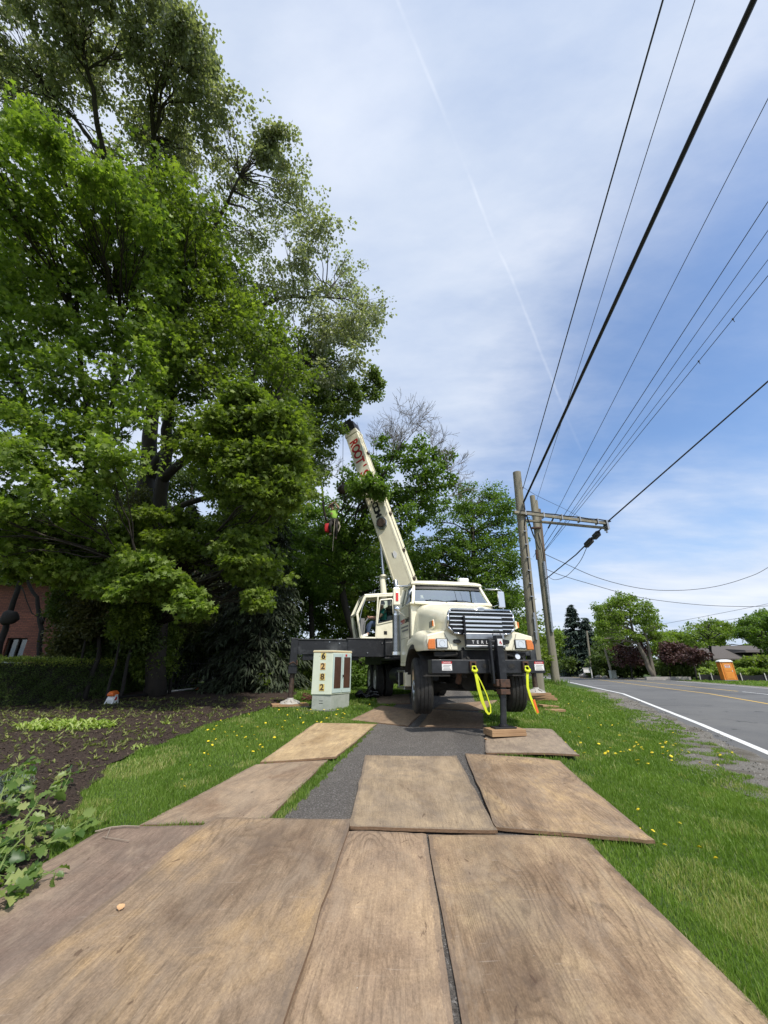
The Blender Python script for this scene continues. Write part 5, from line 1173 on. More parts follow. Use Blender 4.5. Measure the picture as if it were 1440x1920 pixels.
FN = frame((a0.x, a0.y, 0), (a1.x - a0.x, a1.y - a0.y, 0), (0, 0, 1)); cc = (a1 - a0).length / 2 + .01
for i, (ch, mt, ink) in enumerate((('6', 'yellow_label', 'black_print'), ('2', 'orange_label', 'brown_ink'), ('8', 'yellow_label', 'brown_ink'), ('2', 'yellow_label', 'brown_ink'))):
    zc_ = Hc - .135 - i * Hc * .175 - .01
    pl = MB().box(cc - .072, cc + .072, zc_ - .085, zc_ + .085, .0045, .0065, FN).build('number_plate', M[mt], cabn)
    text('number', ch, .205, M[ink], pl, FN @ frame((cc, zc_, .008), (1, 0, 0), (0, 1, 0)), .001, sx=1.05, bold=.007)
m = MB()
for s_ in (-1, 1):
    for zz_ in (Hc - .14,): m.cyl(FN @ Vector((cc + s_ * .1, zz_, .0)), FN @ Vector((cc + s_ * .1, zz_, .008)), .006, n=8)
m.build('screw', M['black_print'], cabn)
m = MB().box(cc - .06, cc + .04, bh * .45, bh * .48, -.03, -.02, FN).box(cc - .06, cc + .04, bh * .6, bh * .63, -.03, -.02, FN).build('vent_slot', M['dark'], cabn)
sl_ = foot(-.015, .02, .30).build('cabinet_slab', M['slab'], None); sl_.location = CZ + Vector((.05, .12, 0)); sl_.rotation_euler = (0, 0, R(-2)); tag(sl_, 'dark grey concrete slab under the mint utility cabinet', 'slab')
g_ = gnd(560, 1325); timber('paving_slab', 'flat dark paving slab in the grass left of the utility cabinet', 'slab', (g_.x, g_.y, g_.z - .01), (.75, .5, .03), -.05, 'slab')
# coiled salmon hose, black bag
g_ = gnd(575, 1316)
m = MB(); pts = []
for i in range(70):
    a = i * .42; r = .16 + .03 * math.sin(i * .9); pts.append((r * math.cos(a), r * math.sin(a) * .8, .03 + .16 * (i / 70) + .05 * math.sin(i * .5)))
m.tube(pts, .013, 6); hs = m.build('coiled_hose', M['hose'], None, smooth=True); hs.location = g_ + Vector((0, .1, 0)); tag(hs, 'untidy coil of salmon red hose behind the utility cabinet', 'hose')
g_ = gnd(688, 1311); V = []
m = MB()._ell((0, 0, .10), (.36, .24, .14), 26, 14)._ell((.12, .0, .18), (.2, .16, .14), 20, 10)
m.v = [(x * (1 + .22 * math.sin(9 * y + 5 * z)), y * (1 + .2 * math.sin(11 * x)), max(0, z + .05 * math.sin(14 * x + 9 * y) + .04 * math.sin(23 * x))) for x, y, z in m.v]
bg_ = m.build('rubbish_bag', M['bag'], None, smooth=True); bg_.location = g_ + Vector((0, .15, .0)); tag(bg_, 'crumpled black plastic bag on the grass in front of the rear wheels', 'bag')

# seams and wear lines on the truck body
m = MB()
for s_ in (-1, 1):
    m.tube([(s_ * .66, .262, 1.24), (s_ * .72, .262, 1.40), (s_ * .80, .30, 1.57)], .004, 4)
    m.box(s_ * 1.094 - .002, s_ * 1.094 + .002, 2.0, 2.94, 1.60, 1.606)
    m.box(s_ * 1.10 - .01, s_ * 1.10 + .01, 1.975, 1.985, 1.02, 2.36)
m.build('body_seam', M['black_print'], truck)

# ================================================================== TREES
def in_poly(px, py, poly):
    r = False; n = len(poly); j = n - 1
    for i in range(n):
        xi, yi = poly[i]; xj, yj = poly[j]
        if (yi > py) != (yj > py) and px < (xj - xi) * (py - yi) / (yj - yi) + xi: r = not r
        j = i
    return r
def scatter(poly, n, mind, seed):
    rd = random.Random(seed); xs = [p[0] for p in poly]; ys_ = [p[1] for p in poly]; out = []; tries = 0
    while len(out) < n and tries < 20000:
        tries += 1; q = (rd.uniform(min(xs), max(xs)), rd.uniform(min(ys_), max(ys_)))
        if in_poly(*q, poly) and all((q[0] - a) ** 2 + (q[1] - b) ** 2 > mind ** 2 for a, b in out): out.append(q)
    return out
def depth_pt(px, py, Y, zmax, rd):
    d = dirn(px, py); t = Y / max(d.y, 1e-3)
    if EYE + d.z * t > zmax: t = (zmax - EYE) / d.z
    return Vector((0, 0, EYE)) + d * t
def foliage(name, clumps, size, mt, parent, per, sprig_r=.30, flat=.45, shape='kite', droop=.4, thin=1.0, seed=0):
    """clumps: (centre, radii(3), density multiplier); leaves in loose sprigs through each clump, denser near its skin"""
    PP = []; DD = []; NN = []; VV = []
    for (c, r, dm) in clumps:
        ns = max(3, int(per * dm)); u = unit(ns); rad = rng.random(ns) ** .55 * rng.uniform(.75, 1.45, ns)
        sc = u * rad[:, None] * np.array(r) + np.array(c)
        k = rng.integers(9, 20, ns); tot = k.sum(); rep = np.repeat(np.arange(ns), k)
        o = unit(tot) * (rng.random((tot, 1)) ** .5) * sprig_r * np.array([1, 1, flat])
        p = sc[rep] + o
        d = unit(tot) * .7 + u[rep] * .5; d[:, 2] -= droop
        PP.append(p); DD.append(d); NN.append(unit(tot) * .75 + [0, 0, .8]); sv = rng.random(ns); VV.append(np.clip(sv[rep] * .45 + rng.random(tot) * .42 + (rng.random(tot) < .05) * .3, 0, 1))
    P = np.concatenate(PP); D_ = np.concatenate(DD); N_ = np.concatenate(NN); v = np.concatenate(VV); n = len(P)
    s = size * rng.uniform(.65, 1.25, n)
    if shape == 'lobed': return lobed(name, P, D_, N_, s, s * 1.05, v, mt, parent)
    return kites(name, P, D_, N_, s, s * .8, v, mt, parent)
def crooked(a, b, rd, n=5, amp=.08, sag=0.):
    a, b = Vector(a), Vector(b); L = (b - a).length; out = []
    for i in range(n + 1):
        t = i / n; p = a.lerp(b, t)
        if 0 < i < n: p += Vector((rd.uniform(-1, 1), rd.uniform(-1, 1), rd.uniform(-1, 1))) * L * amp
        p.z += sag * L * math.sin(math.pi * t); out.append(p)
    return out
def tree(name, label, stems, clumps, lm, bm_='bark', per=60, size=.11, group=None, twigs=10, limb_r=.05, shape='kite', sprig_r=.3, flat=.5, seed=1, droop=.35, cat='tree', cull=None):
    """stems: lists of (point, radius); clumps: (centre, radius or radii, density)"""
    rd = random.Random(seed); base = Vector(stems[0][0][0]); t = thing(name, label, cat, base, group=group)
    tb = MB(); nodes = []
    for st in stems:
        ps_ = [Vector(p) - base for p, r in st]; rs = [r for p, r in st]; pts_ = [ps_[0]]; rr_ = [rs[0] * 1.0]
        for i in range(len(ps_) - 1):
            q = crooked(ps_[i], ps_[i + 1], rd, 4, .025)
            pts_ += q[1:]; rr_ += [rs[i] + (rs[i + 1] - rs[i]) * (j / 4) for j in range(1, 5)]
        tb.tube(pts_, rr_, 10); nodes += [(p, r) for p, r in zip(pts_, rr_)][2:]
    cs = []
    for c, r, dm in clumps:
        c = Vector(c) - base; r = (r, r, r * .8) if not isinstance(r, (tuple, list)) else r; cs.append((c, r, dm))
        # limb grows from a stem node that sits below the clump
        best = min(nodes, key=lambda q: (q[0] - c).length + max(0, q[0].z - c.z + .3) * 2.5)
        L = (best[0] - c).length; r0 = min(best[1] * .7, limb_r * (.4 + L * .28)); lb = crooked(best[0], c, rd, 6, .035, .05)
        tb.tube(lb, [r0 * (1 - .82 * i / 6) for i in range(7)], 6)
        for _ in range(twigs):
            e = Vector((rd.gauss(0, 1), rd.gauss(0, 1), rd.gauss(0, 1))).normalized(); e = c + Vector((e.x * r[0], e.y * r[1], e.z * r[2])) * rd.uniform(.6, 1.02)
            s_ = lb[rd.randint(3, 6)]; tw = crooked(s_, e, rd, 3, .07, .04); tb.tube(tw, [r0 * .22 + .004, r0 * .15 + .003, .005, .003], 4, False)
    tb.build('trunk', M[bm_], t, smooth=True)
    foliage('crown', cs, size, M[lm], t, per, sprig_r, flat, shape, droop)
    return t
def pclumps(poly, n, mind, rpx, Yf, zmax, seed, dens=1., jz=1.2, sq=.8):
    rd = random.Random(seed); out = []
    for px, py in scatter(poly, n, mind, seed):
        Y = Yf(px, py) if callable(Yf) else Yf
        c = depth_pt(px, py, Y + rd.uniform(-jz, jz), zmax + rd.uniform(-1.5, 1.5), rd)
        d = (c - Vector((0, 0, EYE))).length; co = d * (dirn(px, py).normalized().dot(Vector((0, math.cos(PITCH), math.sin(PITCH)))))
        r = rpx * rd.choice((.5, .65, .8, 1., 1.3)) * rd.uniform(.9, 1.15) * co / FPX; k_ = rd.uniform(.65, 1.35); out.append((tuple(c), (r * k_, r / k_, r * sq * rd.uniform(.6, 1.1)), dens * rd.uniform(.6, 1.25) * max(.45, min(1.5, (r * FPX / co / rpx) ** 1.6))))
    return out

# tall silvery poplar, behind and above everything on the left
pop = [(-60, -60), (350, -60), (372, 40), (400, 95), (398, 160), (440, 185), (470, 250), (520, 245), (528, 290), (560, 330), (610, 400), (640, 470), (690, 530), (722, 585), (700, 640), (660, 700), (560, 760), (430, 720), (300, 500), (200, 330), (-60, 250)]
pc = pclumps(pop, 260, 20, 30, lambda x, y: 12.5 + max(0, (y - 300)) * .006, 23.0, 3, dens=.36, jz=2.2)
hole = lambda c: False
def gapped(cl, holes):
    out = []
    for c, r, d in cl:
        v = Vector(c) - Vector((0, 0, EYE)); cp, sp_ = math.cos(PITCH), math.sin(PITCH); zc = v.y * cp + v.z * sp_; u = 720 + FPX * v.x / zc; w_ = 960 - FPX * (-v.y * sp_ + v.z * cp) / zc
        if not any((u - a) ** 2 / rx ** 2 + (w_ - b) ** 2 / ry ** 2 < 1 for a, b, rx, ry in holes): out.append((c, r, d))
    return out
pc = gapped(pc, [(215, 215, 30, 60), (150, 230, 30, 55), (62, 60, 40, 30), (460, 290, 14, 20), (245, 30, 10, 60)])
pc += pclumps([(575, 600), (690, 560), (722, 590), (700, 640), (610, 660)], 10, 22, 20, 13.5, 23, 9, .5, .6)
pc += pclumps([(330, 20), (405, 90), (405, 130), (340, 120)], 8, 20, 16, 11., 23, 19, .45, .6) + pclumps([(480, 250), (528, 240), (520, 300), (480, 300)], 6, 16, 14, 11.5, 23, 29, .4, .6)
gb = float(gz(-11, 15.5))
def st_(l): return [(at(px, py, Y), r) for px, py, Y, r in l]
stems = [[((-10.4, 15.8, gb - .1), .50)] + st_([(255, 1080, 15.8, .42), (275, 900, 15.5, .36), (290, 740, 15, .28), (300, 600, 14.2, .26)]) + [(tuple(depth_pt(300, 400, 13, 20, None)), .17), (tuple(depth_pt(285, 200, 13, 22, None)), .09), (tuple(depth_pt(330, 60, 12, 23.5, None)), .03)],
         st_([(290, 740, 15, .28), (400, 620, 14.5, .18), (520, 560, 14, .10), (640, 560, 13.6, .04)]),
         st_([(275, 900, 15.5, .30), (330, 820, 15, .22), (440, 760, 14.5, .13), (560, 700, 14, .05)]),
         [(tuple(at(292, 700, 14.8)), .24), (tuple(depth_pt(200, 330, 12, 20, None)), .12), (tuple(depth_pt(178, 200, 12, 21, None)), .085), (tuple(depth_pt(150, 60, 12, 22.5, None)), .04)],
         [(tuple(depth_pt(200, 300, 12, 20, None)), .09), (tuple(depth_pt(80, 150, 12, 22, None)), .03)],
         [(tuple(at(300, 600, 14.2)), .2), (tuple(depth_pt(400, 430, 13, 20, None)), .1), (tuple(depth_pt(450, 330, 13, 21, None)), .04)]]
tree('poplar_tree', 'towering poplar with silvery grey leaves reaching out of the top left of the photo', stems, pc, 'L_poplar', per=78, size=.145, twigs=6, limb_r=.035, sprig_r=.32, flat=.9, seed=5, droop=.7)
# small loose poplar bough by the crane head belongs to a second poplar behind the boom tip
p2 = pclumps([(635, 770), (650, 735), (715, 685), (725, 705), (690, 755), (660, 775)], 9, 20, 12, 14.2, 23, 31, .9, .4) + pclumps([(560, 780), (630, 690), (635, 780), (620, 870), (590, 900), (545, 860)], 20, 20, 22, 14.4, 23, 33, .9, .8) + pclumps([(560, 640), (640, 660), (650, 720), (560, 780)], 14, 20, 26, 14.6, 23, 34, .9, .8)
b2_ = float(gz(-4.2, 19.5))
tree('poplar_tree', 'slimmer poplar whose upper boughs cross behind the black boom head', [[((-5.2, 19.5, b2_), .24)] + st_([(500, 1050, 19, .20), (540, 900, 17.5, .15), (585, 800, 16, .09), (640, 740, 14.8, .03)])], p2, 'L_poplar_g', per=46, size=.12, twigs=8, sprig_r=.25, flat=.9, seed=6, droop=.6)

# maples in front
mA = [(-80, 250), (60, 215), (120, 300), (230, 340), (300, 420), (330, 560), (300, 700), (240, 860), (180, 980), (60, 1040), (-80, 1040)]
ca = pclumps(mA, 190, 25, 42, lambda x, y: 9.6 + max(0, 500 - y) * -.006, 15.0, 41, dens=.31, jz=1.2, sq=.6)
ca += pclumps([(190, 1090), (250, 1045), (310, 1060), (355, 1110), (368, 1165), (320, 1130), (260, 1105), (200, 1125)], 26, 13, 13, 10.2, 17, 61, .45, .5, .5) + pclumps([(0, 1010), (260, 990), (290, 1060), (200, 1115), (60, 1075), (0, 1065)], 40, 18, 24, 11.2, 17, 63, .42, .8, .6)
gA = float(gz(-10.5, 12.8))
stA = [[((-11.2, 14.6, gA + .08), .22)] + st_([(146, 1120, 13.7, .18), (158, 1000, 11.8, .16), (170, 850, 11, .12), (150, 650, 10.2, .08), (120, 450, 9.6, .03)]),
       st_([(148, 1140, 13.7, .15), (170, 1000, 11.6, .14), (200, 860, 11, .11), (215, 700, 10.5, .07), (230, 520, 10, .03)]),
       st_([(160, 1030, 11.9, .08), (220, 1045, 11, .05), (300, 1080, 10.2, .02)]), st_([(142, 1150, 13.7, .15), (120, 1000, 11.5, .12), (60, 850, 10.5, .08), (20, 600, 9.8, .04)])]
tree('maple_tree', 'bright green multi-stemmed maple filling the left edge above the clipped hedge', stA, ca, 'L_maple', per=82, size=.135, twigs=7, limb_r=.03, shape='lobed', sprig_r=.34, flat=.40, seed=8, droop=.25)
mB = [(230, 350), (330, 330), (380, 420), (450, 500), (500, 600), (560, 700), (560, 900), (540, 980), (470, 1010), (430, 960), (390, 900), (320, 800), (280, 640), (220, 480)]
cb2 = pclumps(mB, 170, 25, 40, lambda x, y: 11.6 + max(0, 600 - y) * -.004, 16.5, 51, dens=.32, jz=1.3, sq=.65)
cb2 += pclumps([(400, 740), (480, 725), (555, 800), (560, 880), (520, 960), (450, 900), (405, 820)], 24, 24, 30, 9.6, 17, 53, 1., .4, .6)
cb2 += pclumps([(410, 1010), (470, 1000), (492, 1090), (484, 1135), (440, 1080)], 14, 13, 14, 10.4, 17, 62, .5, .5, .5)
cb2 += pclumps([(240, 960), (420, 960), (500, 1010), (500, 1080), (380, 1040), (250, 1020)], 26, 20, 26, 11.5, 17, 64, .4, .8, .6)
cb2 = gapped(cb2, [(345, 935, 50, 26), (330, 905, 30, 22)])
gB = float(gz(-7.6, 14.2))
_unused = (st_([(160, 1030, 11.9, .08), (220, 1045, 11, .05), (300, 1080, 10.2, .02)]))
stB = [[((-7.6, 14.2, gB), .33)] + st_([(300, 1050, 14, .27), (305, 900, 13.5, .24), (318, 780, 13, .20), (330, 640, 12.4, .14), (320, 460, 11.6, .05)]),
       st_([(305, 900, 13.4, .18), (360, 850, 13, .14), (440, 800, 12, .09), (520, 760, 11, .04)]), st_([(300, 960, 13.6, .13), (400, 930, 13, .09), (480, 920, 12, .05)])]
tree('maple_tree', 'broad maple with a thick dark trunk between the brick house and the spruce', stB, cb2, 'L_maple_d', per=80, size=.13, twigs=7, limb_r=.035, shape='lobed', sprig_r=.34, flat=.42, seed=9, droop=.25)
# ivy-wrapped old trunk and tangle, dark understorey shrubs
def shrub(name, label, px, py, rpx, Y, lm, size=.07, per=50, sq=.8, n=7, seed=1, cat='shrub', group=None, bark='bark_dark', dens=1., hgt=None):
    rd = random.Random(seed); c0_ = at(px, py, Y); r = rpx * (Y * 1.03) / FPX; b = Vector((c0_.x, Y, float(gz(c0_.x, Y)) - .05))
    cl_ = []; 
    for _ in range(n):
        a = rd.uniform(0, 6.28); q = rd.uniform(.15, .75); cl_.append(((c0_.x + r * q * math.cos(a), Y + r * q * math.sin(a) * .8, max(b.z + .2, c0_.z + r * sq * rd.uniform(-.75, .6))), (r * .5, r * .5, r * .42 * sq), dens * rd.uniform(.7, 1.2)))
    return tree(name, label, [[(b, .03 + r * .03), ((b.x, b.y, b.z + (c0_.z - b.z) * .6), .02 + r * .02), (tuple(c0_), .01)]], cl_, lm, bark, per=per, size=size, twigs=4, limb_r=.02, sprig_r=.2 + r * .05, flat=.7, seed=seed, cat=cat, group=group)
shrub('ivy_thicket', 'dull olive ivy tangle wrapped around the foot of the thick trunks', 225, 1060, 95, 13.2, 'L_ivy', .09, 90, 1.1, 14, 71)
shrub('climbing_ivy', 'olive climbing ivy high up the thick trunk of the tall poplar', 268, 985, 60, 14.3, 'L_ivy', .09, 80, 1.5, 12, 75)
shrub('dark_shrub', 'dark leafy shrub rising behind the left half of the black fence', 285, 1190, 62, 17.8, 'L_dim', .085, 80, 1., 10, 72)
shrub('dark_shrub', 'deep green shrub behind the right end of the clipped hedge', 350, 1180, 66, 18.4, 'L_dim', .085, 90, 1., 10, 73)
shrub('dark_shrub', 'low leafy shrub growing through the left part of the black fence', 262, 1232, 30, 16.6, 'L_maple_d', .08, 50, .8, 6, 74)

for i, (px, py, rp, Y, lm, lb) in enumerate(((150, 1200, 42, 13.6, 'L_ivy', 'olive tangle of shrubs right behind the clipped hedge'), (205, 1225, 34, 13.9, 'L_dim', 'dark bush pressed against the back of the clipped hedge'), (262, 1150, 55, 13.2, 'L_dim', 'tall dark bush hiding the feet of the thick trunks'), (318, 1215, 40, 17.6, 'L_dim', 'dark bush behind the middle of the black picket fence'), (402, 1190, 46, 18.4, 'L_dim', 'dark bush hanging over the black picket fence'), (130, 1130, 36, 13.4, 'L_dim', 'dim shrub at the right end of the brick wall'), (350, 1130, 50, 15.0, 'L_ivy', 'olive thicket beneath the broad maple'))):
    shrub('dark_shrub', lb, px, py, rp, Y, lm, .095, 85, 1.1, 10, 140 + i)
# conifers : whorled boughs with hanging needle sprays
def conifer(name, label, base, H, Rb, lm, seed=1, nb=26, per=26, sp=.30, wd=.05, droop=.5, group=None, skirt=0.06, trunk_r=None, up=.1):
    rd = random.Random(seed); t = thing(name, label, 'tree', base, group=group); tb = MB(); tr_ = trunk_r or H * .013
    tb.tube([(0, 0, 0), (0, 0, H * .5), (.02 * H * .2, 0, H)], [tr_, tr_ * .6, .012], 8)
    P = []; D_ = []; N_ = []
    for i in range(nb * 6):
        f = rd.random() ** 1.15 * (1 - skirt) + skirt; z = H * f; a = rd.uniform(0, 2 * math.pi); r = Rb * (1 - f) ** .82 * rd.uniform(.72, 1.12) + .08
        d = Vector((math.cos(a), math.sin(a), 0)); tipz = z + r * (up - droop * (1 - f) * .55)
        pts_ = [Vector((0, 0, z)), d * r * .5 + Vector((0, 0, z + r * .05)), d * r + Vector((0, 0, tipz))]
        tb.tube(pts_, [tr_ * .14 + .004, .010, .004], 4, False)
        k = int(per * (r / Rb) ** 1.0 + 8)
        for _ in range(k):
            q = rd.random() ** .65; p = pts_[0].lerp(pts_[1], q * 2) if q < .5 else pts_[1].lerp(pts_[2], q * 2 - 1)
            sdv = Vector((-d.y, d.x, 0)) * rd.uniform(-1, 1); P.append(p + sdv * r * .12 + Vector((0, 0, rd.uniform(-.05, .03)))); D_.append(d * rd.uniform(.2, 1.1) + sdv * .9 + Vector((0, 0, -droop * rd.uniform(.1, 1.5)))); N_.append((rd.uniform(-.5, .5), rd.uniform(-.5, .5), 1))
    tb.build('trunk', M['bark_dark'], t)
    n = len(P); s = sp * rng.uniform(.5, 1.2, n)
    kites('crown', np.array([tuple(p) for p in P]), np.array([tuple(p) for p in D_]), np.array(N_), s, np.full(n, wd) * rng.uniform(.6, 1.5, n), rng.random(n), M[lm], t)
    return t
conifer('spruce_tree', 'dark drooping spruce standing just left of the outrigger jack', gpt(478, 16.8), 9.2, 2.5, 'L_spruce', 81, nb=70, per=60, sp=.34, wd=.055, droop=.9, skirt=.02)
conifer('spruce_tree', 'dark spruce behind the broad maple, half buried in leaves', gpt(395, 19), 9.8, 2.7, 'L_spruce', 82, nb=60, per=52, sp=.36, wd=.07, droop=.8)
conifer('spruce_tree', 'blackish spruce at the back between the hedge and the maple trunks', gpt(300, 22), 10.2, 3.2, 'L_spruce', 83, nb=60, per=52, sp=.4, wd=.08, droop=.8)

# tree through which the boom passes : leafy below, bare twigs above
def bare_twigs(mb, a, d, L, r, rd, lvl):
    pts_ = [a]; dd = d.normalized(); p = a
    for i in range(4):
        dd = (dd + Vector((rd.uniform(-.22, .22), rd.uniform(-.22, .22), rd.uniform(-.08, .20)))).normalized(); p = p + dd * L / 4; pts_.append(p)
    mb.tube(pts_, [max(.0065, r * (1 - .13 * i)) for i in range(5)], 4 if lvl else 5, False)
    if lvl >= 4: return
    for i in range(rd.choice((3, 3, 4))):
        s_ = pts_[rd.randint(1, 4)]; dv = (dd + Vector((rd.gauss(0, .55), rd.gauss(0, .55), rd.gauss(.05, .4)))).normalized(); bare_twigs(mb, s_, dv, L * rd.uniform(.6, .85), max(.0075, r * .62), rd, lvl + 1)
g7 = gpt(690, 20)
pl7 = [(690, 850), (720, 800), (760, 850), (790, 830), (840, 850), (850, 900), (810, 960), (760, 1010), (700, 1000), (660, 960), (640, 920), (670, 880)]
c7 = pclumps(pl7, 60, 15, 18, 18.6, 30, 91, .62, 1.3, .6) + pclumps([(655, 905), (690, 888), (722, 902), (715, 925), (660, 925)], 8, 12, 11, 14.6, 30, 92, .45, .3, .5) + pclumps([(560, 1000), (640, 980), (700, 1000), (700, 1080), (640, 1100), (570, 1080)], 26, 22, 26, 19.5, 30, 93, 1., 1.2, .7)
t7 = tree('honey_locust_tree', 'leafy tree with bare grey twigs on top standing directly behind the crane boom', [[(tuple(g7), .20)] + st_([(640, 1100, 19.8, .17), (668, 1000, 19.5, .14), (700, 920, 19, .09), (735, 860, 18.7, .05), (760, 820, 18.6, .03)]), st_([(668, 1000, 19.5, .10), (740, 950, 19, .06), (810, 900, 18.6, .03)]), st_([(655, 1040, 19.6, .09), (610, 970, 19, .06), (600, 880, 18.8, .03), (590, 820, 18.7, .015)])], c7, 'L_fresh_b', 'bark', per=34, size=.16, twigs=8, limb_r=.03, sprig_r=.30, flat=.6, seed=11)
bt_ = MB(); rd_ = random.Random(5)
for px, py, dx, dz, L in ((735, 860, -.1, 1, 1.15), (735, 860, .35, 1, 1.2), (760, 830, .6, .9, 1.15), (790, 870, .9, .75, 1.1), (810, 900, 1., .45, 1.0), (745, 850, .15, 1, 1.2), (800, 880, .8, .95, 1.1), (825, 900, 1, .3, .9), (690, 900, -.5, .9, 1.), (640, 900, -.8, .5, .8), (700, 850, -.2, 1, 1.), (600, 860, -.3, 1, .8), (835, 930, 1., .1, .8)):
    bare_twigs(bt_, at(px, py, 18.7) - g7, Vector((dx, rd_.uniform(-.3, .3), dz)), L * 1.12, .026, rd_, 0)
bt_.build('bare_twigs', M['bark_pale'], t7)

# bright tree behind the truck and the mid-distance wood
def ptree(name, label, poly, n, mind, rpx, Y, lm, base_px, size, per, seed, zmax=40, group=None, bark='bark', r0=.2, shape='kite', jz=None, sq=.75, twigs=6, cat='tree', flat=.6, stems=None):
    cl_ = pclumps(poly, n, mind, rpx, Y, zmax, seed, 1., jz or Y * .07, sq); b = gpt(base_px, Y); xs_ = [p[0] for p in poly]; ys_ = [p[1] for p in poly]; cxp = sum(xs_) / len(xs_); top = min(ys_); mid = (min(ys_) + max(ys_)) / 2
    S_ = stems or [[(tuple(b), r0), (tuple(at((base_px + cxp) / 2, (mid + 1250) / 2, Y)), r0 * .8), (tuple(at(cxp, mid, Y)), r0 * .5), (tuple(at(cxp, top * .75 + mid * .25, Y)), r0 * .12)]]
    return tree(name, label, S_, cl_, lm, bark, per=per, size=size, twigs=twigs, limb_r=r0 * .25, sprig_r=size * 2.3, flat=flat, seed=seed, group=group, cat=cat, shape=shape)
ptree('broadleaf_tree', 'fresh green tree rising right behind the truck cab roof', [(790, 1000), (830, 940), (880, 915), (930, 912), (958, 950), (965, 1040), (972, 1120), (980, 1200), (900, 1200), (800, 1150), (770, 1080)], 120, 13, 22, 22, 'L_fresh_b', 880, .14, 34, 101, r0=.25)
ptree('broadleaf_tree', 'green tree between the crane boom and the operator cab', [(600, 1010), (690, 990), (760, 1010), (790, 1060), (780, 1180), (700, 1200), (600, 1190), (570, 1100)], 55, 24, 30, 25, 'L_maple_d', 640, .18, 60, 102, r0=.2)
ptree('broadleaf_tree', 'sunlit green tree left of the climber, behind the spruce', [(540, 960), (590, 930), (620, 960), (625, 1060), (600, 1180), (545, 1190), (520, 1050)], 36, 24, 28, 23, 'L_fresh_b', 590, .16, 60, 103, r0=.18)
WOODS = [('tall dim woodland tree behind the hanging maple boughs', [(420, 900), (520, 880), (560, 980), (560, 1200), (430, 1200)], 27, 490, 'L_maple_d', 104), ('shaded woodland tree behind the thick maple trunk', [(250, 900), (420, 850), (440, 1000), (430, 1220), (260, 1220)], 28, 340, 'L_dim', 105), ('dark woodland tree over the end of the brick house', [(100, 950), (260, 900), (290, 1050), (280, 1230), (130, 1230)], 23, 200, 'L_dim', 106), ('green woodland tree low behind the truck hood', [(760, 1090), (860, 1080), (980, 1120), (990, 1230), (900, 1240), (760, 1230)], 30, 850, 'L_maple_d', 107)]
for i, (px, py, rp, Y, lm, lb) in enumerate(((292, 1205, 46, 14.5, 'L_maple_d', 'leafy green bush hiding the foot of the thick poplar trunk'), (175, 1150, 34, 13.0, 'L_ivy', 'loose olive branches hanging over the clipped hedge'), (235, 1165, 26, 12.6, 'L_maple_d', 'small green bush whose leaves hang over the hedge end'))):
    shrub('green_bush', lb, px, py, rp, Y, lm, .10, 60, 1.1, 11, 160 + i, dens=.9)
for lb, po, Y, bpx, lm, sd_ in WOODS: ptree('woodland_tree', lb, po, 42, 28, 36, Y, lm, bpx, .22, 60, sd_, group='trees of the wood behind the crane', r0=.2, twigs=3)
for i, (px, Y, rp, lb) in enumerate(((520, 17.5, 40, 'leafy brush pile at the foot of the spruce beside the outrigger'), (600, 19, 44, 'green undergrowth behind the utility cabinet'), (665, 20, 40, 'green undergrowth behind the rear wheels'), (440, 18.5, 38, 'undergrowth behind the black fence'), (730, 24, 40, 'shadowy undergrowth seen beneath the truck'), (1000, 24, 26, 'low bush behind the near utility pole'))):
    shrub('bush', lb, px, 1240 if i else 1255, rp, Y, 'L_maple_d' if i % 2 else 'L_fresh_b', .12, 60, .9, 9, 110 + i)

# right-hand background across the road -------------------------------------------------
conifer('spruce_tree', 'tall blue-grey spruce across the road left of the leaning deciduous tree', gpt(1090, 70), 11.8, 3.3, 'L_blue', 121, nb=60, per=40, sp=.75, wd=.22, droop=.5, skirt=.0)
conifer('spruce_tree', 'shorter blue-grey spruce just right of the tall one', gpt(1113, 68), 9.4, 2.4, 'L_blue', 122, nb=50, per=36, sp=.75, wd=.2, droop=.5, skirt=.0)
bigst = [[(tuple(gpt(1223, 52)), .30)] + st_([(1205, 1225, 52, .24), (1188, 1190, 52, .17), (1182, 1160, 52, .11), (1180, 1130, 52, .05)]), [(tuple(gpt(1222, 52)), .26)] + st_([(1217, 1220, 52, .19), (1208, 1185, 52, .13), (1215, 1150, 52, .06)])]
ptree('broadleaf_tree', 'big yellow-green tree with two pale leaning trunks across the road', [(1112, 1150), (1122, 1130), (1138, 1134), (1160, 1110), (1172, 1122), (1190, 1116), (1200, 1130), (1222, 1128), (1224, 1150), (1240, 1165), (1246, 1195), (1228, 1200), (1215, 1190), (1190, 1205), (1160, 1195), (1140, 1215), (1118, 1200), (1124, 1175)], 105, 4.5, 7, 52, 'L_fresh', 1223, .25, 12, 123, bark='bark_pale', stems=bigst, jz=2.5, twigs=6)
ptree('plum_tree', 'dark purple-leaved plum beneath the big yellow-green tree', [(1150, 1215), (1170, 1198), (1200, 1200), (1215, 1225), (1200, 1245), (1160, 1245)], 20, 8, 9, 56, 'L_purple', 1180, .28, 18, 124, bark='bark_dark', r0=.1)
ptree('plum_tree', 'reddish purple plum tree left of the dark maple with pale bark', [(1240, 1225), (1252, 1210), (1275, 1212), (1278, 1230), (1250, 1238)], 14, 7, 8, 54, 'L_purple', 1250, .28, 16, 125, bark='bark_dark', r0=.1)
ptree('plum_tree', 'spreading dark purple plum in front of the long grey roof', [(1270, 1234), (1282, 1214), (1300, 1216), (1322, 1226), (1318, 1238)], 18, 6, 6, 50, 'L_purple', 1300, .26, 16, 126, bark='bark_dark', r0=.1)
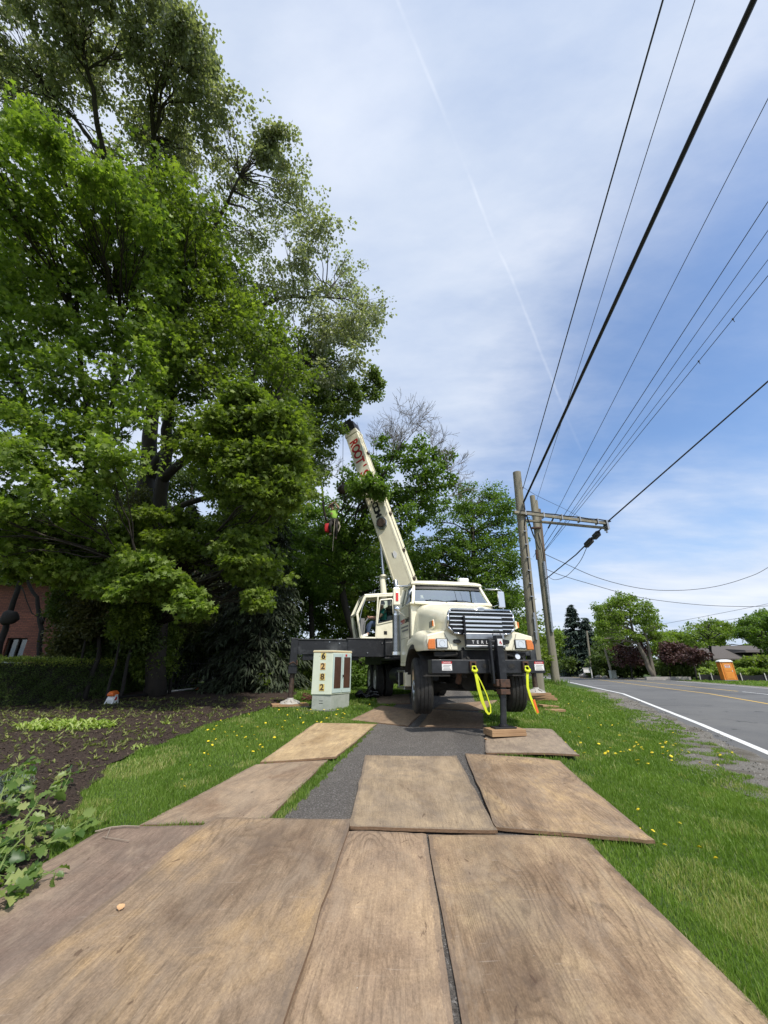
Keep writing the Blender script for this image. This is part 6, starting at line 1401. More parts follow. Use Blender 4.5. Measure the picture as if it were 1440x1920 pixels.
ptree('broadleaf_tree', 'thin pale spring tree with open bare limbs above the grey roof', [(1285, 1195), (1295, 1170), (1330, 1162), (1362, 1170), (1378, 1190), (1350, 1205), (1300, 1210)], 34, 8, 7, 60, 'L_fresh', 1335, .26, 13, 127, bark='bark_dark', twigs=9)
ptree('broadleaf_tree', 'yellow-green tree cut off by the right edge above the portable toilet', [(1385, 1185), (1400, 1155), (1440, 1145), (1470, 1160), (1470, 1225), (1435, 1215), (1400, 1198)], 60, 6, 7, 58, 'L_fresh_b', 1440, .3, 15, 128)
ptree('evergreen_shrub', 'dark evergreen mass behind the portable toilet', [(1330, 1262), (1330, 1246), (1380, 1243), (1415, 1236), (1440, 1225), (1470, 1225), (1470, 1262)], 44, 6, 8, 55, 'L_maple_d', 1385, .28, 40, 129, cat='shrub')
ptree('evergreen_shrub', 'dark evergreen hedge bank left of the portable toilet', [(1230, 1262), (1240, 1238), (1290, 1242), (1335, 1246), (1335, 1262)], 30, 6, 8, 56, 'L_dim', 1290, .28, 36, 130, cat='shrub')
ptree('broadleaf_tree', 'dense mid-green tree right behind the purple plums', [(1225, 1220), (1230, 1195), (1255, 1185), (1275, 1195), (1285, 1215)], 22, 8, 10, 66, 'L_maple', 1255, .34, 30, 131)
far = [('round green tree at the far end of the road', [(1012, 1225), (1020, 1195), (1045, 1185), (1070, 1200), (1072, 1250), (1012, 1255)], 90, 1040, 'L_maple', 132), ('dull olive tree left of the far end of the road', [(985, 1255), (990, 1200), (1008, 1190), (1020, 1215), (1018, 1258)], 80, 1003, 'L_maple_d', 133), ('dark bush under the two spruces', [(1060, 1262), (1062, 1240), (1085, 1235), (1100, 1262)], 72, 1080, 'L_dim', 134), ('dark trees behind the leaning trunk', [(1105, 1262), (1110, 1215), (1150, 1205), (1210, 1235), (1235, 1262)], 64, 1165, 'L_dim', 135), ('pale distant treetop between spruce and plum', [(1120, 1200), (1128, 1165), (1150, 1160), (1158, 1195)], 85, 1138, 'L_maple', 136), ('low green tree line behind the grey roofed house', [(1240, 1205), (1262, 1180), (1300, 1178), (1360, 1172), (1440, 1170), (1470, 1235), (1250, 1235)], 84, 1350, 'L_maple', 137)]
for lb, po, Y, bpx, lm, sd_ in far: ptree('distant_tree', lb, po, 34, 8, 11, Y, lm, bpx, .42, 30, sd_, group='distant trees across the road', twigs=2, r0=.25)
def woods_stuff():
    cl_ = []
    rd = random.Random(3)
    for i in range(190):
        x = rd.uniform(-150, 190); y = rd.uniform(105, 150) - abs(x) * .05; h = rd.uniform(2.5, 6.5)
        cl_.append(((x, y, h * .55), (rd.uniform(3, 5), 3, h * .55), 1.))
    o = foliage('far_woods', cl_, .8, M['L_maple_d'], None, 34, 1.2, .7); tag(o, kind='stuff')
woods_stuff()

# ================================================================== BRICK HOUSE, HEDGE, FENCE AND GARDEN THINGS ON THE LEFT
HY = 18.5; hr = at(120, 1150, HY); gh = float(gz(hr.x, HY)); hx = hr.x
house = thing('brick_house', 'red brick house with white eaves half hidden behind the maple and clipped hedge', 'house', (hx, HY, gh))
wt = 4.7; wx0 = -11.5
pan = at(48, 1210, HY).x - hx; pan0 = at(10, 1210, HY).x - hx
def wallbox(m, x0, x1, z0, z1): return m.box(x0, x1, 0, .3, z0, z1)
wz1 = at(30, 1196, HY).z - gh; wz0 = wz1 - 1.0
m = MB(); wallbox(m, wx0, pan0, 0, wt); wallbox(m, pan, 0, 0, wt); wallbox(m, pan0, pan, 0, wz0); wallbox(m, pan0, pan, wz1, wt); m.box(-.3, 0, .3, 8, 0, wt)
m.build('wall', M['brick'], house)
wn = MB().box(pan0, pan, .10, .16, wz0, wz0 + .06).box(pan0, pan, .10, .16, wz1 - .06, wz1).box(pan0, pan0 + .06, .10, .16, wz0, wz1).box(pan - .06, pan, .10, .16, wz0, wz1).box((pan0 + pan) / 2 - .03, (pan0 + pan) / 2 + .03, .1, .16, wz0, wz1).build('window', M['bark_dark'], house)
MB().box(pan0, pan, .17, .18, wz0, wz1).build('pane', M['glass_dark'], wn); MB().box(pan0 - .1, pan + .1, -.06, .12, wz0 - .08, wz0 - .002).build('sill', M['concrete'], wn)
MB().box(wx0, pan, 1.5, 1.6, wz0 - .5, wz1 + .5).build('room_wall', M['stucco'], house)
MB().box(wx0 - .4, -1.1, -.75, 1.2, wt + .01, wt + .42).box(wx0 - .4, -1.0, -.8, -.755, wt - .06, wt + .46).build('white_eaves', M['white_trim'], house, bevel=.01)
MB().add([(wx0 - .5, -.9, wt + .48), (.4, -.9, wt + .48), (.4, 4.2, wt + 1.7), (wx0 - .5, 4.2, wt + 1.7), (wx0 - .5, 8.6, wt + .4), (.4, 8.6, wt + .4)], [(0, 1, 2, 3), (3, 2, 5, 4)]).build('roof', M['roof'], house)
# darker gabled wing further back
gx1 = at(360, 1100, 25).x; gx0_ = at(185, 1100, 25).x; gw = float(gz(gx0_, 25)); pk = at(335, 975, 25)
wing = thing('gabled_house', 'dim stuccoed house with a dark shingled gable glimpsed through the maple leaves', 'house', ((gx0_ + gx1) / 2, 25, gw))
wv_ = (gx1 - gx0_) / 2 + .4; ph_ = pk.z - gw; eh = ph_ - 2.2
MB().prism([(-wv_, 0), (wv_, 0), (wv_, eh), (0, ph_ - .15), (-wv_, eh)], 'y', 0, 6).build('wall', M['stucco'], wing)
MB().add([(-wv_ - .4, -.5, eh - .3), (0, -.5, ph_), (0, 6.4, ph_), (-wv_ - .4, 6.4, eh - .3), (wv_ + .4, -.5, eh - .3), (wv_ + .4, 6.4, eh - .3)], [(0, 1, 2, 3), (1, 4, 5, 2)]).build('roof', M['roof'], wing)
wp_ = at(205, 1165, 25); wf = MB().box(wp_.x - wing.location.x - .7, wp_.x - wing.location.x + .5, -.06, 0, wp_.z - gw - .7, wp_.z - gw + .9).build('window', M['white_trim'], wing); MB().box(wp_.x - wing.location.x - .6, wp_.x - wing.location.x + .4, -.07, -.055, wp_.z - gw - .6, wp_.z - gw + .8).build('pane', M['glass_dark'], wf)
sp_ = at(222, 1222, 17.5); steps = thing('garden_steps', 'low brown brick steps and pier seen above the hedge end', 'steps', (sp_.x, 17.5, float(gz(sp_.x, 17.5))))
MB().box(-1.5, .6, 0, .8, 0, 1.0).box(-1.6, .7, -.06, .86, 1.0, 1.08).box(-1.5, .3, -.35, 0, 0, .75).box(-1.5, .2, -.7, -.35, 0, .4).build('tread', M['stucco'], steps, bevel=.01)
# ornamental dark-stemmed tree in front of the brick wall, with a bark burl
oY = 15.2
ob_ = gpt(12, oY)
orn = tree('ornamental_tree', 'small dark-stemmed tree with crooked forks in front of the red brick wall', [[(tuple(gpt(-4, oY)), .11)] + st_([(10, 1180, oY, .10), (32, 1110, oY, .085), (45, 1060, oY, .06), (50, 990, oY, .03)]), [(tuple(gpt(82, oY)), .09)] + st_([(78, 1180, oY, .08), (70, 1120, oY, .065), (45, 1082, oY, .05)]), st_([(78, 1170, oY, .06), (95, 1125, oY, .045), (110, 1080, oY, .02)]), st_([(20, 1060, oY - 1, .02), (45, 1110, oY - 1, .018), (60, 1150, oY - 1, .016), (110, 1175, oY - 1, .01)])],
    pclumps([(-20, 1080), (20, 1060), (60, 1050), (110, 1075), (120, 1105), (60, 1085), (0, 1095)], 12, 18, 15, oY, 17, 201, .6, .5), 'L_dim', 'bark_dark', per=26, size=.10, twigs=8, limb_r=.02, sprig_r=.2, seed=13)
wr = at(18, 1158, oY - .25); MB()._ell((0, 0, 0), (.30, .16, .26), 20, 12)
wm = MB()._ell((0, 0, 0), (.32, .2, .27), 22, 14); wm.v = [(x * (1 + .12 * math.sin(17 * z + 9 * x)), y, z * (1 + .12 * math.sin(15 * x + 4))) for x, y, z in wm.v]
wo = wm.build('bird_nest_ball', M['bark_dark'], None, smooth=True); wo.location = wr; tag(wo, 'dark round bundle of twigs fixed to the crooked stem before the brick wall', 'ornament')

# clipped hedge
hp_ = [gnd(-60, 1330), gnd(0, 1328), gnd(195, 1311), gnd(272, 1296)]
hp_ = [Vector((p.x, p.y, 0)) for p in hp_]; ztop = at(130, 1237, hp_[1].y + .6).z
hedge = thing('clipped_hedge', 'long clipped yew hedge with painted sunlight on its yellow-green top in front of the brick house', 'hedge', (hp_[1].x, hp_[1].y, float(gz(hp_[1].x, hp_[1].y))))
HO = Vector(hedge.location); P = []; N_ = []; VV = []
core = []; dep = 1.15
for i, p in enumerate(hp_):
    g0 = float(gz(p.x, p.y)); dr_ = (hp_[min(i + 1, 3)] - hp_[max(i - 1, 0)]).normalized(); nb_ = Vector((-dr_.y, dr_.x, 0)); core.append([p + nb_ * .1 + Vector((0, 0, g0)), p + nb_ * .1 + Vector((0, 0, ztop - .1)), p + nb_ * (dep - .1) + Vector((0, 0, ztop - .1)), p + nb_ * (dep - .1) + Vector((0, 0, g0))])
MB().loft([[q - HO for q in r] for r in core]).build('inner_branches', M['bark_dark'], hedge)
for i in range(3):
    a, b = hp_[i], hp_[i + 1]; L = (b - a).length; d = (b - a) / L; nb_ = Vector((-d.y, d.x, 0)); g0 = float(gz(a.x, a.y))
    nf = int(L * 4600); u = rng.random(nf) * L; hgt = g0 + .02 + (ztop - g0 - .02) * rng.random(nf) ** .85
    for uu_, hh_ in zip(u, hgt):
        bmp = .05 * math.sin(uu_ * 5 + hh_ * 7) + .04 * math.sin(uu_ * 13 - hh_ * 11)
        p = a + d * uu_ + nb_ * (.04 + bmp + rng.normal(0, .035)); P.append((p.x, p.y, hh_)); N_.append((-nb_.x, -nb_.y, .5)); VV.append(rng.random() * .5 + (.55 if hh_ > ztop - .10 - .12 * rng.random() else 0))  # leaves near the top edge lightened, sunlight painted into their colour
    nt2 = int(L * 3000); u = rng.random(nt2) * L; w2 = rng.random(nt2) * dep
    for uu_, ww_ in zip(u, w2):
        p = a + d * uu_ + nb_ * ww_; P.append((p.x, p.y, ztop + .02 * math.sin(uu_ * 6 + ww_ * 5) + rng.normal(0, .03))); N_.append((0, 0, 1)); VV.append(.6 + .4 * rng.random())  # top leaves take the light end of the ramp as painted sunlight
a = hp_[3]; d = (hp_[3] - hp_[2]).normalized(); nb_ = Vector((-d.y, d.x, 0))
for _ in range(3200):
    p = a + nb_ * rng.random() * dep + d * rng.normal(0, .06); P.append((p.x, p.y, .6 + (ztop - .6) * rng.random())); N_.append((d.x, d.y, .3)); VV.append(rng.random() * .6)
P = np.array(P) - np.array(HO); N_ = np.array(N_); n = len(P); D_ = unit(n) * .8 + N_ * .8; s = rng.uniform(.03, .065, n)
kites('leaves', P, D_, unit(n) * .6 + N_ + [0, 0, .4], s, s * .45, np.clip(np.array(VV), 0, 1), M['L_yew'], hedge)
# black picket fence behind the bed
fA, fB = gnd(268, 1296), at(470, 1290, 17.5); fA = Vector((fA.x + .2, 16.6, 0)); fB = Vector((fB.x, 17.6, 0))
fn_ = thing('picket_fence', 'black iron picket fence between the hedge and the drooping spruce', 'fence', (fA.x, fA.y, float(gz(fA.x, fA.y))))
Lf = (fB - fA).length; df = (fB - fA) / Lf; F0 = Matrix.Rotation(math.atan2(df.y, df.x), 4, 'Z'); fh = 1.15
MB().box(0, Lf, -.012, .012, .18, .21, F0).box(0, Lf, -.012, .012, fh - .16, fh - .13, F0).build('rail', M['fence'], fn_)
for k in range(int(Lf / 2) + 1): MB().box(k * 2 - .03, k * 2 + .03, -.03, .03, 0, fh + .06, F0).box(k * 2 - .04, k * 2 + .04, -.04, .04, fh + .06, fh + .09, F0).build('post', M['fence'], fn_)
m = MB()
for k in range(int(Lf / .12)): m.cyl(F0 @ Vector((k * .12, 0, .06)), F0 @ Vector((k * .12, 0, fh)), .010, .008, 5)
m.build('pickets', M['fence'], fn_)
# leafy plants before the fence
for (px, py, hh, lb, sd_) in ((305, 1292, .9, 'upright broad-leaved plant at the back of the mulch bed, left of the fence middle', 301), (427, 1288, .95, 'upright pale broad-leaved plant beside the spruce', 302), (492, 1300, .6, 'low sprawling leafy plant beside the left outrigger pad', 303), (360, 1292, .5, 'small green plant under the picket fence', 304)):
    g_ = gnd(px, py); rd = random.Random(sd_); t = thing('garden_plant', lb, 'plant', g_); m = MB(); PP = []; DD = []
    for k in range(9):
        a = rd.uniform(0, 6.28); e = Vector((math.cos(a) * .22, math.sin(a) * .22, hh * rd.uniform(.6, 1.1))); pts_ = crooked((0, 0, 0), e, rd, 5, .03); m.tube(pts_, [.008, .007, .006, .005, .004, .003], 4, False)
        for q in pts_[1:]:
            for _ in range(5): PP.append(tuple(q)); a2_ = rd.uniform(0, 6.28); DD.append((math.cos(a2_), math.sin(a2_), rd.uniform(-.2, .6)))
    m.build('stem', M['stem'], t); n = len(PP); s = rng.uniform(.09, .17, n); kites('leaves', np.array(PP), np.array(DD), np.tile([0., 0, 1], (n, 1)) + unit(n) * .3, s, s * .5, rng.random(n), M['L_fresh'], t)

# pole saw lying in the bed
e0 = gnd(208, 1322); e1 = gnd(372, 1294); e1.z += .06; dS = (e1 - e0); dS.z = 0; aS = math.atan2(dS.y, dS.x); LS = dS.length
saw = thing('pole_saw', 'orange and white engine pole saw lying across the mulch bed', 'garden tool', (e0.x, e0.y, e0.z + .03), aS)
rise = (e1.z - e0.z - .12) / LS
MB().loft([[(x, y * w_, z) for x, z, in ((-.13, .20), (.13, .22))for y in (-1, 1)] for w_ in (.1,)] if False else [[(-.14, -.09, .20), (.12, -.07, .22), (.12, .07, .22), (-.14, .09, .20)], [(-.16, -.09, .26), (.16, -.07, .28), (.16, .07, .28), (-.16, .09, .26)], [(-.11, -.06, .33), (.06, -.05, .35), (.06, .05, .35), (-.11, .06, .33)]]).build('engine_cover', M['orange'], saw, bevel=.02)
MB().loft([[(-.10, -.08, 0), (.08, -.08, 0), (.08, .08, 0), (-.10, .08, 0)], [(-.12, -.09, .10), (.10, -.09, .10), (.10, .09, .10), (-.12, .09, .10)], [(-.09, -.07, .20), (.08, -.07, .20), (.08, .07, .20), (-.09, .07, .20)]]).build('fuel_tank', M['white_plastic'], saw, bevel=.02)
for s_ in (-1, 1): MB().beam((-.14, s_ * .1, 0), (-.02, s_ * .1, .24), .025, .02).beam((.14, s_ * .1, 0), (.02, s_ * .1, .24), .025, .02).beam((-.14, s_ * .1, .01), (.14, s_ * .1, .01), .02, .02).build('stand', M['white_plastic'], saw)
MB().cyl((-.0, -.10, .14), (0, -.085, .14), .05, n=16).build('starter_cover', M['red_lens'], saw)
MB().cyl((.1, 0, .15), (LS * .42, 0, .12 + rise * LS * .4), .028, n=10).cyl((.35, 0, .15), (.75, 0, .15), .03, n=10).build('grip_shaft', M['black_print'], saw, smooth='auto')
MB().cyl((LS * .42 - .05, 0, .12 + rise * LS * .4), (LS * .42 + .09, 0, .12 + rise * LS * .4), .035, n=10).build('coupling', M['red_lens'], saw)
MB().cyl((LS * .44, 0, .13 + rise * LS * .4), (LS * .97, 0, .11 + rise * LS), .030, n=10).build('upper_shaft', M['white_plastic'], saw, smooth='auto')
MB().box(LS * .96, LS + .05, -.05, .05, .04 + rise * LS, .14 + rise * LS).build('gear_head', M['orange'], saw, bevel=.015)
MB().box(LS + .05, LS + .32, -.006, .006, .06 + rise * LS, .12 + rise * LS).build('guide_bar', M['alu'], saw)

# cut grape vine at the lower left corner
def broad(name, P, D_, Nrm, s, var, mt, parent):
    D_ = D_ / np.linalg.norm(D_, axis=1, keepdims=True); S = np.cross(D_, Nrm); S /= np.linalg.norm(S, axis=1, keepdims=True) + 1e-9; U = np.cross(S, D_)
    pr = [(.18, 0, .02), (0, .0, 0), (-.10, .22, -.02), (.02, .42, .10), (.24, .30, .04), (.40, .50, .14), (.56, .26, .06), (.72, .32, .10), (1.0, 0, -.16), (.72, -.32, .12), (.56, -.26, .06), (.40, -.50, .15), (.24, -.30, .04), (.02, -.42, .10), (-.10, -.22, .02), (.58, 0, -.03)]
    Vs = [P + D_ * (s[:, None] * a) + S * (s[:, None] * b) + U * (s[:, None] * c) for a, b, c in pr]; V = np.stack(Vs, 1).reshape(-1, 3); n = len(P); q = np.arange(n)[:, None] * 16
    T = [(0, 1, 2), (0, 2, 3), (0, 3, 4), (0, 4, 15), (15, 4, 5), (15, 5, 6), (15, 6, 7), (15, 7, 8), (15, 8, 9), (15, 9, 10), (15, 10, 11), (15, 11, 12), (0, 15, 12), (0, 12, 13), (0, 13, 14), (0, 14, 1)]
    return fast_mesh(name, V, np.concatenate([q + list(t) for t in T]), mt, parent, attr=np.tile(var, len(T)))
vb = gnd(-30, 1640); vine = thing('cut_vine', 'heap of freshly cut vine with broad green leaves at the lower left corner', 'plant cutting', vb); m = MB(); PP = []; DD = []; rd = random.Random(44)
paths = [[(-60, 1700), (10, 1620), (60, 1560), (110, 1510), (128, 1470)], [(-60, 1680), (40, 1620), (100, 1600), (160, 1560), (190, 1562)], [(-60, 1600), (0, 1560), (40, 1510), (60, 1480)], [(-60, 1740), (0, 1710), (50, 1680), (95, 1660)], [(-50, 1560), (0, 1530), (20, 1490), (50, 1470)], [(-50, 1650), (20, 1600), (60, 1590), (120, 1590)], [(-40, 1720), (0, 1650), (30, 1640), (70, 1620)], [(-70, 1640), (-30, 1600), (0, 1500), (60, 1450)]]
for k, pth in enumerate(paths):
    pts_ = []
    for j, (px, py) in enumerate(pth):
        q = gnd(px, py); q.z += .05 + .22 * math.sin(math.pi * (j + .3) / len(pth)) * rd.uniform(.3, 1.1) * (0 if k in (1, 3) else 1) + (.03 if k in (1, 3) else 0); pts_.append(q - vb)
    m.tube(pts_, [.010, .008, .007, .005, .003][:len(pts_)] if len(pts_) == 5 else [.009, .007, .005, .003], 6, False)
    for i in range(len(pts_) - 1):
        for _ in range(9):
            t_ = rd.random(); q = pts_[i].lerp(pts_[i + 1], t_); d = Vector((rd.uniform(-1, 1), rd.uniform(-1, 1), rd.uniform(-.3, .9))); e = q + d * .07; m.tube([q, e], .0025, 4, False); PP.append(tuple(e)); DD.append(tuple(Vector((d.x, d.y, d.z * .5 - .3))))
m.build('stem', M['stem'], vine); n = len(PP); broad('leaves', np.array(PP), np.array(DD), np.tile([0., -.2, .8], (n, 1)) + unit(n) * .75, rng.uniform(.045, .115, n), rng.random(n), M['L_vine'], vine)
gr_ = MB(); q0 = gnd(14, 1700)
for i in range(34): gr_._ell((q0.x - vb.x + rng.normal(0, .012), q0.y - vb.y + rng.normal(0, .03), .06 + rng.random() * .05), .006, 6, 4)
gr_.build('flower_buds', M['L_hosta'], vine)
tp_ = [gnd(*p) for p in ((175, 1572), (205, 1563), (232, 1560), (260, 1561))]
for p in tp_: p.z += .045
tw = MB().tube(tp_, [.005, .0055, .005, .004], 6).tube([tp_[1], gnd(196, 1584) + Vector((0, 0, .04))], .003, 5).tube([gnd(190, 1580) + Vector((0, 0, .04)), gnd(240, 1590) + Vector((0, 0, .045))], .003, 5).build('dry_twig', M['twig'], None); tag(tw, 'pale forked twig lying on the edge of the far lower left sheet', 'twig')
lf = gnd(218, 1734)
def leaf1(name, label, p, s, mt, rot):
    pr = [(0, 0, 0), (.35, .1, .01), (.5, .45, .02), (.42, .8, .035), (.1, 1., .03), (-.3, .85, .04), (-.5, .5, .03), (-.3, .15, .015), (.02, .5, -.005)]
    m = MB(); m.add([(x * s, y * s, z * 1.2 * s * 6) for x, y, z in pr], [(8, i, (i + 1) % 8) for i in range(8)]).tube([(0, 0, 0), (.05 * s, -.35 * s, .004)], .0015, 4)
    o = m.build(name, mt, None); o.location = p; o.rotation_euler = (.05, .05, rot); tag(o, label, 'leaf'); return o
M['dry'] = mat('dry_leaf', (.48, .27, .13), .8, col2=(.60, .38, .2), scale=40)
leaf1('dry_leaf', 'single curled tan leaf on the big grey-brown plywood sheet', lf + Vector((0, 0, .062)), .045, M['dry'], .3)
leaf1('dry_leaf', 'pale leaf scrap at the left edge of the sheet under the jack block', gnd(914, 1392) + Vector((0, 0, .04)), .06, M['dry'], 1.2)

# ================================================================== POLES AND WIRES
def upole(name, label, b, t_, r0, r1, mt):
    """wooden pole from ground point b to top t_, local origin at b"""
    th_ = thing(name, label, 'utility pole', b); T = Vector(t_) - Vector(b)
    m = MB().tube([(0, 0, -.1), T * .5, T], [r0, (r0 + r1) / 2, r1], 18); m.build('shaft', M[mt], th_, smooth='auto'); return th_, T
p1b = gpt(1004, 15.3); p1t = at(969, 886, 15.1)
P1, T1 = upole('utility_pole', 'grey wooden utility pole nearest the truck, carrying the long horizontal arm', p1b, p1t, .205, .17, 'pole')
def onp(T, f, off): return T * f + Vector(off)
fz = lambda py, Y=15.2: (at(985, py, Y).z - p1b.z) / T1.z
m = MB().tube([onp(T1, fz(y_), (.02, -.20, 0)) for y_ in (990, 1040, 1090, 1150)], .022, 8)
m.tube([onp(T1, fz(990), (.02, -.2, 0)), onp(T1, fz(972), (.10, -.24, .0)), onp(T1, fz(968), (.35, -.2, .0))], .02, 8); m.build('riser_cable', M['cable'], P1, smooth=True)
MB().cyl(onp(T1, fz(1150), (.02, -.225, 0)), onp(T1, fz(1200), (.02, -.235, 0)), .045, n=12).build('conduit', M['alu'], P1, smooth='auto')
m = MB()
for y_ in (1000, 1024, 1048, 1072, 1096, 1120, 1160, 1185): m.box(-.05, .08, -.26, -.2, -.015, .015, Matrix.Translation(onp(T1, fz(y_), (0, 0, 0))))
m.build('clip', M['alu'], P1)
pm = MB(); rd = random.Random(2)
for k in range(16): f = rd.uniform(.1, .95); a = rd.uniform(-2.6, -.5); pm.cyl(onp(T1, f, (.17 * math.cos(a), .17 * math.sin(a), 0)), onp(T1, f, (.20 * math.cos(a), .20 * math.sin(a), 0)), .012, n=6)
pm.build('bolt', M['rust'], P1)
# horizontal arm: twin rails with cable lashed on top
aL = at(962, 964, 15.0); aR = at(1135, 984, 15.5); aL.z = aR.z = (aL.z + aR.z) / 2 ; aR = at(1135, 984, 15.5); aL = at(962, 964, 15.0)
da = (aR - aL).normalized()
o_ = Vector(p1b)
arm = MB().beam(aL - o_ + Vector((0, -.16, .03)), aR - o_ + Vector((0, -.1, .03)), .09, .12).beam(aL - o_ + da * .5 + Vector((0, .12, -.17)), aR - o_ + Vector((0, .02, -.14)), .08, .10).build('cross_arm', M['pole'], P1, bevel=.008)
MB().tube([aL - o_ + da * (.3 + i * .5) + Vector((0, -.16, .12 + .02 * (i % 2))) for i in range(9)] , .028, 8).tube([aL - o_ + da * (.3 + i * .5) + Vector((0, -.05, .13 - .02 * (i % 2))) for i in range(9)], .022, 8).build('lashed_cable', M['cable'], arm, smooth=True)
m = MB()
for q in (.5, 1.3, 2.1, 2.9, 3.7): m.box(-.02, .02, -.2, .06, -.05, .18, Matrix.Translation(aL - o_ + da * q))
m.box(-.04, .04, -.2, .1, -.25, .16, Matrix.Translation(aR - o_)); m.cyl(aR - o_ + Vector((0, 0, -.25)), aR - o_ + Vector((0, 0, -.36)), .04, n=8); m.build('bracket', M['alu'], arm)
p2b = gnd(1043, 1284); Y2 = p2b.y; p2t = at(998, 930, Y2)
P2, T2 = upole('utility_pole', 'taller leaning utility pole on the grass verge with staggered stub tops and a steel conduit', p2b, p2t, .235, .165, 'pole')
for k, (px, py, r) in enumerate(((1004, 939, .14), (1010, 955, .13))):
    tt = at(px, py, Y2 + .1) - p2b; bb = T2 * .42 + (tt - T2) * .4; MB().tube([bb, tt], [r * 1.05, r], 12).build('stub_pole', M['pole_brown' if k else 'pole'], P2, smooth='auto')
f2 = lambda py: (at(1015, py, Y2).z - p2b.z) / T2.z
MB().cyl(onp(T2, f2(1055), (.10, -.25, 0)), onp(T2, f2(1186), (.05, -.26, 0)), .085, n=12).build('conduit', M['alu'], P2, smooth='auto')
MB().cyl(onp(T2, f2(1032), (-.22, -.1, 0)), onp(T2, f2(1050), (-.24, -.1, 0)), .08, n=8).box(-.1, .5, -.3, -.1, -.05, .05, Matrix.Translation(onp(T2, f2(992), (-.3, 0, 0)))).build('bracket', M['rust'], P2)
m = MB().tube([onp(T2, f2(1000), (.0, -.2, 0)), onp(T2, f2(1030), (.1, -.3, 0)), onp(T2, f2(1058), (.1, -.26, 0))], .03, 6).build('riser_cable', M['cable'], P2)
gs = []
P = []; 
for i in range(260): a = rng.uniform(0, 6.28); r = .25 + rng.random() * .45; P.append((p2b.x + r * math.cos(a), p2b.y + r * math.sin(a), float(gz(p2b.x, p2b.y)) - .01))
n = len(P); D_ = unit(n) * .45 + [0, 0, 1]; o = kites('tall_grass_tuft', np.array(P), D_, unit(n), rng.uniform(.18, .42, n), np.full(n, .03), rng.random(n) * .6, M['grass']); tag(o, 'tuft of tall grass around the foot of the pole with the steel conduit', 'grass tuft')
def wire(name, label, A, B, r, sag=0., ext=1.6, n=20, cat='power line', group=None, mt='wire', extra=()):
    """A far end, B nearer point; the span goes on beyond B"""
    E = A + (B - A) * ext; m = MB(); L = (E - A).length
    for k, (ox, oz, rr_) in enumerate(((0, 0, r),) + tuple(extra)):
        m.tube([A.lerp(E, i / n) + Vector((ox * min(1, i / 2), 0, oz * min(1, i / 2) - sag * L * 4 * (i / n) * (1 - i / n) + (sag * L * 4 * (1 / ext) * (1 - 1 / ext)) * (i / n) * ext * (1 if i / n <= 1 / ext else 1 / (ext * i / n)))) for i in range(n + 1)], rr_, 6, False)
    o = m.build(name, M[mt], None, smooth=True); tag(o, label, cat, group); return o
def nz(px, py, z): d = dirn(px, py); return Vector((0, 0, EYE)) + d * ((z - EYE) / d.z)
wire('power_line', 'black overhead wire passing highest past the top of the nearest pole', at(978, 925, 19), nz(1243, 0, 13.), .018)
wire('power_line', 'thinnest overhead wire, second from the left', at(987, 1000, 30), nz(1303, 0, 14.5), .011)
wire('utility_cable', 'thick doubled black cable sweeping down to the nearest pole', at(982, 941, 14.9), nz(1413, 0, 9.6), .040, extra=((.09, .10, .016),), cat='cable', mt='cable')
o = MB().tube([at(982, 941, 14.9), at(984, 955, 14.9), at(990, 975, 15), at(1000, 1003, 17), at(1012, 1030, Y2 - .6)], .03, 8).build('utility_cable', M['cable'], None, smooth=True); tag(o, 'short black cable dropping from the thick cable end past the arm to the second pole', 'cable')
wire('power_line', 'overhead wire ending in a thick dead-end sleeve above the arm', at(1000, 1045, Y2 + 6), at(1440, 185, 7.5), .016)
sl2 = MB().tube([at(1028, 957, 18.4 if False else 17.6), at(1036, 941, 16.6)], .05, 8)
A_ = at(1000, 1045, Y2 + 6); B_w = at(1440, 185, 7.5)
def on_line(A, B, px):
    lo, hi = 0., 1.
    for _ in range(40):
        mid = (lo + hi) / 2; q = A.lerp(B, mid); zc = q.y * math.cos(PITCH) + (q.z - EYE) * math.sin(PITCH); u = 720 + FPX * q.x / zc
        if u < px: lo = mid
        else: hi = mid
    return A.lerp(B, lo)
q0, q1_ = on_line(A_, B_w, 1028), on_line(A_, B_w, 1038)
o = MB().tube([q0, q1_], .055, 8).build('wire_sleeve', M['cable'], None); tag(o, 'thick black sleeve clamped on the overhead wire just above the arm', 'cable sleeve')
for k, (fx, fy, nx_1, ny_1, r, lb) in enumerate(((1020, 1024, 1440, 378, .018, 'overhead wire fourth from the right edge, just right of the sleeved one'), (1016, 1040, 1440, 432, .014, 'thin overhead wire third from the right'), (1018, 1035, 1440, 487, .012, 'thin overhead wire second from the right, smooth'), (1022, 1033, 1440, 517, .014, 'rightmost of the overhead wires fanning from the second pole, with small knots'))):
    A_, B_w = at(fx, fy, Y2 + .2), at(nx_1, ny_1, 9.5); wire('power_line', lb, A_, B_w, r)
    if k == 3:
        for pxk in (1310, 1374): q = on_line(A_, B_w, pxk); o = MB()._ell(tuple(q), (.03, .03, .06), 8, 6).tube([q, q + Vector((.02, 0, -.14))], .012, 5).build('wire_tag', M['cable'], None); tag(o, 'small black tag hanging on the knotted wire, ' + ('lower of two' if pxk == 1310 else 'upper of two'), 'wire tag')
wire('utility_cable', 'thick black cable running from the arm end out over the road', at(1135, 982, 15.4), at(1440, 715, 11.), .030, mt='cable', cat='cable')
o = MB().tube([at(1135, 984, 15.4), at(1120, 998, 15.8), at(1103, 1017, 16.6), at(1080, 1040, 18), at(1023, 1086, Y2 - .3)], .028, 8).build('utility_cable', M['cable'], None, smooth=True); tag(o, 'black cable slanting from the arm end through two splice boxes to the second pole', 'cable')
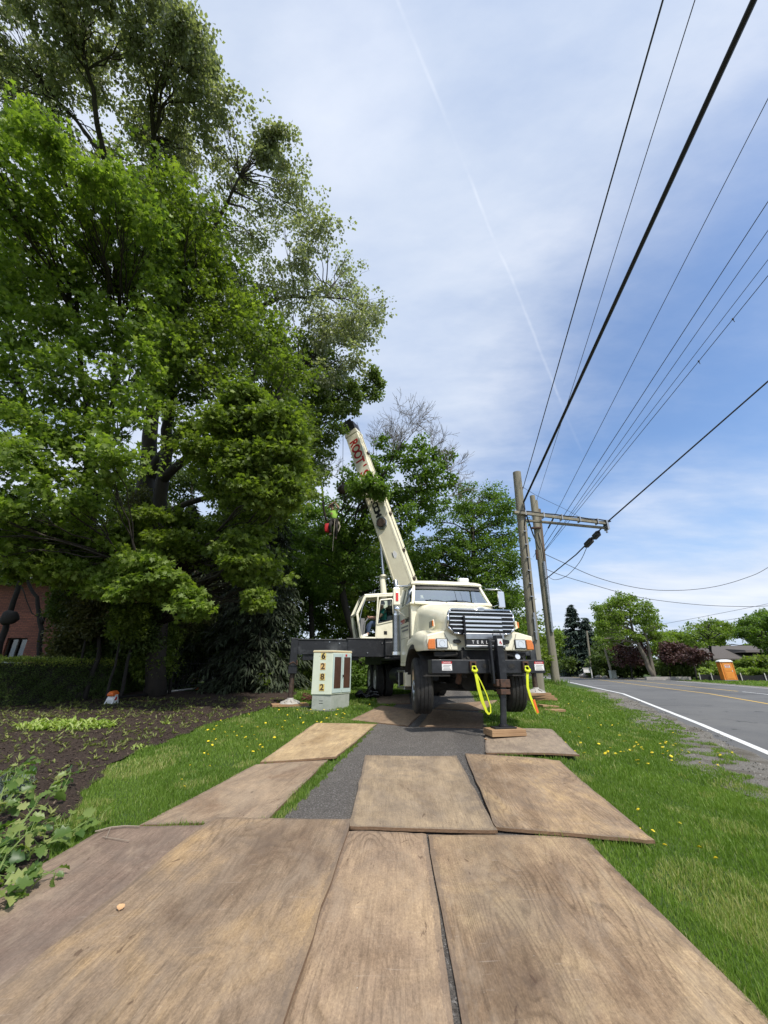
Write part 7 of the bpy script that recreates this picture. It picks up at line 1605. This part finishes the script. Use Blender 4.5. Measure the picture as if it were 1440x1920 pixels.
for (px, py, Y, s, lb) in ((1117, 1002, 15.9, .16, 'smaller black splice box just below the arm end'), (1103, 1016, 16.6, .22, 'larger black splice box lower on the slanting cable')):
    c = at(px, py, Y); d = (at(1080, 1040, 18) - at(1117, 1002, 15.9)).normalized(); o = MB().beam(c - d * s * 1.4 + Vector((0, -.03, -.05)), c + d * s * 1.4 + Vector((0, -.03, -.05)), .17, .22).beam(c - d * s * 1.9, c - d * s * 1.4, .08, .1).build('splice_box', M['black_print'], None, bevel=.02); tag(o, lb, 'splice box')
def cat_wire(name, label, pts_, r, cat='cable'):
    P_ = [at(*p) for p in pts_]; out = []
    for i in range(len(P_) - 1):
        p0 = P_[max(i - 1, 0)]; p1 = P_[i]; p2_ = P_[i + 1]; p3 = P_[min(i + 2, len(P_) - 1)]
        for j in range(6):
            t = j / 6; out.append(.5 * ((2 * p1) + (p2_ - p0) * t + (2 * p0 - 5 * p1 + 4 * p2_ - p3) * t * t + (3 * p1 - p0 - 3 * p2_ + p3) * t ** 3))
    out.append(P_[-1]); o = MB().tube(out, r, 6, False).build(name, M['wire'], None, smooth=True); tag(o, label, cat); return o
cat_wire('service_drop', 'thin cable looping from the larger splice box back to the second pole', [(1100, 1027, 16.7), (1086, 1055, 18), (1062, 1080, 21), (1040, 1087, 24), (1026, 1080, Y2)], .014)
cat_wire('service_drop', 'upper sagging service cable crossing right over the road', [(1020, 1038, Y2), (1050, 1052, 27), (1120, 1083, 28), (1200, 1103, 29), (1270, 1107, 30), (1340, 1100, 31), (1400, 1083, 32), (1440, 1064, 33), (1520, 1010, 34)], .022)
cat_wire('service_drop', 'lower sagging service cable crossing right over the road', [(1022, 1066, Y2), (1048, 1077, 27), (1100, 1093, 29), (1200, 1120, 31), (1300, 1133, 33), (1380, 1137, 34), (1440, 1136, 35), (1540, 1128, 36)], .022)
cat_wire('guy_wire', 'fine stay wire slanting from the nearest pole over the arm', [(978, 912, 15), (1010, 931, 16), (1060, 955, 18), (1100, 977, 20)], .009, 'wire')
cat_wire('power_line', 'upper faint distant wire above the grey roofed house', [(1180, 1180, 90), (1260, 1167, 85), (1350, 1150, 78), (1440, 1132, 72), (1500, 1118, 68)], .03, 'power line')
cat_wire('power_line', 'lower faint distant wire above the grey roofed house', [(1180, 1192, 90), (1260, 1182, 85), (1350, 1165, 78), (1440, 1150, 72), (1500, 1140, 68)], .03, 'power line')
for (px, pt_, py, Y, r, lb, mt) in ((1070, 1064, 1194, 74, .14, 'distant utility pole left of the tall blue-grey spruce', 'pole'), (1107, 1100, 1183, 62, .15, 'distant utility pole in front of the blue-grey spruces', 'pole'), (1145, 1131, 1206, 58, .16, 'distant leaning wooden post right of the spruces', 'pole')):
    b = gpt(px, Y); upole('distant_pole', lb, b, at(pt_, py, Y), r, r * .8, mt)

# ================================================================== ACROSS THE ROAD
def gy_(px, Y): return gpt(px, Y)
TY = 47.5; tb_ = gy_(1360, TY); toilet = thing('portable_toilet', 'orange portable toilet with a white domed roof across the road', 'toilet', tb_, R(-22))
MB().box(-.56, .56, -.56, .56, .12, 2.02).build('body', M['orange_box'], toilet, bevel=.03)
m = MB()
for s_ in (-1, 1): m.box(s_ * .56 - .035, s_ * .56 + .035, -.60, -.53, .08, 2.04).box(s_ * .56 - .035, s_ * .56 + .035, .53, .60, .08, 2.04)
for k in range(4): m.box(-.585, -.556, -.45 + k * .26, -.33 + k * .26, .3, 1.0).box(-.585, -.556, -.45 + k * .26, -.33 + k * .26, 1.15, 1.85)
m.build('corner_post', M['orange_box'], toilet, bevel=.01)
td = MB().box(-.42, .42, -.60, -.562, .16, 1.92).build('door', M['orange_box'], toilet, bevel=.02)
MB().box(-.30, .30, -.615, -.598, .3, .95).box(-.30, .30, -.615, -.598, 1.05, 1.30).build('door_panel', M['orange_box'], td, bevel=.01); MB().box(.30, .36, -.63, -.598, 1.0, 1.14).build('handle', M['white_plastic'], td)
MB().box(-.24, .24, -.612, -.598, 1.42, 1.72).build('sign', M['sticker_white'], td); MB().box(-.2, .2, -.616, -.61, 1.58, 1.67).box(-.16, .16, -.616, -.61, 1.47, 1.52).build('sign_print', M['sling_tag'], td)
MB().loft([[(-.62, -.64, 2.02), (.62, -.64, 2.02), (.62, .64, 2.02), (-.62, .64, 2.02)], [(-.62, -.64, 2.08), (.62, -.64, 2.08), (.62, .64, 2.08), (-.62, .64, 2.08)], [(-.48, -.5, 2.22), (.48, -.5, 2.22), (.48, .5, 2.22), (-.48, .5, 2.22)], [(-.2, -.3, 2.29), (.2, -.3, 2.29), (.2, .3, 2.29), (-.2, .3, 2.29)]]).build('roof', M['white_plastic'], toilet, smooth='auto')
MB().box(-.62, .62, -.66, .62, 0, .13).build('skid_base', M['grey_print'], toilet, bevel=.02)
sfA, sfB = gy_(1305, 50.5), gy_(1475, 46.5); sf = thing('silt_fence', 'low black silt fence with white stakes along the far verge', 'fence', sfA)
dv = (sfB - sfA); dv.z = 0; Ls = dv.length; aa = math.atan2(dv.y, dv.x); F0 = Matrix.Rotation(aa, 4, 'Z')
rg = [[F0 @ Vector((q, .05 * math.sin(q * 1.7), 0)), F0 @ Vector((q, .05 * math.sin(q * 1.7) + .02, .62 + .05 * math.sin(q * 2.3)))] for q in np.linspace(0, Ls, 40)]
MB().loft(rg, closed=False, cap=False).build('fabric', M['silt'], sf)
for px in (1313, 1334, 1384, 1423, 1460):
    q = gy_(px, 48.5); q = (q - sfA); u_ = q.x * math.cos(aa) + q.y * math.sin(aa); MB().box(u_ - .04, u_ + .04, -.10, -.04, 0, .85, F0).build('stake', M['white_trim'], sf)
RH = gy_(1375, 68); rh = thing('grey_roofed_house', 'low house with a broad grey hipped roof behind the portable toilet', 'house', RH)
xa, xb = at(1305, 1240, 68).x - RH.x, at(1440, 1240, 68).x - RH.x; ze = at(1330, 1237, 68).z - RH.z; zr_ = at(1380, 1208, 68).z - RH.z
MB().box(xa + .8, xb + 5, 0, 9, 0, ze).build('wall', M['stucco'], rh)
MB().loft([[(xa - .3, -1.2, ze - .05), (xb + 6, -1.2, ze - .05), (xb + 6, 10, ze - .05), (xa - .3, 10, ze - .05)], [(xa - .3, -1.2, ze + .15), (xb + 6, -1.2, ze + .15), (xb + 6, 10, ze + .15), (xa - .3, 10, ze + .15)], [(xa + 4.5, 4.2, zr_), (xb + 2, 4.2, zr_), (xb + 2, 4.6, zr_), (xa + 4.5, 4.6, zr_)]]).build('roof', M['roof'], rh)
ca_ = at(1398, 1212, 68).x - RH.x; MB().loft([[(ca_ - 1.6, -1.5, ze + 1.1), (ca_ + 5, -1.5, ze + 1.1), (ca_ + 5, 4, ze + 1.1), (ca_ - 1.6, 4, ze + 1.1)], [(ca_ - 1.4, -1.3, ze + 1.45), (ca_ + 5, -1.3, ze + 1.45), (ca_ + 5, 4, ze + 1.9), (ca_ - 1.4, 4, ze + 1.9)]]).build('upper_roof', M['roof'], rh)
for k in range(4): w_ = MB().box(xa + 2 + k * 2.4, xa + 3.4 + k * 2.4, -.05, 0, .9, ze - .4).build('window', M['white_trim'], rh); MB().box(xa + 2.08 + k * 2.4, xa + 3.32 + k * 2.4, -.07, -.052, .98, ze - .48).build('pane', M['glass_dark'], w_)
sg = thing('yard_sign', 'white post with hanging sign board beside the far end of the road', 'sign', gy_(1107, 60))
MB().box(-.06, .06, -.06, .06, 0, 1.5).box(-1.2, .06, -.05, .05, 1.28, 1.38).build('post', M['white_trim'], sg); MB().box(-1.1, -.2, -.02, .02, .75, 1.2).build('board', M['sticker_white'], sg)
gb2 = thing('green_utility_box', 'small grey utility box at the verge below the leaning wooden post', 'utility box', gy_(1146, 57)); MB().box(-.35, .35, -.3, .3, 0, 1.0).build('body', M['concrete'], gb2, bevel=.03); MB().box(-.38, .38, -.33, .33, 1.0, 1.06).build('lid', M['concrete'], gb2)
for i, (px, Y, s_, lb) in enumerate(((1118, 60, .45, 'pale boulder nearest the yard sign'), (1130, 59, .38, 'pale boulder right of the first one beside the verge'), (1092, 63, .7, 'rounded grey boulder left of the yard sign'))):
    m = MB()._ell((0, 0, s_ * .4), (s_, s_ * .7, s_ * .55), 14, 9); m.v = [(x * (1 + .15 * math.sin(7 * z + 3 * y)), y, z * (1 + .12 * math.sin(5 * x))) for x, y, z in m.v]; o = m.build('boulder', M['rock'], None, smooth=True); o.location = gy_(px, Y); tag(o, lb, 'rock')
wl = thing('garden_wall', 'low pale stone wall under the dark plums across the road', 'wall', gy_(1245, 51)); MB().box(-2.6, 2.8, -.2, .2, 0, .38).build('stones', M['rock'], wl, bevel=.03)
for i, (px, Y, lb) in enumerate(((1318, 51.5, 'yellow-green shrub behind the left end of the silt fence'), (1340, 52, 'yellow-green shrub just left of the portable toilet'), (1398, 50, 'yellow-green shrub right of the portable toilet'), (1425, 49, 'yellow-green shrub near the right edge behind the silt fence'))):
    shrub('low_shrub', lb, px, 1262, 11, Y, 'L_hosta' if i % 2 == 0 else 'L_fresh', .2, 40, .7, 5, 400 + i)
